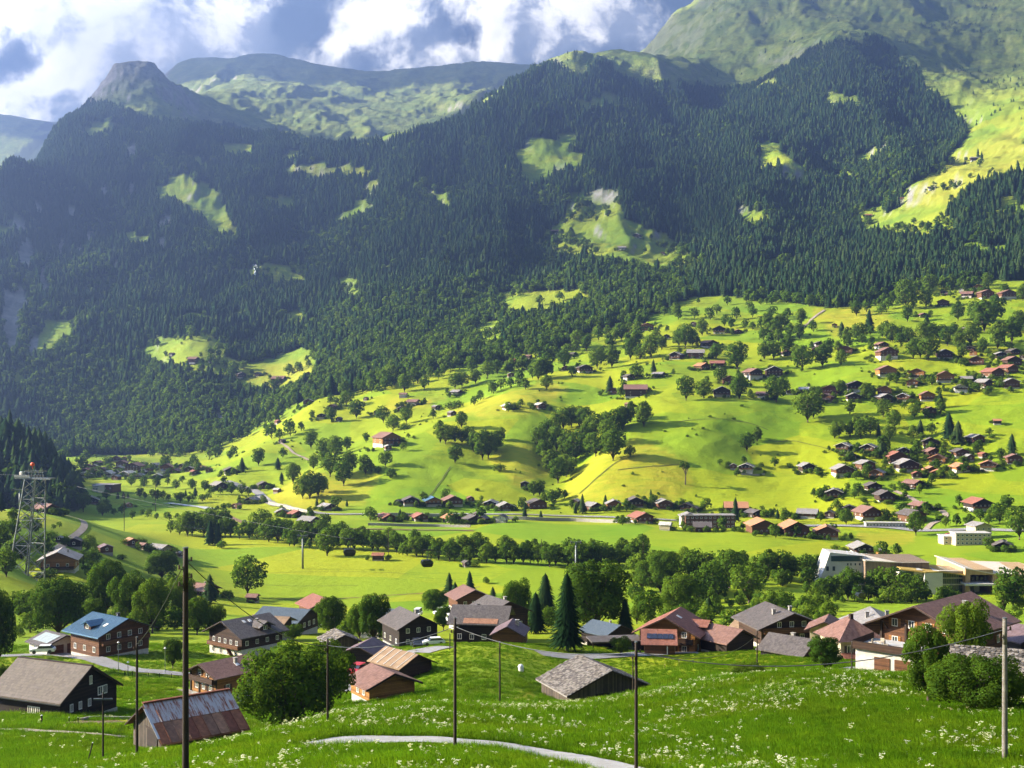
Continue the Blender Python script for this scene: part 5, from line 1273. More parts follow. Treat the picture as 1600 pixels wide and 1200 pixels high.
st = fr.build('boulders', STONE, b1); st['kind'] = 'stuff'
part(b1, 'mail_box', plain_material('aged_copper', (.16, .08, .06)), (-4.85, -4.68, -4.9, -3.9, 1.15, 1.75)); part(b1, 'meter_box', CONCRETE, (-4.82, -4.55, 4.6, 5.2, -.3, .35))

# shed with rusty and bare sheet-metal roof
SH_W, SH_L, SH_HE, SH_P, SH_OFF = 7.6, 7.0, 2.3, R(31), 0.0
b2 = near('shed', 'old board shed with rusty sheet metal roof beside the thick pole', 292, 1171, 104, -52, SH_W, SH_L, SH_HE, pitch=SH_P, wall='g', roof='n', baseh=0.0, base=STONE, oe=.5, og=.6, balcony=False, rows=0, off=SH_OFF, roof_t=0.08, cat='shed')
RUST = [plain_material('rust_%d' % i, c_, 0.75, 0.3, 0.45, 2.2) for i, c_ in enumerate(((.23, .085, .04), (.17, .055, .028), (.30, .15, .085), (.20, .10, .06)))]
def streaked_zinc():
    m, t, out = mat_new('streaked_zinc')
    P = t.n('ShaderNodeTexCoord').outputs['Object']
    mp = t.n('ShaderNodeMapping'); t.l(P, mp.inputs[0]); mp.inputs['Scale'].default_value = (0.35, 2.2, 1)
    oi = t.n('ShaderNodeObjectInfo')
    off = t.vmath('ADD', mp.outputs[0], oi.outputs['Location'])
    n = t.noise(off, 1.6, 8, 0.72)
    f = t.maprange(n, 0.46, 0.60, 0, 1, True)
    col = t.mix(f, (0.42, 0.38, 0.36), (0.25, 0.085, 0.04))
    principled(t, out, col, t.maprange(f, 0, 1, 0.42, 0.8), 0.4, n, 0.2, 0.02, 0.15)
    return m
ZINC = streaked_zinc()
slr = (SH_W / 2 - SH_OFF)
slope_len = (slr + .5) / math.cos(SH_P)
npan = 9
for k in range(npan):
    y0 = -SH_L / 2 - .6 + (SH_L + 1.2) * k / npan; y1 = y0 + (SH_L + 1.2) / npan - .03
    for lev, (s0, s1) in enumerate(((0.0, slope_len * .5), (slope_len * .5 - .1, slope_len - .02))):
        mb = MB(); lift = .20 - .05 * lev
        M = slope_M(SH_W, SH_HE, SH_P, SH_OFF, 1, (s0 + s1) / 2, (y0 + y1) / 2, lift)
        hl, hw = (s1 - s0) / 2, (y1 - y0) / 2
        mb.box(-hl, hl, -hw, hw, 0, .02); mb.box(-hl, hl, hw - .03, hw + .02, .02, .07)
        o = mb.build('roof_sheet', ZINC if (lev == 0 or k == npan - 1 and False) else RUST[(k * 7) % 4], b2); o.matrix_local = M
for k in range(3):
    mb = MB(); M = slope_M(SH_W, SH_HE, SH_P, SH_OFF, 1, slope_len * (.26 + .25 * k), -SH_L / 2 - .64, .22); mb.box(-.62, .62, -.12, .1, 0, .03, 0, M); mb.build('verge_sheet', plain_material('zinc', (.42, .43, .45), .4, .5, .15), b2)
part(b2, 'ridge_cap', RUST[1], (SH_OFF - .18, SH_OFF + .18, -SH_L / 2 - .62, SH_L / 2 + .62, 4.80, 4.92))
part(b2, 'door', WALL['k'], (-.3, 1.9, -SH_L / 2 - .08, -SH_L / 2 - .01, 0.1, 2.5)); part(b2, 'door_beam', DARKWOOD, (-.6, 2.2, -SH_L / 2 - .14, -SH_L / 2 - .09, 2.5, 2.66))

# chalet with the blue metal roof and the white garage
b3 = near('chalet', 'dark brown chalet with blue metal roof and dormer', 172, 1019, 232, 52, 12.5, 10.5, 5.4, pitch=R(22), wall='m', roof='u', baseh=0.6, oe=1.3, og=1.5, chim=1, side={'l': 3}, rows=2)
for k in range(22):
    mb = MB(); yy = -6.6 + 13.2 * k / 21
    M = slope_M(12.5, 5.4, R(22), 0, -1, 4.0, yy, .24); mb.box(-3.95, 3.95, -.025, .025, 0, .06, 0, M); mb.build('seam', ROOF['u'], b3)
dm = MB(); dm.prism([(-5.6, -1.2, 5.6), (-5.6, 1.2, 5.6), (-5.6, 1.2, 6.8), (-5.6, 0, 7.5), (-5.6, -1.2, 6.8)], (0, 0, 0), (3.0, 0, 0)); d_ = dm.build('dormer', WALL['m'], b3)
dr = MB(); dr.prism([(-6.1, -1.7, 6.65), (-6.1, 0, 7.55), (-6.1, 1.7, 6.65), (-6.1, 1.7, 6.8), (-6.1, 0, 7.72), (-6.1, -1.7, 6.8)], (0, 0, 0), (4.2, 0, 0)); dr.build('dormer_roof', ROOF['u'], d_)
window(d_, Matrix.Translation((-5.63, 0, 6.5)) @ Matrix.Rotation(R(-90), 4, 'Z'), 1.0, .9, 1)
skylight(b3, 12.5, 5.4, R(22), 0, -1, 3.6, -3.4)
b4 = near('garage', 'small white garage with pale solar glass on its roof', 88, 1019, 236, 48, 8.2, 7.6, 2.5, pitch=R(20), wall='w', roof='d', baseh=0.1, oe=.7, og=.6, balcony=False, rows=0, cat='garage')
for k in range(5):
    mb = MB(); M = slope_M(8.2, 2.5, R(20), 0, -1, 2.4, -2.6 + 1.25 * k, .26); mb.box(-1.6, 1.6, -.58, .58, 0, .06, 0, M); mb.build('solar_panel', SOLAR_L, b4)
for xx in (-1.9, 1.9): part(b4, 'garage_door', WALL['m'], (xx - 1.5, xx + 1.5, -3.9, -3.82, .1, 2.3))
window(b4, Matrix.Translation((-4.13, -1.2, 1.4)) @ Matrix.Rotation(R(-90), 4, 'Z'), 1.1, 1.0, 1); window(b4, Matrix.Translation((-4.13, 1.2, 1.4)) @ Matrix.Rotation(R(-90), 4, 'Z'), 1.1, 1.0, 1)

b5 = near('chalet', 'big dark chalet with white ground floor and dark dormered roof', 384, 1020, 238, -40, 13.5, 13.0, 6.2, pitch=R(24), wall='d', roof='d', baseh=2.7, oe=1.3, og=1.4, chim=1, side={'r': 4}, rows=1, balc_rows=1)
for s, y in ((2.0, -2.0), (2.0, -.2), (2.2, 2.2)): skylight(b5, 13.5, 6.2, R(24), 0, 1, s, y)
dm = MB(); dm.prism([(6.2, -.4, 6.2), (6.2, 3.2, 6.2), (6.2, 3.2, 7.6), (6.2, 1.4, 8.6), (6.2, -.4, 7.6)], (0, 0, 0), (-3.4, 0, 0)); d_ = dm.build('dormer', WALL['d'], b5)
dr = MB(); dr.prism([(7.2, -1.2, 7.35), (7.2, 1.4, 8.75), (7.2, 4.0, 7.35), (7.2, 4.0, 7.55), (7.2, 1.4, 8.97), (7.2, -1.2, 7.55)], (0, 0, 0), (-5.0, 0, 0)); dr.build('dormer_roof', ROOF['d'], d_)
window(d_, Matrix.Translation((6.23, 1.4, 7.2)) @ Matrix.Rotation(R(90), 4, 'Z'), 1.3, 1.1, 1)
for i in range(4): window(b5, Matrix.Translation((-5 + 3.1 * i, -6.47, 1.4)), 1.1, 1.3, 1)
sm = MB(); sm.prism([(2.0, -8.0, 2.7), (2.4, -8.0, 2.7), (5.4, -8.0, 0.0), (5.0, -8.0, 0.0)], (0, 0, 0), (0, .9, 0)); sm.build('outside_stair', WALL['m'], b5)

b6 = near('chalet', 'sunny orange timber chalet with reddish brown roof on the lane', 352, 1078, 176, -40, 8.6, 10.5, 4.4, pitch=R(23), wall='o', roof='b', baseh=0.3, base=STONE, oe=1.2, og=1.3, chim=1, rows=2, side={'r': 2}, shutter='m', balc_rows=1)
skylight(b6, 8.6, 4.4, R(23), 0, 1, 2.6, 1.0)
for xx in (-4.25, -1.4, 1.4, 4.25): part(b6, 'post', DARKWOOD, (xx - .14, xx + .14, -5.42, -5.26, .3, 4.3))
part(b6, 'bench', WALL['m'], (.5, 2.5, -7.4, -6.9, .0, .45), (.5, 2.5, -6.95, -6.87, .45, .9))

b7 = near('chalet', 'three storey black house with rows of white windows and dark roof', 640, 1006, 250, 26, 10.2, 12.0, 5.6, pitch=R(27), wall='k', roof='d', baseh=.5, base=STONE, oe=1.0, og=1.2, chim=1, rows=2, side={'l': 3}, balcony=False)
part(b7, 'garage_door', FRAME_W, (-2.2, -.2, -6.05, -5.93, 0.0, 1.8))
b8 = near('barn', 'blackened barn with reddish weathered sheet roof by the asphalt yard', 571, 1040, 212, -14, 6.4, 7.2, 3.0, pitch=R(24), wall='k', roof='p', baseh=0.2, base=STONE, oe=.7, og=.8, balcony=False, rows=0, cat='barn')
part(b8, 'handrail', METAL_D, (-3.6, 3.6, -5.2, -5.14, .8, .86), (-3.6, -3.54, -5.2, -5.14, -.8, .8), (0, .06, -5.2, -5.14, -.8, .8), (3.54, 3.6, -5.2, -5.14, -.8, .8))
b9 = near('shed', 'brown shed with pale ochre sheet roof, upper of the two sheds', 628, 1059, 192, 42, 6.2, 7.0, 2.7, pitch=R(26), wall='d', roof='y', baseh=.6, base=CONCRETE, oe=.6, og=.7, balcony=False, rows=0, cat='shed', roof_t=.1)
for k in range(5):
    mb = MB(); M = slope_M(6.2, 2.7, R(26), 0, -1, 2.0, -3.4 + 1.7 * k, .14); mb.box(-1.95, 1.95, -.04, .04, 0, .05, 0, M); mb.build('batten', FRAME_W, b9)
b10 = near('shed', 'orange board shed with plain brown roof, lower of the two sheds', 598, 1090, 164, 32, 6.6, 5.6, 2.4, pitch=R(22), wall='o', roof='b', baseh=.5, base=CONCRETE, oe=.8, og=.8, balcony=False, rows=0, cat='shed')
for yy in (-1.2, .6): window(b10, Matrix.Translation((-3.33, yy, 1.5)) @ Matrix.Rotation(R(-90), 4, 'Z'), .7, .9, 1)
lg = MB(); r5 = random.Random(9)
for i in range(60): xx = -3 + 6 * r5.random(); zz = -.2 + .8 * r5.random(); lg.tube((xx, -3.5, zz), (xx + r5.uniform(-.05, .05), -2.95, zz), .09, .09, 6)
q = lg.build('firewood', WALL['g'], b10); q['kind'] = 'stuff'
b11 = near('chalet', 'weathered double chalet with grey roof and rusty awning strip', 753, 1002, 268, 82, 10.5, 10.6, 5.2, pitch=R(25), wall='k', roof='d', baseh=.6, base=STONE, oe=1.2, og=1.2, rows=1, side={'l': 4}, balcony=False, chim=1)
M = slope_M(10.5, 5.2, R(25), 0, -1, 5.9, -.6, .24); mb = MB(); mb.box(-.9, .9, -3.7, 3.7, 0, .06, 0, M); mb.build('rusty_awning', RUST[2], b11)
part(b11, 'terrace', WALL['g'], (-9.0, -5.4, 1.0, 6.5, .4, .6), (-9.05, -8.95, 1.0, 6.5, .6, 1.5)); part(b11, 'terrace_wall', CONCRETE, (-8.8, -5.5, 1.2, 6.3, -2.0, .4))
b11b = near('chalet', 'dark roofed chalet directly behind the weathered double chalet', 778, 985, 290, 30, 11, 9, 5.0, pitch=R(24), wall='d', roof='d', baseh=.6, rows=1, chim=1)
b12 = near('shed', 'small shed with mauve roof right of the weathered double chalet', 797, 1006, 236, -8, 5.8, 7.0, 2.4, pitch=R(28), wall='m', roof='p', baseh=.2, base=STONE, oe=.5, og=.7, balcony=False, rows=0, cat='shed', chim=1)
near('chalet', 'red brown cottage with orange roof behind the twin spruces', 733, 950, 330, 20, 9, 8, 3.4, pitch=R(24), wall='m', roof='b', baseh=.5, rows=1, balcony=False)
near('chalet', 'low house with slate blue roof in the trees behind the yard', 448, 984, 300, 70, 11, 11, 3.2, pitch=R(20), wall='d', roof='s', baseh=.3, rows=1, balcony=False)
near('shed', 'low shed with orange brown roof right of the big dark chalet', 424, 988, 275, 75, 6, 7, 2.4, pitch=R(20), wall='d', roof='y', baseh=.2, rows=0, balcony=False, cat='shed')
near('chalet', 'brown chalet with red roof beyond the slate blue roof', 500, 962, 345, 30, 9, 9, 3.4, pitch=R(23), wall='m', roof='r', baseh=.5, rows=1, balcony=False)
near('shed', 'dark shed with blue roof glimpsed left of the three storey house', 592, 975, 285, 60, 6, 7, 2.6, pitch=R(20), wall='d', roof='s', baseh=.2, rows=0, balcony=False, cat='shed')

# shingled barn on the meadow: every shingle course is real geometry
BW, BL, BHE, BP = 12.6, 9.4, 2.6, R(23)
b14 = near('barn', 'weathered grey shingled barn alone on the flower meadow', 930, 1095, 176, 22, BW, BL, BHE, pitch=BP, wall='g', roof='g', baseh=0.0, base=STONE, oe=.6, og=.7, balcony=False, rows=0, cat='barn', deep=3.5)
SHING = [plain_material('shingle_%d' % i, c_, .9, .15, .4, 3.0) for i, c_ in enumerate(((.12, .105, .092), (.19, .17, .15), (.075, .065, .058)))]
r6 = random.Random(12); sl = (BW / 2 + .6) / math.cos(BP)
for side in (-1, 1):
    mb = MB(); nrow = 22
    for rw in range(nrow):
        s = sl * (rw + .5) / nrow; yy = -BL / 2 - .7 + (0.0 if rw % 2 else .2)
        while yy < BL / 2 + .65:
            w = r6.uniform(.22, .48); M = slope_M(BW, BHE, BP, 0, side, s, yy + w / 2, .22 + r6.uniform(0, .03)) @ Matrix.Rotation(side * R(-4 + r6.uniform(-2, 2)), 4, 'Y')
            mb.box(-sl / nrow * .62, sl / nrow * .62, -w / 2 + .01, w / 2 - .01, 0, .035, r6.choice((0, 0, 1, 1, 2)), M); yy += w
    o = mb.build('shingles', SHING, b14); o['kind'] = 'stuff'
part(b14, 'barn_door', WALL['k'], (-2.2, -.2, -BL / 2 - .06, -BL / 2 - .01, 0, 2.3))

# stone slab roofed barn at the right edge and the hut with the same roof
def slab_roof(root, W, L, He, pitch, oe, og, nrow, wlo, whi, singly, seed):
    r = random.Random(seed); sl = (W / 2 + oe) / math.cos(pitch)
    mats = [plain_material('stone_slab_%d_%d' % (seed, i), c_, .9, .2, .4, 3.0) for i, c_ in enumerate(((.15, .13, .11), (.24, .21, .18), (.085, .075, .065)))]
    base = []
    for i in range(6):
        m_ = MB(); k = 6; pts = [Vector((math.cos(6.283 * j / k) * r.uniform(.42, .6), math.sin(6.283 * j / k) * r.uniform(.42, .6), 0)) for j in range(k)]
        m_.prism(pts, (0, 0, 0), (0, 0, 1)); base.append(m_.mesh('roof_slab', mats[i % 3]))
    for side in (-1, 1):
        bulk = MB()
        for rw in range(nrow):
            s = sl * (rw + .5) / nrow; yy = -L / 2 - og
            while yy < L / 2 + og:
                w = r.uniform(wlo, whi)
                M = slope_M(W, He, pitch, 0, side, s + r.uniform(-.03, .03), yy + w / 2, .22 + r.uniform(0, .05)) @ Matrix.Rotation(side * R(-7 + r.uniform(-6, 6)), 4, 'Y') @ Matrix.Rotation(r.uniform(-.25, .25), 4, 'Z')
                if side == singly:
                    o = obj('roof_slab', r.choice(base), root); o.matrix_local = M @ Matrix.Diagonal((sl / nrow * 1.25, w * .98, .06, 1))
                else: bulk.box(-sl / nrow * .6, sl / nrow * .6, -w / 2, w / 2, 0, .06, r.choice((0, 1, 2)), M)
                yy += w
        if bulk.v: q = bulk.build('roof_slabs', mats, root); q['kind'] = 'stuff'
b23 = near('barn', 'barn with stone slab roof at the right edge behind the bush', 1562, 1094, 116, 68, 7.4, 8.0, 3.0, pitch=R(24), wall='k', roof='g', baseh=0.2, base=STONE, oe=.7, og=.6, balcony=False, rows=0, cat='barn')
slab_roof(b23, 7.4, 8.0, 3.0, R(24), .7, .6, 15, .34, .60, -1, 31)
b13 = near('hut', 'little hut with stone slab roof under the broad green tree', 531, 1016, 222, 24, 5.4, 5.2, 1.9, pitch=R(24), wall='g', roof='g', baseh=0.2, base=STONE, oe=.6, og=.6, balcony=False, rows=0, cat='hut')
slab_roof(b13, 5.4, 5.2, 1.9, R(24), .6, .6, 9, .4, .7, 0, 32)

# red roofed chalet with solar annex and dark annex
b15 = near('chalet', 'orange brown chalet with dull red roof beside the solar panels', 1052, 1020, 240, -22, 10.8, 9.5, 5.0, pitch=R(27), wall='o', roof='r', baseh=.5, base=CONCRETE, oe=1.3, og=1.4, rows=2, side={'r': 2}, chim=0, balc_rows=1, shutter='m')
b15.location.z += .0
skylight(b15, 10.8, 5.0, R(27), 0, 1, 1.6, -1.0)
dm = MB(); dm.prism([(6.3, 0.2, 5.0), (6.3, 3.6, 5.0), (6.3, 3.6, 5.6), (6.3, 1.9, 6.2), (6.3, .2, 5.6)], (0, 0, 0), (-4.0, 0, 0)); d_ = dm.build('dormer', WALL['d'], b15)
dr = MB(); dr.prism([(6.9, -.6, 5.45), (6.9, 1.9, 6.35), (6.9, 4.4, 5.45), (6.9, 4.4, 5.6), (6.9, 1.9, 6.52), (6.9, -.6, 5.6)], (0, 0, 0), (-5.0, 0, 0)); dr.build('dormer_roof', ROOF['r'], d_)
def lean_to():
    Y = 231; X = (1029 - 800) / F * Y; zp = (600 - 1021) / F * Y
    root = empty('shed', (X, Y, zp), R(-6))
    part(root, 'wall', WALL['m'], (-2.6, 3.0, -1.6, 3.0, -2.0, 2.0))
    rf = MB(); rf.prism([(-3.3, -2.3, 1.9), (3.5, -2.3, 1.9), (3.5, -2.3, 2.06), (-3.3, -2.3, 2.06)], (0, 0, 0), (0, 5.0, 2.0)); rf.build('roof', ROOF['r'], root)
    for k in range(5):
        mb = MB(); mb.box(-.47, .47, -.82, .82, 0, .06, 0, Matrix.Translation((-1.7 + 1.0 * k, .2, 3.16)) @ Matrix.Rotation(math.atan2(2.0, 5.0), 4, 'X')); mb.build('solar_panel', SOLAR, root)
    part(root, 'post', FRAME_W, (1.5, 1.66, -2.2, -2.04, -2, 1.85))
    tag(root, 'lean-to with five dark solar panels on its red roof', 'shed', 'houses of the near hamlet')
lean_to()
b17 = near('barn', 'blackened annex barn with red brown roof and pale base', 1136, 1022, 236, 38, 7.6, 6.6, 3.3, pitch=R(26), wall='k', roof='b', baseh=1.0, base=CONCRETE, oe=.8, og=.8, balcony=False, rows=0, cat='barn')
b18 = near('chalet', 'broad dark chalet with low grey gable roof and stone chimneys', 1218, 1003, 262, 12, 13.4, 12, 4.6, pitch=R(21), wall='d', roof='d', baseh=.8, oe=1.3, og=1.4, chim=2, rows=2)
b19 = near('shed', 'low slate roofed shed in front of the broad dark chalet', 1238, 1030, 214, 46, 7.4, 8.0, 1.9, pitch=R(28), wall='k', roof='d', baseh=.2, base=STONE, oe=.6, og=.7, balcony=False, rows=0, cat='shed', chim=1)
near('shed', 'brown barn with pale roof glimpsed between dark chalet and annex', 1178, 1000, 275, 50, 7, 7, 2.6, pitch=R(22), wall='d', roof='y', baseh=.2, rows=0, balcony=False, cat='shed')
def hip_house():
    Y = 212; X = (1327 - 800) / F * Y; zp = (600 - 1022) / F * Y
    root = empty('house', (X, Y, zp), R(14)); FOOT.append((X, Y))
    part(root, 'wall', WALL['c'], (-3.6, 3.6, -3.6, 3.6, -2.5, 3.2))
    def hip(x0, x1, y0, y1, z0, zt, nm, mt):
        cx, cy = (x0 + x1) / 2, (y0 + y1) / 2
        m_ = MB(); m_.add([(x0, y0, z0), (x1, y0, z0), (x1, y1, z0), (x0, y1, z0), (cx, cy - .6, zt), (cx, cy + .6, zt)], [(0, 1, 4), (1, 2, 5, 4), (2, 3, 5), (3, 0, 4, 5), (3, 2, 1, 0)]); return m_.build(nm, mt, root)
    r_ = hip(-4.5, 4.5, -4.5, 4.5, 3.1, 6.4, 'roof', ROOF['b'])
    part(r_, 'chimney', DARKWOOD, (-.3, .3, -.9, -.3, 5.6, 7.0))
    for xx in (-1.9, 1.9):
        for z in (1.6,): window(root, Matrix.Translation((xx, -3.63, z)), 1.1, 1.4, 1, 'g')
    window(root, Matrix.Translation((-3.63, 0, 1.6)) @ Matrix.Rotation(R(-90), 4, 'Z'), 1.1, 1.4, 1)
    lr = MB(); lr.prism([(-3.6, -5.2, .3), (.6, -5.2, .3), (.6, -5.2, .45), (-3.6, -5.2, .45)], (0, 0, 0), (0, 1.6, .7)); lr.build('porch_roof', ROOF['r'], root)
    tag(root, 'cream house with red brown hipped roof', 'house', 'houses of the near hamlet')
hip_house()
near('chalet', 'brown house with smooth grey roof behind the cream house', 1368, 1004, 236, -6, 10.5, 9, 3.6, pitch=R(22), wall='m', roof='g', baseh=.4, rows=1, balcony=False, chim=2)
near('shed', 'low building with red gable left of the cream house', 1292, 1000, 228, -20, 5.5, 6, 2.6, pitch=R(26), wall='c', roof='b', baseh=.2, rows=1, balcony=False)

# the big chalet on the right with its terrace over the white garages
b22 = near('chalet', 'large orange brown chalet with big red brown roof on the right', 1474, 1012, 188, -46, 12.6, 14.5, 4.5, pitch=R(24), wall='m', roof='b', baseh=.2, base=CONCRETE, oe=1.7, og=1.9, chim=1, rows=2, side={'r': 3}, shutter='o', balc_rows=1, balcony=False)
for xx in (-6.2, -2.2, 2.2, 6.2): part(b22, 'post', DARKWOOD, (xx - .16, xx + .16, -7.5, -7.28, .2, 4.4))
for sg in (-1, 1):
    mb = MB(); mb.tube((sg * 5.2, -7.3, 3.2), (sg * 5.2, -8.9, 4.7), .12, .12, 6); mb.build('bracket', DARKWOOD, b22)
def garage_block():
    Y = 178; X = (1392 - 800) / F * Y; zp = (600 - 1046) / F * Y
    root = empty('garage', (X, Y, zp), R(-40)); FOOT.append((X, Y))
    part(root, 'wall', PLASTER, (-4.2, 4.6, -2.6, 4.5, -2.5, 3.0))
    for xx in (-.2, 2.8): part(root, 'garage_door', WALL['m'], (xx - 1.15, xx + 1.15, -2.7, -2.57, -.1, 2.1))
    part(root, 'terrace', CONCRETE, (-4.6, 5.2, -3.1, 4.7, 3.0, 3.2))
    part(root, 'railing', WALL['d'], (-4.65, 5.25, -3.18, -3.08, 3.0, 4.1), (-4.7, -4.6, -3.06, 4.7, 3.0, 4.1))
    tag(root, 'white garage block with two brown doors under the terrace', 'garage', 'houses of the near hamlet')
    return root
gb = garage_block()
def garden_set():
    Y = 178; X = (1392 - 800) / F * Y; zp = (600 - 1046) / F * Y
    base = Matrix.Translation((X, Y, zp)) @ Matrix.Rotation(R(-40), 4, 'Z')
    m_ = plain_material('pale_rattan', (.45, .38, .28))
    t_ = empty('garden_table', base @ Vector((-1.6, -.6, 3.2)), R(-40))
    part(t_, 'table_top', m_, (-.6, .6, -.5, .5, .68, .73)); 
    for xx in (-.5, .5):
        for yy in (-.4, .4): part(t_, 'leg', m_, (xx - .03, xx + .03, yy - .03, yy + .03, 0, .68))
    tag(t_, 'pale garden table on the terrace of the big chalet', 'table')
    for i, (dx, dy, rz, nm) in enumerate(((-1.2, 0, 90, 'left'), (1.2, 0, -90, 'right'), (0, 1.1, 180, 'rear'))):
        c_ = empty('garden_chair', base @ Vector((-1.6 + dx, -.6 + dy, 3.2)), R(-40 + rz))
        part(c_, 'seat', m_, (-.28, .28, -.28, .28, .4, .46)); part(c_, 'backrest', m_, (-.28, .28, -.3, -.25, .46, 1.0))
        for xx in (-.25, .25):
            for yy in (-.25, .25): part(c_, 'leg', m_, (xx - .025, xx + .025, yy - .025, yy + .025, 0, .4))
        tag(c_, f'pale garden chair on the {nm} side of the terrace table', 'chair', 'chairs on the terrace')
garden_set()
near('barn', 'dark barn with mauve roof at the right edge behind the big chalet', 1598, 1022, 200, 20, 8, 8, 3.0, pitch=R(22), wall='k', roof='p', baseh=.2, base=STONE, oe=.6, og=.6, balcony=False, rows=0, cat='barn')
b24 = near('chalet', 'dark house with slate blue roof behind the huge spruce', 948, 1004, 262, 40, 12, 11, 4.0, pitch=R(22), wall='k', roof='s', baseh=.4, rows=1, balcony=False, chim=1)
def carport():
    Y = 238; X = (962 - 800) / F * Y; zp = (600 - 1020) / F * Y
    root = empty('carport', (X, Y, zp), R(8)); FOOT.append((X, Y))
    part(root, 'roof', ROOF['d'], (-5.2, 5.2, -2.6, 3.2, 2.5, 2.75)); part(root, 'back_wall', WALL['k'], (-5.0, 5.0, 2.9, 3.1, -1.5, 2.48)); part(root, 'side_wall', WALL['k'], (.9, 5.0, -2.2, 2.88, -1.5, 2.48))
    for xx in (-4.9, -.9): part(root, 'post', DARKWOOD, (xx - .1, xx + .1, -2.4, -2.2, -1.5, 2.48))
    tag(root, 'black open carport with a van inside', 'carport')
carport()

# ------------------------------------------------------------------ vehicles
def car(label, x, y, Y, yaw, colr, van=False):
    X = (x - 800) / F * Y
    z = float(hz(X, Y)) + .1
    zp = (600 - y) / F * Y
    root = empty('car' if not van else 'van', (X, Y, max(z, zp) if abs(z - zp) < 1.2 else zp), R(yaw))
    paint = plain_material('car_paint', colr, .25, .6, .05)
    Lh, Wh = 2.15, .88; zh = 1.85 if van else 1.42
    prof = [(-Lh, .35), (-Lh, .78), (-Lh * .62, .92), (Lh * .9, .95), (Lh, .75), (Lh, .35)]
    mb = MB(); mb.prism([(a, -Wh, b) for a, b in prof], (0, 0, 0), (0, 2 * Wh, 0)); mb.build('body', paint, root)
    f = -.45 if not van else -.62
    cb = MB(); pr = [(Lh * f, .93), (Lh * (f + .22), zh - .06), (Lh * .62 if not van else Lh * .9, zh - .06), (Lh * .88 if not van else Lh * .95, .94)]
    cb.prism([(a, -Wh * .86, b) for a, b in pr], (0, 0, 0), (0, 2 * Wh * .86, 0)); cb.build('windows', GLASS, root)
    rf = MB(); rf.box(Lh * (f + .2), Lh * (.64 if not van else .92), -Wh * .84, Wh * .84, zh - .06, zh); rf.build('roof', paint, root)
    for xx in (-1.35, 1.35):
        for yy in (-Wh, Wh):
            w_ = MB(); w_.tube((xx, yy - .09, .33), (xx, yy + .09, .33), .33, .33, 14); w_.build('wheel', METAL_D, root)
    tag(root, label, 'car' if not van else 'van', 'parked vehicles'); return root
car('white hatchback parked in front of the three storey black house', 677, 1013, 236, 15, (.75, .75, .75))
car('dark car parked left of the white hatchback', 652, 1013, 236, 100, (.02, .022, .03))
car('white car parked in front of the white garage', 67, 1020, 226, 10, (.75, .75, .75))
car('dark van standing in the black carport', 980, 1016, 237, 95, (.02, .03, .06), True)
car('left of the white camper vans in the trees behind the black house', 652, 962, 318, 80, (.72, .72, .70), True)
car('middle one of the white camper vans behind the black house', 690, 960, 322, 20, (.72, .72, .70), True)
car('white camper van beside the weathered double chalet', 704, 972, 300, 100, (.72, .72, .70), True)
car('red car on the cream parking deck', 1483, 836, 748, 10, (.5, .03, .03)); car('white car on the cream parking deck', 1493, 836, 748, 10, (.7, .7, .7))
car('red car half hidden behind the orange board shed', 558, 1052, 186, 70, (.5, .03, .04))

def bale():
    p = at(814, 1050, 150); mb = MB(); k = 10
    rings = [(0, .34), (.25, .44), (.6, .40), (.85, .46), (1.1, .33), (1.22, .1)]
    vs = [(math.cos(6.283 * i / k) * r_ + .04 * math.sin(h * 5), math.sin(6.283 * i / k) * r_, h) for h, r_ in rings for i in range(k)]
    fs = [(a * k + i, a * k + (i + 1) % k, (a + 1) * k + (i + 1) % k, (a + 1) * k + i) for a in range(len(rings) - 1) for i in range(k)] + [tuple(range((len(rings) - 1) * k, len(rings) * k))]
    mb.add(vs, fs); o = mb.build('wrapped_bundle', FRAME_W, None, True); o.location = p
    tag(o, 'small white wrapped bundle standing alone in the green meadow', 'bundle')
bale()
# ------------------------------------------------------------------ roads, paths, stream
def asphalt(name, c, sc=1.2):
    m, t, out = mat_new(name)
    P = t.n('ShaderNodeNewGeometry').outputs['Position']
    n = t.noise(P, sc, 8, 0.7); n2 = t.noise(P, 0.15, 4, 0.6)
    col = t.mix(t.maprange(n, .3, .7), tuple(a * .75 for a in c), tuple(a * 1.15 for a in c))
    col = t.mix(t.maprange(n2, .45, .7, 0, .4), col, tuple(a * 1.35 for a in c))
    principled(t, out, col, .9, .2, n, .3, .02); return m
ASPH = asphalt('worn_asphalt', (0.21, 0.205, 0.20)); ASPHL = asphalt('pale_asphalt', (0.30, 0.295, 0.28)); GRAVEL = asphalt('gravel', (0.27, 0.22, 0.17), 3.0); TRACK = asphalt('earth_track', (0.16, 0.10, 0.06), 2.0)
def spline(pts, n=10):
    out = []
    P = [pts[0]] + list(pts) + [pts[-1]]
    for i in range(1, len(P) - 2):
        p0, p1, p2, p3 = (Vector(q) for q in P[i - 1:i + 3])
        for k in range(n):
            t_ = k / n
            out.append(0.5 * ((2 * p1) + (p2 - p0) * t_ + (2 * p0 - 5 * p1 + 4 * p2 - p3) * t_ ** 2 + (3 * p1 - p0 - 3 * p2 + p3) * t_ ** 3))
    out.append(Vector(P[-2])); return out
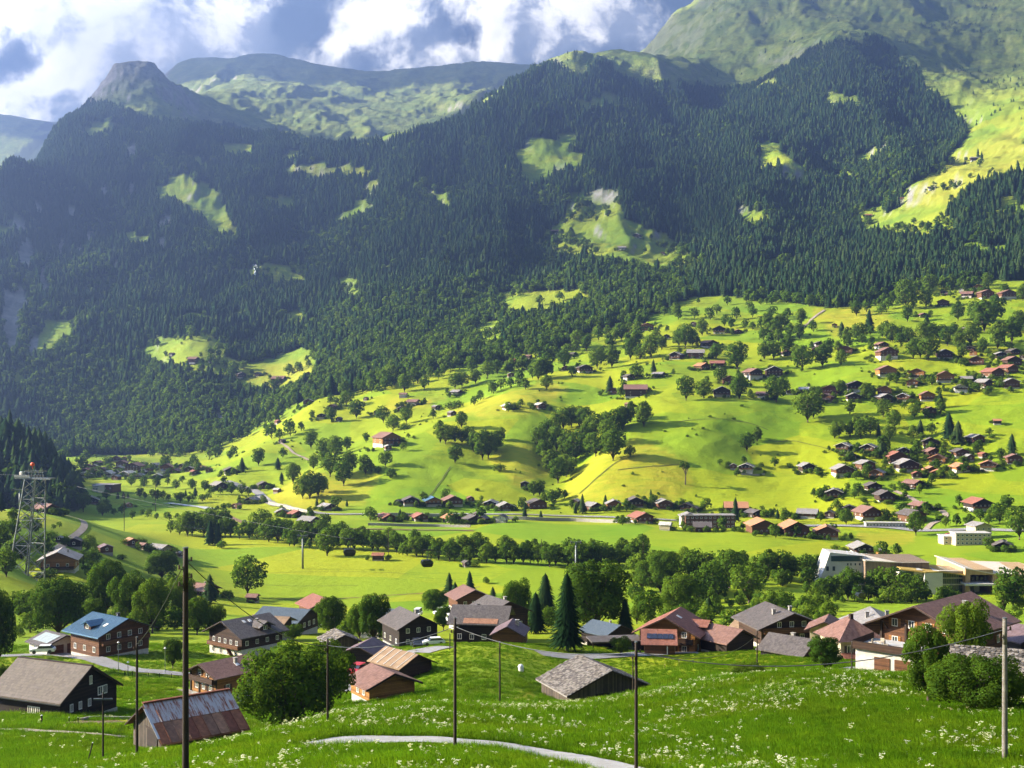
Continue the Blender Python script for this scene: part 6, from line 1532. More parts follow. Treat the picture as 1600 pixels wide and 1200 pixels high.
def ribbon(name, label, pts, width, mat, ymin=20, lift=0.07, n=14, kind='structure', ys=None):
    w = [at(x, y, ymin) for x, y in pts]
    c = spline([(p.x, p.y, 0) for p in w], n)
    vs, fs = [], []
    m = 4
    for i, p in enumerate(c):
        d = (c[min(i + 1, len(c) - 1)] - c[max(i - 1, 0)]); d.z = 0
        if d.length < 1e-6: d = Vector((1, 0, 0))
        nrm = Vector((-d.y, d.x, 0)).normalized()
        for j in range(m + 1):
            q = p + nrm * width * (j / m - .5); vs.append((q.x, q.y, float(hz(q.x, q.y)) + lift))
    for i in range(len(c) - 1):
        for j in range(m): a = i * (m + 1) + j; fs.append((a, a + 1, a + m + 2, a + m + 1))
    mb = MB(); mb.add(vs, fs); o = mb.build(name, mat, None, True)
    me = o.data
    if sum(pl.normal.z for pl in me.polygons) < 0: me.flip_normals()
    tag(o, label, None, None, kind); ROADS.append((np.array([(p.x, p.y) for p in c]), width)); return o
ROADS = []
HEDGE = asphalt('rank_grass', (0.075, 0.085, 0.02), 2.0)
ribbon('lane', 'narrow grey asphalt lane curving through the flower meadow', [(500, 1166), (560, 1158), (640, 1157), (720, 1162), (800, 1171), (880, 1186), (960, 1203), (1040, 1225)], 3.3, ASPHL, 45, .10, 20)
ribbon('path', 'narrow pale path along the lower left meadow', [(-30, 1139), (60, 1143), (130, 1147), (180, 1151), (228, 1156)], 1.3, GRAVEL, 95, .1)
ribbon('road', 'grey lane winding past the blue roofed chalet', [(-20, 1026), (40, 1024), (100, 1024), (140, 1028), (170, 1038), (205, 1047), (250, 1051), (310, 1057), (345, 1066)], 4.2, ASPH, 150, .12)
ribbon('yard', 'paved terrace before the orange timber chalet', [(300, 1078), (325, 1086), (352, 1092), (385, 1098)], 5.0, GRAVEL, 140, .12)
ribbon('yard', 'asphalt yard between the sheds', [(552, 1080), (548, 1062), (570, 1048), (610, 1032), (650, 1017), (690, 1016)], 5.0, ASPH, 150, .14)
ribbon('yard', 'gravel forecourt by the carport', [(842, 1022), (880, 1026), (930, 1026), (985, 1024), (1050, 1021), (1090, 1020)], 5.0, ASPH, 195, .14)
ribbon('driveway', 'short asphalt driveway below the white garage block', [(1335, 1048), (1360, 1046), (1395, 1048)], 5.0, ASPH, 140, .14)
ribbon('yard', 'bare earth plot beside the dark barn', [(125, 1132), (160, 1130), (205, 1130)], 5.0, TRACK, 110, .1)
ribbon('path', 'pale farm track curving over the left hill', [(75, 872), (106, 846), (131, 824), (126, 812), (100, 805)], 3.2, GRAVEL, 400, .2)
ribbon('road', 'main valley road sweeping round the golden knoll', [(352, 752), (380, 762), (402, 770), (412, 780), (425, 788), (445, 792), (475, 798), (505, 803), (560, 804), (640, 804), (720, 804), (790, 804), (860, 806), (930, 808), (1000, 811), (1060, 814), (1130, 817)], 7.0, ASPH, 760, .5, 14)
ribbon('road', 'village road by the cream hotel', [(1250, 822), (1300, 822), (1350, 823), (1400, 826), (1440, 830), (1480, 829), (1540, 828), (1600, 830)], 8.0, ASPH, 640, .5)
ribbon('road', 'lane looping up beside the lowest chalets', [(1398, 768), (1416, 775), (1440, 788), (1465, 796), (1477, 804), (1472, 812), (1455, 820), (1446, 829)], 4.0, GRAVEL, 720, .45)
ribbon('path', 'pale path climbing to the spruce wood', [(1255, 512), (1266, 502), (1276, 493), (1288, 485)], 3.5, GRAVEL, 1200, .6)
ribbon('path', 'field path on the western meadow slope', [(436, 690), (450, 700), (466, 712), (482, 720)], 3.0, GRAVEL, 1000, .5)
ribbon('railway', 'railway line along the foot of the road row', [(350, 798), (356, 806), (372, 814), (392, 822)], 4.0, TRACK, 720, .4)
ribbon('railway', 'straight railway line across the valley meadow', [(478, 826), (540, 827), (620, 828), (700, 829), (740, 830)], 3.6, TRACK, 620, .4)
ribbon('ditch', 'dark ditch line across the bright field', [(430, 936), (520, 936), (600, 931), (690, 925), (750, 917)], 1.2, TRACK, 470, .12)
for lb, pts, ym in (('dark fence line down the yellow knoll', [(671, 776), (682, 762), (694, 745), (704, 730)], 860), ('field boundary across the golden slope', [(905, 772), (935, 745), (965, 722), (1000, 712)], 860), ('field boundary along the foot of the golden slope', [(965, 735), (1000, 731), (1040, 728), (1078, 726)], 860),
                    ('farm track below the right village wood', [(1200, 689), (1240, 690), (1275, 697), (1308, 707)], 900), ('terrace line under the round trees', [(1060, 660), (1110, 655), (1160, 660), (1200, 672)], 900), ('fence line on the western slope', [(560, 760), (585, 750), (604, 742)], 860), ('field edge in the bright valley meadow', [(260, 905), (360, 912), (470, 916), (560, 915)], 470), ('mowing edge in the bright valley meadow', [(420, 896), (520, 894), (640, 897)], 470)):
    ribbon('field_boundary', lb, pts, .5 if ym < 600 else .9, HEDGE, ym, .15 if ym < 600 else .35)
def water_mat():
    m, t, out = mat_new('white_water')
    n = t.noise(t.n('ShaderNodeNewGeometry').outputs['Position'], .8, 6, .7)
    principled(t, out, t.mix(n, (.35, .38, .4), (.75, .77, .78)), .25, .5, n, .5, .1); return m
WATER = water_mat()
ribbon('stream', 'pale stream beyond the riverside trees', [(262, 787), (285, 789), (310, 792), (330, 796)], 9.0, WATER, 680, .5)
ribbon('waterfall', 'thin white waterfall in the wooded mountainside', [(392, 388), (394, 405), (399, 420), (400, 438)], 7.0, WATER, 1700, 4.0)
ribbon('waterfall', 'slanting waterfall in the dark gorge', [(340, 624), (336, 636), (331, 646)], 7.0, WATER, 1500, 4.0)

# ------------------------------------------------------------------ poles
POLEWOOD = wood_material('creosoted_pole', (0.022, 0.015, 0.010), (0.07, 0.048, 0.030), 0.9, 'X')
POLEGREY = plain_material('grey_pole_wood', (.17, .155, .13), .9, .2, .4, 4)
STEEL = plain_material('galvanised_steel', (.13, .145, .145), .5, .5, .25, 2, .4)
CERAM = plain_material('brown_insulator', (.06, .03, .02), .3, .6, .1)
def pole(label, x, ytop, ybase, Y, r=.12, arm=False, mat=None, cap=True, steel=False, group='wooden line poles', ins=2):
    X = (x - 800) / F * Y; zt = (600 - ytop) / F * Y; zb = float(hz(X, Y)) - .5
    root = empty('utility_pole', (X, Y, zb)); H = zt - zb
    mb = MB()
    for k in range(6): mb.tube((0, 0, H * k / 6), (0, 0, H * (k + 1) / 6), r * (1.12 - .30 * k / 6), r * (1.12 - .30 * (k + 1) / 6), 12, 0, k == 5)
    mb.build('post', mat or POLEWOOD, root, True)
    if cap:
        c_ = MB(); c_.tube((0, 0, H), (0, 0, H + .06), r * .9, r * .9, 12); c_.build('cap', STEEL, root)
    if arm:
        a_ = MB(); a_.box(-.7, .7, -.06, .06, H - .55, H - .43); a_.build('crossarm', STEEL, root)
    for k in range(ins):
        i_ = MB(); sg = -1 if k % 2 else 1
        i_.tube((0, 0, H - .55 - .35 * k), (sg * (r + .12), -.05, H - .5 - .35 * k), .025, .025, 6); i_.tube((sg * (r + .12), -.05, H - .52 - .35 * k), (sg * (r + .12), -.05, H - .34 - .35 * k), .05, .035, 8); i_.build('insulator', CERAM, root)
    tag(root, label, 'pole', group); return Vector((X, Y, zt))
T = {}
T[290] = pole('thick near wooden pole rising through the left of the picture', 290, 857, 1226, 52, .135, ins=4)
T[711] = pole('slim dark pole beside the bend of the asphalt lane', 711, 966, 1170, 75, .095)
T[781] = pole('slim pole in the green dip right of the sheds', 781, 1003, 1103, 152, .11)
T[994] = pole('dark pole on the flower meadow right of the shingled barn', 994, 1004, 1206, 66, .09)
T[512] = pole('thin pole in front of the tall tree near the centre left', 512, 998, 1160, 92, .085, arm=False)
T[214] = pole('dark pole between the dark barn and the rusty shed', 214, 996, 1168, 93, .10)
T[161] = pole('short thin pole with a lamp arm before the dark barn', 161, 1082, 1185, 91, .07, arm=True, ins=0)
T[1570] = pole('grey weathered pole at the right edge', 1570, 967, 1200, 58, .125, mat=POLEGREY)
T[1183] = pole('thin pole on the crest left of the slate roofed shed', 1183, 985, 1055, 190, .10)
T[1331] = pole('thin pole beside the gnarled fruit tree', 1331, 1003, 1050, 168, .09, ins=0)
T[989] = pole('short post beside the shingled barn', 989, 1027, 1080, 150, .08, ins=0)
T[703] = pole('short pole behind the green crest near the white car', 703, 990, 1027, 215, .10, ins=0)
T[607] = pole('tall thin pole in the bright field right of the cable car', 607, 828, 870, 640, .16, ins=0)
T[846] = pole('pole standing before the riverside trees left of the round tree', 846, 842, 878, 620, .16, ins=0)
T[194] = pole('line pole by the bushes left of the stream bend', 194, 770, 826, 720, .2, arm=True, ins=0)
T[243] = pole('line pole in the meadow below the distant village', 243, 756, 792, 880, .2, arm=True, ins=0)
T[1005] = pole('pole with a lamp rising from the wood by the field', 1005, 848, 900, 560, .15, ins=0)
def lamp(label, x, ytop, Y):
    X = (x - 800) / F * Y; zb = float(hz(X, Y)) - .3; H = (600 - ytop) / F * Y - zb
    root = empty('street_lamp', (X, Y, zb)); m_ = MB(); m_.tube((0, 0, 0), (0, 0, H), .06, .04, 8); m_.build('post', STEEL, root)
    h_ = MB(); h_.tube((0, 0, H), (0, 0, H + .1), .1, .22, 10); h_.tube((0, 0, H + .1), (0, 0, H + .28), .22, .08, 10); h_.build('lamp_head', FRAME_W, root)
    tag(root, label, 'lamp', 'street lamps on the lane')
lamp('lamp post on the grass verge below the blue roof', 185, 1005, 205); lamp('lamp post at the lane left of the thick pole', 258, 1014, 205); lamp('small lamp on the slope left of the lamp post by the blue roof', 200, 1036, 200)
def bollard(label, x, y, Y, h=1.0, r=.09, tilt=0):
    X = (x - 800) / F * Y; zb = float(hz(X, Y)) - .2
    root = empty('fence_post', (X, Y, zb)); root.rotation_euler = (0, R(tilt), 0); m_ = MB(); m_.tube((0, 0, 0), (0, 0, h + .2), r, r * .9, 8); m_.build('post', POLEWOOD, root)
    c_ = MB(); c_.tube((0, 0, h + .2), (0, 0, h + .26), r * .95, r * .5, 8); c_.build('cap', FRAME_W, root); tag(root, label, 'post', 'fence posts and bollards')
bollard('thick white capped bollard in front of the dark barn', 65, 1136, 124, 1.1, .12)
bollard('slanting dark stake in the meadow left of the rusty shed', 136, 1180, 90, 1.5, .05, 14)
for i, (x, y, Y) in enumerate(((108, 1130, 126), (122, 1130, 126), (232, 1052, 198), (249, 1053, 198), (268, 1053, 198), (195, 1052, 200), (207, 1053, 200), (1039, 1055, 200), (1061, 1050, 205), (1083, 1047, 205))):
    bollard(f"short fence post, {ORD[i + 1]} of the ten small posts counted from " + ('the barn' if i < 2 else 'left along lane and meadow'), x, y, Y, .8, .05)

def wire(name, label, a, b, sag, r=.026, n=16):
    mb = MB(); pts = []
    for i in range(n + 1):
        f = i / n; p = Vector(a).lerp(Vector(b), f); p.z -= sag * 4 * f * (1 - f); pts.append(p)
    k = 4; d = (pts[-1] - pts[0]).to_track_quat('Z', 'Y')
    vs = [p + d @ Vector((math.cos(6.283 * j / k) * r, math.sin(6.283 * j / k) * r, 0)) for p in pts for j in range(k)]
    mb.add(vs, [(q * k + j, q * k + (j + 1) % k, (q + 1) * k + (j + 1) % k, (q + 1) * k + j) for q in range(n) for j in range(k)])
    o = mb.build(name, METAL_D, None, True); tag(o, label, 'wire', 'overhead wires'); return o
dz = Vector((0, 0, -.5))
wire('overhead_wire', 'wire from the thick pole to the thin centre left pole', T[290] + dz, T[512] + dz, 1.0)
wire('overhead_wire', 'wire from the thin centre left pole to the lane pole', T[512] + dz, T[711] + dz, .6)
wire('overhead_wire', 'wire from the lane pole to the flower meadow pole', T[711] + dz, T[994] + dz, .7)
wire('overhead_wire', 'wire crossing the meadow to the crest pole', T[994] + dz, T[1183] + dz, 1.6)
wire('overhead_wire', 'wire from the flower meadow pole to the grey right pole', T[994] + dz, T[1570] + dz, 1.2)
wire('overhead_wire', 'wire between the dark pole and the thick pole', T[214] + dz, T[290] + dz, .4)
wire('overhead_wire', 'line between the two poles by the distant village', T[194] + dz, T[243] + dz, 2.5, .05)
e_ = Vector(((320 - 800) / F * 700, 700, (600 - 826) / F * 700))
wire('overhead_wire', 'line running right from the pole by the stream bend', T[194] + dz, e_, 5, .05)

# ------------------------------------------------------------------ lattice tower of the cable car
def pylon():
    Y = 430.0; X = (40 - 800) / F * Y; s = Y / F
    g = float(hz(X, Y)); zt = (600 - 748) * s
    H = zt - g + 1.0
    root = empty('lattice_tower', (X, Y, g - 1.0), R(-18))
    lean = 18 * s
    b, t_ = 4.6, 2.5
    def corner(i, f):
        sx_, sy_ = ((-1, -1), (1, -1), (1, 1), (-1, 1))[i]
        h = b + (t_ - b) * f
        return Vector((sx_ * h * .92 + lean * f, sy_ * h, H * f))
    for i in range(4):
        m_ = MB(); m_.tube(corner(i, 0), corner(i, 1), .32, .24, 6); m_.build('leg', STEEL, root)
    lev = [0, .13, .27, .40, .52, .63, .73, .82, .91, 1.0]
    for k in range(len(lev) - 1):
        for i in range(4):
            j = (i + 1) % 4
            for a, c_ in ((corner(i, lev[k]), corner(j, lev[k + 1])), (corner(j, lev[k]), corner(i, lev[k + 1]))):
                m_ = MB(); m_.tube(a, c_, .11, .11, 5, 0, False); m_.build('brace', STEEL, root)
            if k % 2:
                m_ = MB(); m_.tube(corner(i, lev[k]), corner(j, lev[k]), .12, .12, 5, 0, False); m_.build('crossbar', STEEL, root)
    cx = lean
    m_ = MB(); m_.box(cx - 7.4, cx + 7.4, -1.4, 1.4, H + .0, H + .5); m_.box(cx - 7.6, cx - 1, -1.6, -1.45, H + .5, H + 1.4); m_.build('platform', STEEL, root)
    for k in range(6):
        xx = cx - 3.6 + 1.45 * k
        m_ = MB(); m_.tube((xx, -.8, H + .5), (xx, -.8, H + 3.1 + .5 * (k % 2)), .13, .10, 6); m_.build('mast', STEEL, root)
    for k in range(8):
        xx = cx - 4.2 + 1.2 * k
        m_ = MB(); m_.tube((xx, -1.2, H + 1.2), (xx, -.9, H + 1.2), .42, .42, 12); m_.build('sheave', METAL_D, root)
    m_ = MB(); m_.box(cx - 4.4, cx + 4.2, -1.0, -.8, H + 2.4, H + 2.55); m_.box(cx - 3.2, cx + 5.6, -1.0, -.8, H + 2.9, H + 3.0); m_.build('rail', STEEL, root)
    m_ = MB(); m_.box(cx - 6.2, cx - 5.3, -.6, .4, H + .5, H + 2.4); m_.build('cabinet', FRAME_W, root)
    m_ = MB(); k, rr3 = 12, .72
    vs = [(cx - .6 + rr3 * math.sin(math.pi * a / 8) * math.cos(6.283 * i / k), -.6 + rr3 * math.sin(math.pi * a / 8) * math.sin(6.283 * i / k), H + 5.1 + rr3 * math.cos(math.pi * a / 8)) for a in range(9) for i in range(k)]
    m_.add(vs, [(a * k + i, (a + 1) * k + i, (a + 1) * k + (i + 1) % k, a * k + (i + 1) % k) for a in range(8) for i in range(k)]); m_.tube((cx - .6, -.6, H + 3.4), (cx - .6, -.6, H + 4.5), .06, .06, 6)
    m_.build('warning_ball', plain_material('signal_orange', (.75, .09, .02), .5, .4, .1), root, True)
    tag(root, 'grey steel lattice tower with platform and orange ball on the left', 'tower')
    return Vector((X + lean, Y, zt + 1.2))
PT = pylon()
def t_tower(label, x, ytop, Y, head=2.2):
    X = (x - 800) / F * Y; g = float(hz(X, Y)); zt = (600 - ytop) / F * Y
    root = empty('cable_tower', (X, Y, g - .5)); H = zt - g + .5
    m_ = MB(); m_.tube((0, 0, 0), (0, 0, H), .55, .38, 12); m_.build('column', STEEL, root, True)
    m_ = MB(); m_.box(-head, head, -.35, .35, H, H + .45); m_.build('crosshead', STEEL, root)
    for sg in (-1, 1):
        m_ = MB(); m_.box(sg * head - .25, sg * head + .25, -2.2, 2.2, H - .2, H + .7); m_.build('sheave_train', METAL_D, root)
    tag(root, label, 'tower', 'cable car support towers')
t_tower('slim pale cable tower behind the lattice tower', 31, 766, 620, 3.2); t_tower('blue grey T-shaped cable tower left of the dark field tree', 473, 838, 600, 2.2); t_tower('T-shaped cable tower above the round tree by the river', 900, 848, 560, 2.2)
CABIN = plain_material('black_cabin_paint', (.014, .018, .018), .2, .6, .1); CABW = plain_material('white_cabin_paint', (.6, .6, .56), .4, .5, .1)
def gondola(label, x, yc, Y, paint, w=2.2):
    X = (x - 800) / F * Y; zc = (600 - yc) / F * Y
    root = empty('gondola', (X, Y, zc), R(12)); h = w * .33
    m_ = MB(); prof = [(-.5, -.55), (-.55, 0), (-.5, .6), (-.36, .95), (.36, .95), (.5, .6), (.55, 0), (.5, -.55), (.36, -.95), (-.36, -.95)]
    m_.prism([(a * w, -w * .42, b * h) for a, b in prof], (0, 0, 0), (0, w * .84, 0)); m_.build('cabin', paint, root)
    g_ = MB(); g_.box(-.46 * w, .46 * w, -w * .425, -w * .421, -.05 * h, .72 * h); g_.box(.552 * w, .556 * w, -w * .36, w * .36, 0, .5 * h); g_.build('windows', GLASS, root)
    a_ = MB(); a_.tube((0, 0, h * .95), (.15 * w, 0, h * 2.0), .09, .07, 6); a_.tube((.15 * w, 0, h * 2.0), (.12 * w, 0, h * 3.6), .07, .07, 6); a_.build('hanger', METAL_D, root)
    c_ = MB(); c_.box(-.3 * w, .55 * w, -.12, .12, h * 3.5, h * 3.9); c_.build('grip', METAL_D, root)
    tag(root, label, 'gondola', 'cable car cabins'); return Vector((X, Y, zc + h * 3.7))
g1 = gondola('left of the two black gondolas over the bright field', 546, 863, 250, CABIN); g2 = gondola('right of the two black gondolas over the bright field', 667, 880, 252, CABIN); g3 = gondola('black gondola over the field before the concrete building', 1345, 930, 330, CABIN)
gondola('white gondola hanging at the foot of the lattice tower', 52, 917, 400, CABW, 2.6); gondola('lower white gondola half behind the trees by the lattice tower', 62, 930, 392, CABW, 1.6)
endp = Vector(((1520 - 800) / F * 560, 560, (600 - 905) / F * 560)); start = Vector(((120 - 800) / F * 300, 300, (600 - 760) / F * 300))
wire('haul_cable', 'cable car rope rising left from the left gondola', start, g1, .5, .03); wire('haul_cable', 'cable car rope between the two black gondolas', g1, g2, .15, .03); wire('haul_cable', 'cable car rope from the right gondola to the third', g2, g3, 2.0, .03); wire('haul_cable', 'cable car rope from the third gondola into the timber hall', g3, endp, 2.0, .03)
wire('haul_cable', 'rope leaving the lattice tower to the left', PT, Vector((PT.x - 120, PT.y + 40, PT.z + 6)), 2, .06)
wire('haul_cable', 'rope leaving the lattice tower to the right', PT, Vector(((330 - 800) / F * 640, 640, (600 - 775) / F * 640)), 8, .05)

# ------------------------------------------------------------------ cable car terminal
def terminal():
    Y = 560.0; s = Y / F
    def X(px): return (px - 800) * s
    def Zp(py): return (600 - py) * s
    root = empty('terminal_building', (X(1450), Y, Zp(928)))
    ox, oz = X(1450), Zp(928)
    def bx(name, mat, x0, x1, yt, yb, d0, d1, tilt=0.0):
        mb = MB(); m0 = [(X(x0) - ox, d0, Zp(yb) - oz), (X(x1) - ox, d0, Zp(yb) - oz), (X(x1) - ox, d0, Zp(yt) - oz + tilt), (X(x0) - ox, d0, Zp(yt) - oz)]
        mb.prism(m0, (0, d0, 0), (0, d1, 0)); return mb.build(name, mat, root)
    CLAD = wood_material('grey_larch_cladding', (.13, .095, .065), (.24, .175, .12), .5, 'X'); CLADL = wood_material('fresh_larch_cladding', (.30, .20, .105), (.42, .29, .16), .55, 'X')
    WCON = plain_material('white_concrete', (.40, .385, .355), .8, .3, .15, .2); ROOFW = plain_material('cream_roof_membrane', (.46, .41, .34), .7, .3, .1, .1); SEDUM = plain_material('ochre_green_roof', (.36, .25, .07), .95, .1, .3, .4)
    DGL = plain_material('green_glass', (.03, .055, .055), .12, .7, .2, .4)
    # left white wing with slanted end
    mb = MB(); mb.prism([(X(1283) - ox, 8, Zp(926) - oz), (X(1358) - ox, 8, Zp(926) - oz), (X(1358) - ox, 8, Zp(872.5) - oz), (X(1304) - ox, 8, Zp(867) - oz)], (0, 8, 0), (0, 22, 0)); mb.build('white_wing', WCON, root)
    bx('glass_strip', DGL, 1305.5, 1355, 872.5, 881, 7.8, 8.2)
    for i, x0 in enumerate((1331, 1336, 1343, 1350)): bx('window', GLASS, x0, x0 + 2.2, 884, 887.5, 7.85, 8.2)
    for x0 in (1298, 1308): bx('door', GLASS, x0, x0 + 4, 889, 896, 7.85, 8.2)
    # larch clad block with its pale folded roof
    bx('larch_block', CLAD, 1356, 1456, 880, 928, 4, 30)
    mb = MB(); mb.prism([(X(1355) - ox, 3, Zp(878.5) - oz), (X(1412) - ox, 3, Zp(881.5) - oz), (X(1457) - ox, 3, Zp(881) - oz), (X(1457) - ox, 3, Zp(880) - oz), (X(1412) - ox, 3, Zp(880.3) - oz), (X(1355) - ox, 3, Zp(877) - oz)], (0, 0, 0), (0, 30, -.6)); mb.build('folded_roof', ROOFW, root)
    # low white box with the ochre roof
    bx('concrete_box', WCON, 1438, 1466, 891.5, 928, -6, 18); bx('entrance_box', WCON, 1402, 1439, 889, 927, -3, 18)
    bx('entrance_glass', DGL, 1404.5, 1424, 891.5, 913, -3.3, -2.9)
    mb = MB(); mb.prism([(X(1404) - ox, -3.2, Zp(888.5) - oz), (X(1440) - ox, -6.2, Zp(892) - oz), (X(1466) - ox, -6.2, Zp(891) - oz), (X(1504) - ox, -4, Zp(898) - oz), (X(1504) - ox, 20, Zp(896.5) - oz), (X(1404) - ox, 20, Zp(886.5) - oz)], (0, 0, 0), (0, 0, .5)); mb.build('ochre_roof', SEDUM, root)
    bx('glass_facade', DGL, 1466, 1504, 893, 925, 0, 18)
    for k in range(10): bx('mullion', STEEL, 1467 + 3.8 * k, 1467.5 + 3.8 * k, 893.5, 920, -.3, -.02)
    for y0 in (902, 912): bx('floor_band', WCON, 1466, 1504, y0, y0 + 2.0, -.5, -.32)
    bx('eaves_band', ROOFW, 1465, 1504, 891, 894, -1.2, .5)
    # timber hall with the mouth for the cabins
    hall = bx('timber_hall', CLADL, 1546, 1640, 895, 932, -4, 34)
    bx('hall_pier', CLADL, 1503.5, 1511, 887, 930, -4, 34); bx('hall_lintel', CLADL, 1511.01, 1545.99, 888, 896, -4, 34); bx('hall_back', METAL_D, 1511.01, 1545.99, 896.2, 932, 14, 34)
    bx('cabin_deck', CONCRETE, 1500, 1545.9, 908.5, 911.5, -7, 13.9); bx('deck_support', WCON, 1524, 1533, 911.6, 930, 2, 13)
    for x0 in (1515, 1520): 
        mb = MB(); mb.tube((X(x0) - ox, -2, Zp(929) - oz), (X(x0 - 6) - ox, -5, Zp(911.5) - oz), .3, .3, 8); mb.build('strut', STEEL, root)
    for k in range(5): bx('winding_gear', METAL_D, 1512 + 6.5 * k, 1516 + 6.5 * k, 900 + (k % 2) * 2, 908, 0, 6)
    mb = MB(); mb.prism([(X(1502) - ox, -4.6, Zp(886.5) - oz), (X(1546) - ox, -4.6, Zp(895) - oz), (X(1640) - ox, -4.6, Zp(898.5) - oz), (X(1640) - ox, -4.6, Zp(896.8) - oz), (X(1546) - ox, -4.6, Zp(893.6) - oz), (X(1502) - ox, -4.6, Zp(885) - oz)], (0, 0, 0), (0, 40, .2)); mb.build('hall_roof', ROOFW, root)
    lt = MB()
    for k, (a, b_, c_, d_) in enumerate(((1548.6, 1548.9, 905.4, 907.8), (1549, 1550.2, 905.4, 905.8), (1549, 1550.2, 907.4, 907.8), (1551, 1551.4, 905.6, 907.8), (1552.2, 1553.6, 906.4, 906.8), (1554.2, 1554.6, 905.5, 907.6), (1554.6, 1555.6, 905.5, 905.9), (1556.4, 1558, 907.2, 907.7), (1556.4, 1556.8, 905.6, 907.2))):
        lt.box(X(a) - ox, X(b_) - ox, -4.2, -4.02, Zp(d_) - oz, Zp(c_) - oz)
    lt.build('lettering', METAL_D, hall)
    tag(root, 'long modern terminal of concrete, glass and larch with pale roofs', 'building')
terminal()

def block_building(name, label, x, y, Y, W, D, H, rows, cols, wall, roofm, yaw=0, gable=False, cat='building', low=None):
    p = at(x, y, Y * .9); root = empty(name, p, R(yaw))
    part(root, 'wall', wall, (-W / 2, W / 2, 0, D, -3, H))
    if gable:
        sec, Hr = chevron(W, D, H, R(18), 1.0, 1.0, .3); m_ = MB(); m_.prism([(a, -1, b_) for a, b_ in sec], (0, 0, 0), (0, D + 2, 0)); m_.build('roof', roofm, root)
        m_ = MB(); m_.prism([(-W / 2, 0, H), (W / 2, 0, H), (0, 0, Hr - .01)], (0, 0, 0), (0, D, 0)); m_.build('gable', wall, root)
    else: part(root, 'roof', roofm, (-W / 2 - .5, W / 2 + .5, -.5, D + .5, H, H + .4))
    for r_ in range(rows):
        for c_ in range(cols): window(root, Matrix.Translation((-W / 2 + W * (c_ + .5) / cols, -.03, H * (r_ + .5) / rows + .1)), 1.5, 1.2, 0)
    tag(root, label, cat); return root
block_building('hotel', 'cream coloured hotel block with three rows of windows', 1521, 852, 745, 20, 10, 6.6, 3, 8, WALL['c'], ROOF['w'])
block_building('hotel', 'upper gabled part of the cream hotel with a balcony', 1537, 842, 760, 10.5, 10, 7.6, 2, 3, WALL['c'], ROOF['g'], 12, True)
block_building('parking_deck', 'low cream parking deck left of the hotel', 1487, 851, 745, 9, 10, 4.4, 2, 3, WALL['c'], CONCRETE)
block_building('hotel', 'long low hotel with grey roof and rows of balconies', 1110, 826, 800, 31, 10, 8.0, 3, 11, WALL['m'], ROOF['g'])
block_building('hotel', 'gabled left wing of the long low hotel', 1077, 825, 796, 10, 10, 7.5, 2, 3, WALL['w'], ROOF['g'], 0, True)
block_building('garage', 'long row of garages with pale flat roof above the road', 1384, 824, 770, 25, 6, 2.6, 1, 12, CONCRETE, ROOF['w'], -4, cat='garage')
block_building('factory', 'large grey roofed works building in the distant village', 160, 768, 1010, 19, 14, 5.5, 1, 4, WALL['m'], ROOF['g'], -12)
block_building('factory', 'white end of the works building in the distant village', 149, 769, 1000, 5.5, 10, 5.0, 1, 2, WALL['w'], ROOF['w'], -12)
def gallery():
    Y = 735.0; s = Y / F; x0, x1 = (1048 - 800) * s, (1322 - 800) * s
    zt = (600 - 848) * s
    root = empty('railway_gallery', ((x0 + x1) / 2, Y, zt - 4)); w = (x1 - x0) / 2
    part(root, 'wall', STONE, (-w, w, 0, 4, -6, 3.4)); part(root, 'coping', ROOF['w'], (-w - .5, w + .5, -.6, 4.5, 3.4, 4.0))
    for k in range(34): part(root, 'dark_opening_panel', METAL_D, (-w + .8 + k * 2 * w / 34, -w + .8 + k * 2 * w / 34 + 2 * w / 34 * .6, -.06, -.005, .6, 2.6))  # dark panels on the wall face stand in for shaded openings
    tag(root, 'long grey railway gallery with pale coping above the riverside trees', 'gallery')
gallery()
def stone_wall(label, pts, h, ymin, thick=.8):
    w = [at(x, y, ymin) for x, y in pts]; c = spline([(p.x, p.y, 0) for p in w], 8); mb = MB()
    for a, b_ in zip(c, c[1:]):
        za, zb = float(hz(a.x, a.y)), float(hz(b_.x, b_.y)); d = (b_ - a); n_ = Vector((-d.y, d.x, 0)).normalized() * thick / 2
        mb.add([a - n_ + Vector((0, 0, za - 1)), b_ - n_ + Vector((0, 0, zb - 1)), b_ + n_ + Vector((0, 0, zb - 1)), a + n_ + Vector((0, 0, za - 1)), a - n_ + Vector((0, 0, za + h)), b_ - n_ + Vector((0, 0, zb + h)), b_ + n_ + Vector((0, 0, zb + h)), a + n_ + Vector((0, 0, za + h))],
               [(0, 3, 2, 1), (4, 5, 6, 7), (0, 1, 5, 4), (1, 2, 6, 5), (2, 3, 7, 6), (3, 0, 4, 7)])
    o = mb.build('retaining_wall', STONE); tag(o, label, 'wall', 'retaining walls')
stone_wall('stone retaining wall under the red roofed houses', [(575, 821), (620, 822), (680, 823), (735, 824)], 1.6, 700)
stone_wall('stone retaining wall along the road above the red roofs', [(605, 806), (660, 807), (720, 807)], 2.0, 760)
stone_wall('rubble wall below the middle of the road row', [(770, 812), (830, 813), (900, 815), (985, 818)], 2.2, 740)
stone_wall('pillared wall carrying the road round the knoll', [(420, 788), (445, 794), (470, 800), (490, 805)], 2.5, 740)
stone_wall('pale garden wall below the lone slope chalet', [(1158, 742), (1175, 743), (1195, 742)], 1.2, 850, .6)
stone_wall('low wall at the edge of the lower left plot', [(128, 1126), (150, 1123), (210, 1124)], .3, 110, .3)
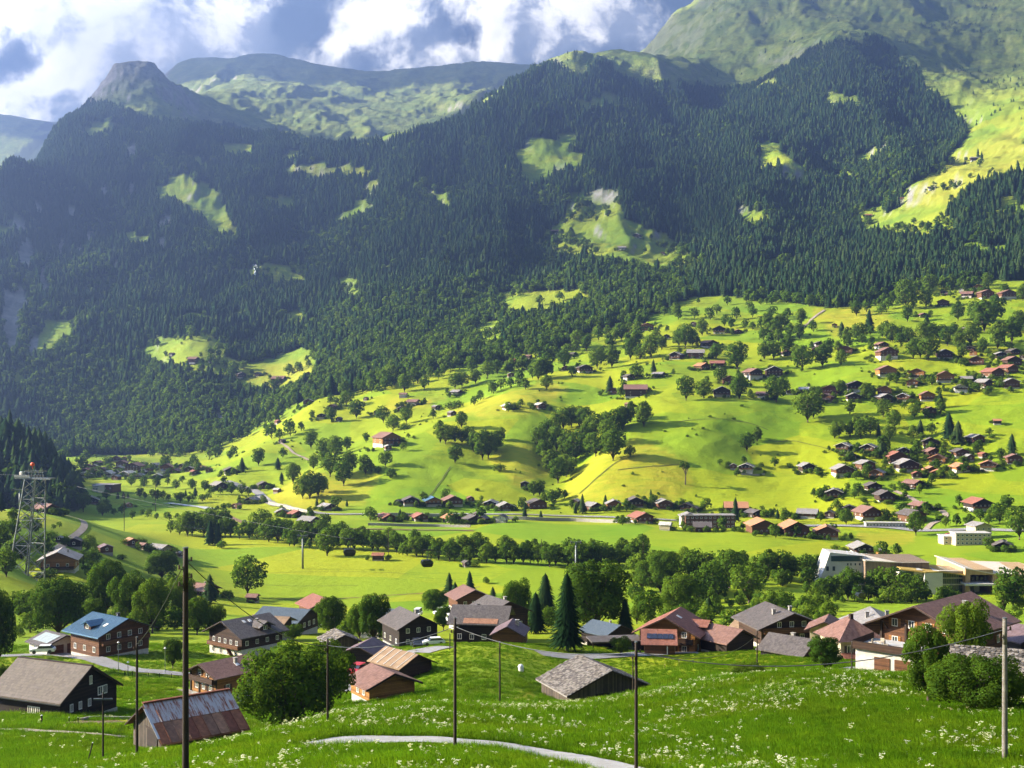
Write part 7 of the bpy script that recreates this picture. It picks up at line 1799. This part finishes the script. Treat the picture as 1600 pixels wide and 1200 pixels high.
# ------------------------------------------------------------------ meadow grass and flowers of the foreground
GRASS = leaf_material('meadow_grass', (0.085, 0.215, 0.005), (0.128, 0.290, 0.006), (0.195, 0.340, 0.008), 0.35)
def vary_grass():
    nt = GRASS.node_tree; t = NT(nt)
    df = [n for n in nt.nodes if n.type == 'BSDF_DIFFUSE'][0]; tr = [n for n in nt.nodes if n.type == 'BSDF_TRANSLUCENT'][0]
    src = df.inputs[0].links[0].from_socket
    P = t.n('ShaderNodeObjectInfo').outputs['Location']
    n1 = t.noise(P, 0.09, 5, 0.6); n2 = t.noise(P, 0.5, 4, 0.6)
    col = t.mix(t.maprange(n1, 0.46, 0.66, 0, 0.7), src, (0.21, 0.30, 0.010)); col = t.mix(t.maprange(n2, 0.5, 0.7, 0, 0.6), col, (0.055, 0.135, 0.008))
    col = t.mix(t.maprange(n1, 0.42, 0.28, 0, 0.6), col, (0.075, 0.175, 0.008))
    t.l(col, df.inputs[0])
vary_grass()
def flower_mat():
    m, t, out = mat_new('white_umbels')
    oi = t.n('ShaderNodeObjectInfo')
    principled(t, out, t.mix(oi.outputs['Random'], (.46, .48, .20), (.62, .62, .40)), .8, .1); return m
UMBEL = flower_mat()
def tuft(name, seed, blades, rad, h, wd):
    r = random.Random(seed); mb = MB(); nr = []
    for _ in range(blades):
        a, d = r.uniform(0, 6.28), rad * math.sqrt(r.random()); x, y = math.cos(a) * d, math.sin(a) * d
        hh = h * r.uniform(.5, 1.15); b = r.uniform(0, 6.28); lean = hh * r.uniform(.15, .6); w = wd * r.uniform(.7, 1.3)
        bx_, by_ = math.cos(b), math.sin(b)
        mb.add([(x - by_ * w, y + bx_ * w, -.05), (x + by_ * w, y - bx_ * w, -.05), (x + bx_ * lean * .4 + by_ * w * .8, y + by_ * lean * .4 - bx_ * w * .8, hh * .62), (x + bx_ * lean * .4 - by_ * w * .8, y + by_ * lean * .4 + bx_ * w * .8, hh * .62), (x + bx_ * lean, y + by_ * lean, hh)], [(0, 1, 2, 3), (3, 2, 4)])
        nr += [(bx_ * .3, by_ * .3, .9)] * 5
    me = mb.mesh(name, [GRASS], True); set_normals(me, nr); return me
def umbels(name, seed, heads):
    r = random.Random(seed); mb = MB(); nr = []
    for _ in range(heads):
        a, d = r.uniform(0, 6.28), r.uniform(0, .28); x, y = math.cos(a) * d, math.sin(a) * d; h = r.uniform(.45, .85); w = .006
        mb.add([(x * .3 - w, y * .3, 0), (x * .3 + w, y * .3, 0), (x + w, y, h), (x - w, y, h)], [(0, 1, 2, 3)], 1); nr += [(0, -.5, .8)] * 4
        for k in range(6):
            rad = r.uniform(.03, .08); bb = r.uniform(0, 6.28); q = (x + math.cos(bb) * rad, y + math.sin(bb) * rad, h + r.uniform(-.02, .03)); s = r.uniform(.02, .036)
            mb.add([(q[0] - s, q[1] - s, q[2]), (q[0] + s, q[1] - s, q[2] - .01), (q[0] + s, q[1] + s, q[2]), (q[0] - s, q[1] + s, q[2] + .015)], [(0, 1, 2, 3)], 0); nr += [(0, 0, 1)] * 4
    me = mb.mesh(name, [UMBEL, GRASS], True); set_normals(me, nr); return me
def road_clear(x, y, extra=.25):
    ok = np.ones(len(x), bool)
    for c, w in ROADS[:8]:
        lo, hi = c.min(0) - w, c.max(0) + w
        cand = np.nonzero((x > lo[0]) & (x < hi[0]) & (y > lo[1]) & (y < hi[1]))[0]
        if len(cand) == 0: continue
        d = np.full(len(cand), 1e9)
        for k in range(0, len(c), 1): d = np.minimum(d, (x[cand] - c[k, 0]) ** 2 + (y[cand] - c[k, 1]) ** 2)
        ok[cand[d < (w / 2 + extra) ** 2]] = False
    return ok
GP = []
for i, (x, y, hh) in enumerate(((330, 1192, .5), (660, 1190, .5), (1180, 1195, .5))):
    p = at(x, y, 40); o = obj('grass_tuft', tuft('grass_tuft', 500 + i, 70, .48, .34, .008)); o.location = p; tag(o, ('tall grass tuft at the bottom edge right of the thick pole', 'grass tuft on the verge below the bend of the lane', 'grass tuft at the bottom edge of the right flower meadow')[i], 'grass', 'single grass tufts'); GP.append(o)
FPp = []
for i, (x, y) in enumerate(((640, 1186), (1100, 1180), (1330, 1150))):
    p = at(x, y, 40); o = obj('wild_flower', umbels('white_umbel_flower', 520 + i, 5)); o.location = p; tag(o, ('white umbel flower cluster on the verge below the lane', 'white umbel flower cluster low in the flower meadow', 'white umbel flower cluster in the right flower meadow')[i], 'flower', 'single flower clusters'); FPp.append(o)
def cover(n, y0, y1, umax=.56):
    y = np.sqrt(RNG.uniform(y0 ** 2, y1 ** 2, n)); x = RNG.uniform(-umax, umax, n) * y
    z = hz(x, y); ok = seen(x, y, z + .5) & road_clear(x, y)
    return x[ok], y[ok], z[ok]
xs, ys_, zs = [], [], []
for n, y0, y1 in ((43000, 40, 110), (58000, 110, 260)):
    a, b, c_ = cover(n, y0, y1); xs.append(a); ys_.append(b); zs.append(c_)
gx_, gy_, gz_ = np.concatenate(xs), np.concatenate(ys_), np.concatenate(zs)
ok = np.ones(len(gx_), bool)
gn = fbm(gx_ / 6, gy_ / 6, 601, 3)
gs = np.clip(RNG.normal(.95, .22, len(gx_)) * (1 + gn * .5), .35, 1.7) * np.where(gy_ > 110, 1.25, 1.0) * (1 - .45 * sstep(150, 230, gy_))
scatter('meadow_grass', np.stack([gx_, gy_, gz_], 1), gs, RNG.uniform(0, 6.28, len(gx_)), RNG.integers(0, 3, len(gx_)), GP, 'long green meadow grass of the foreground slope')
fx, fy, fz = cover(76000, 42, 165)
qx, qy = pxy(fx, fy, fz)
fn = fbm(fx / 9, fy / 9, 611, 4)
dens = sstep(.02, .42, fn + .12) * np.where(qx > 440, 1.0, .35) * np.where((fy > 62) | (qx < 560) | (qx > 1050), 1, .7)
dens = dens * (1 - .9 * sstep(118, 165, fy) * (qx < 1000)) * np.where(qx < 300, .35, 1)
kp = RNG.random(len(fx)) < dens * .27 + .012
scatter('white_flowers', np.stack([fx, fy, fz], 1)[kp], np.clip(RNG.normal(.56, .16, kp.sum()), .3, 1.0), RNG.uniform(0, 6.28, kp.sum()), RNG.integers(0, 3, kp.sum()), FPp, 'white umbel flowers scattered over the foreground meadow')
print('grass', len(gx_), 'flowers', int(kp.sum()))

# ------------------------------------------------------------------ unseen cumulus meshes added left of view to shade foreground and mountains
def shade_cloud(label, cx, cy, cz, rx, ry, alt, seed, opac):  # added out of view, towards the sun, to dim a chosen patch of ground
    m, t, out = mat_new('shade_cloud_white')
    df = t.n('ShaderNodeBsdfDiffuse'); df.inputs[0].default_value = (.85, .86, .88, 1); tr = t.n('ShaderNodeBsdfTransparent'); mx = t.n('ShaderNodeMixShader')
    mx.inputs[0].default_value = opac; t.l(tr.outputs[0], mx.inputs[1]); t.l(df.outputs[0], mx.inputs[2]); t.l(mx.outputs[0], out.inputs['Surface'])
    n, k = 48, 20; vs = []
    d = (alt - cz) / sz
    ox, oy = cx + SUNV.x * d, cy + SUNV.y * d
    for a in range(k + 1):
        for i in range(n):
            th, ph = math.pi * a / k, 2 * math.pi * i / n
            p = np.array([math.sin(th) * math.cos(ph), math.sin(th) * math.sin(ph), math.cos(th)])
            nz = 1 + .35 * float(fbm(np.array([p[0] * 2.2 + seed]), np.array([p[1] * 2.2 + p[2] * 1.7]), seed, 5)[0])
            vs.append((ox + p[0] * rx * nz, oy + p[1] * ry * nz, alt + p[2] * 140 * nz * (1.0 if p[2] > 0 else .35)))
    fs = [(a * n + i, (a + 1) * n + i, (a + 1) * n + (i + 1) % n, a * n + (i + 1) % n) for a in range(k) for i in range(n)]
    mb = MB(); mb.add(vs, fs); o = mb.build('shade_cloud', m, None, True); tag(o, label, None, None, 'stuff')
shade_cloud('thin unseen cumulus added left of view to shade the foreground', 20, 110, -30, 420, 250, float(Z.max()) + 260, 3, .12)

shade_cloud('broad unseen cumulus added far to the left to shade the distant ridge', -1500, 7150, 1750, 2300, 620, 4600, 5, .6)
shade_cloud('small unseen cumulus added to shade the craggy summit', -1400, 4200, 1000, 420, 330, float(Z.max()) + 280, 8, .5)

shade_cloud('large unseen cumulus added left of view to shade the right mountain', 1100, 4500, 1150, 1500, 900, 4600, 11, .36)
shade_cloud('unseen cumulus added left of view to shade the wooded mountain', -700, 3000, 550, 1000, 650, 4200, 14, .22)
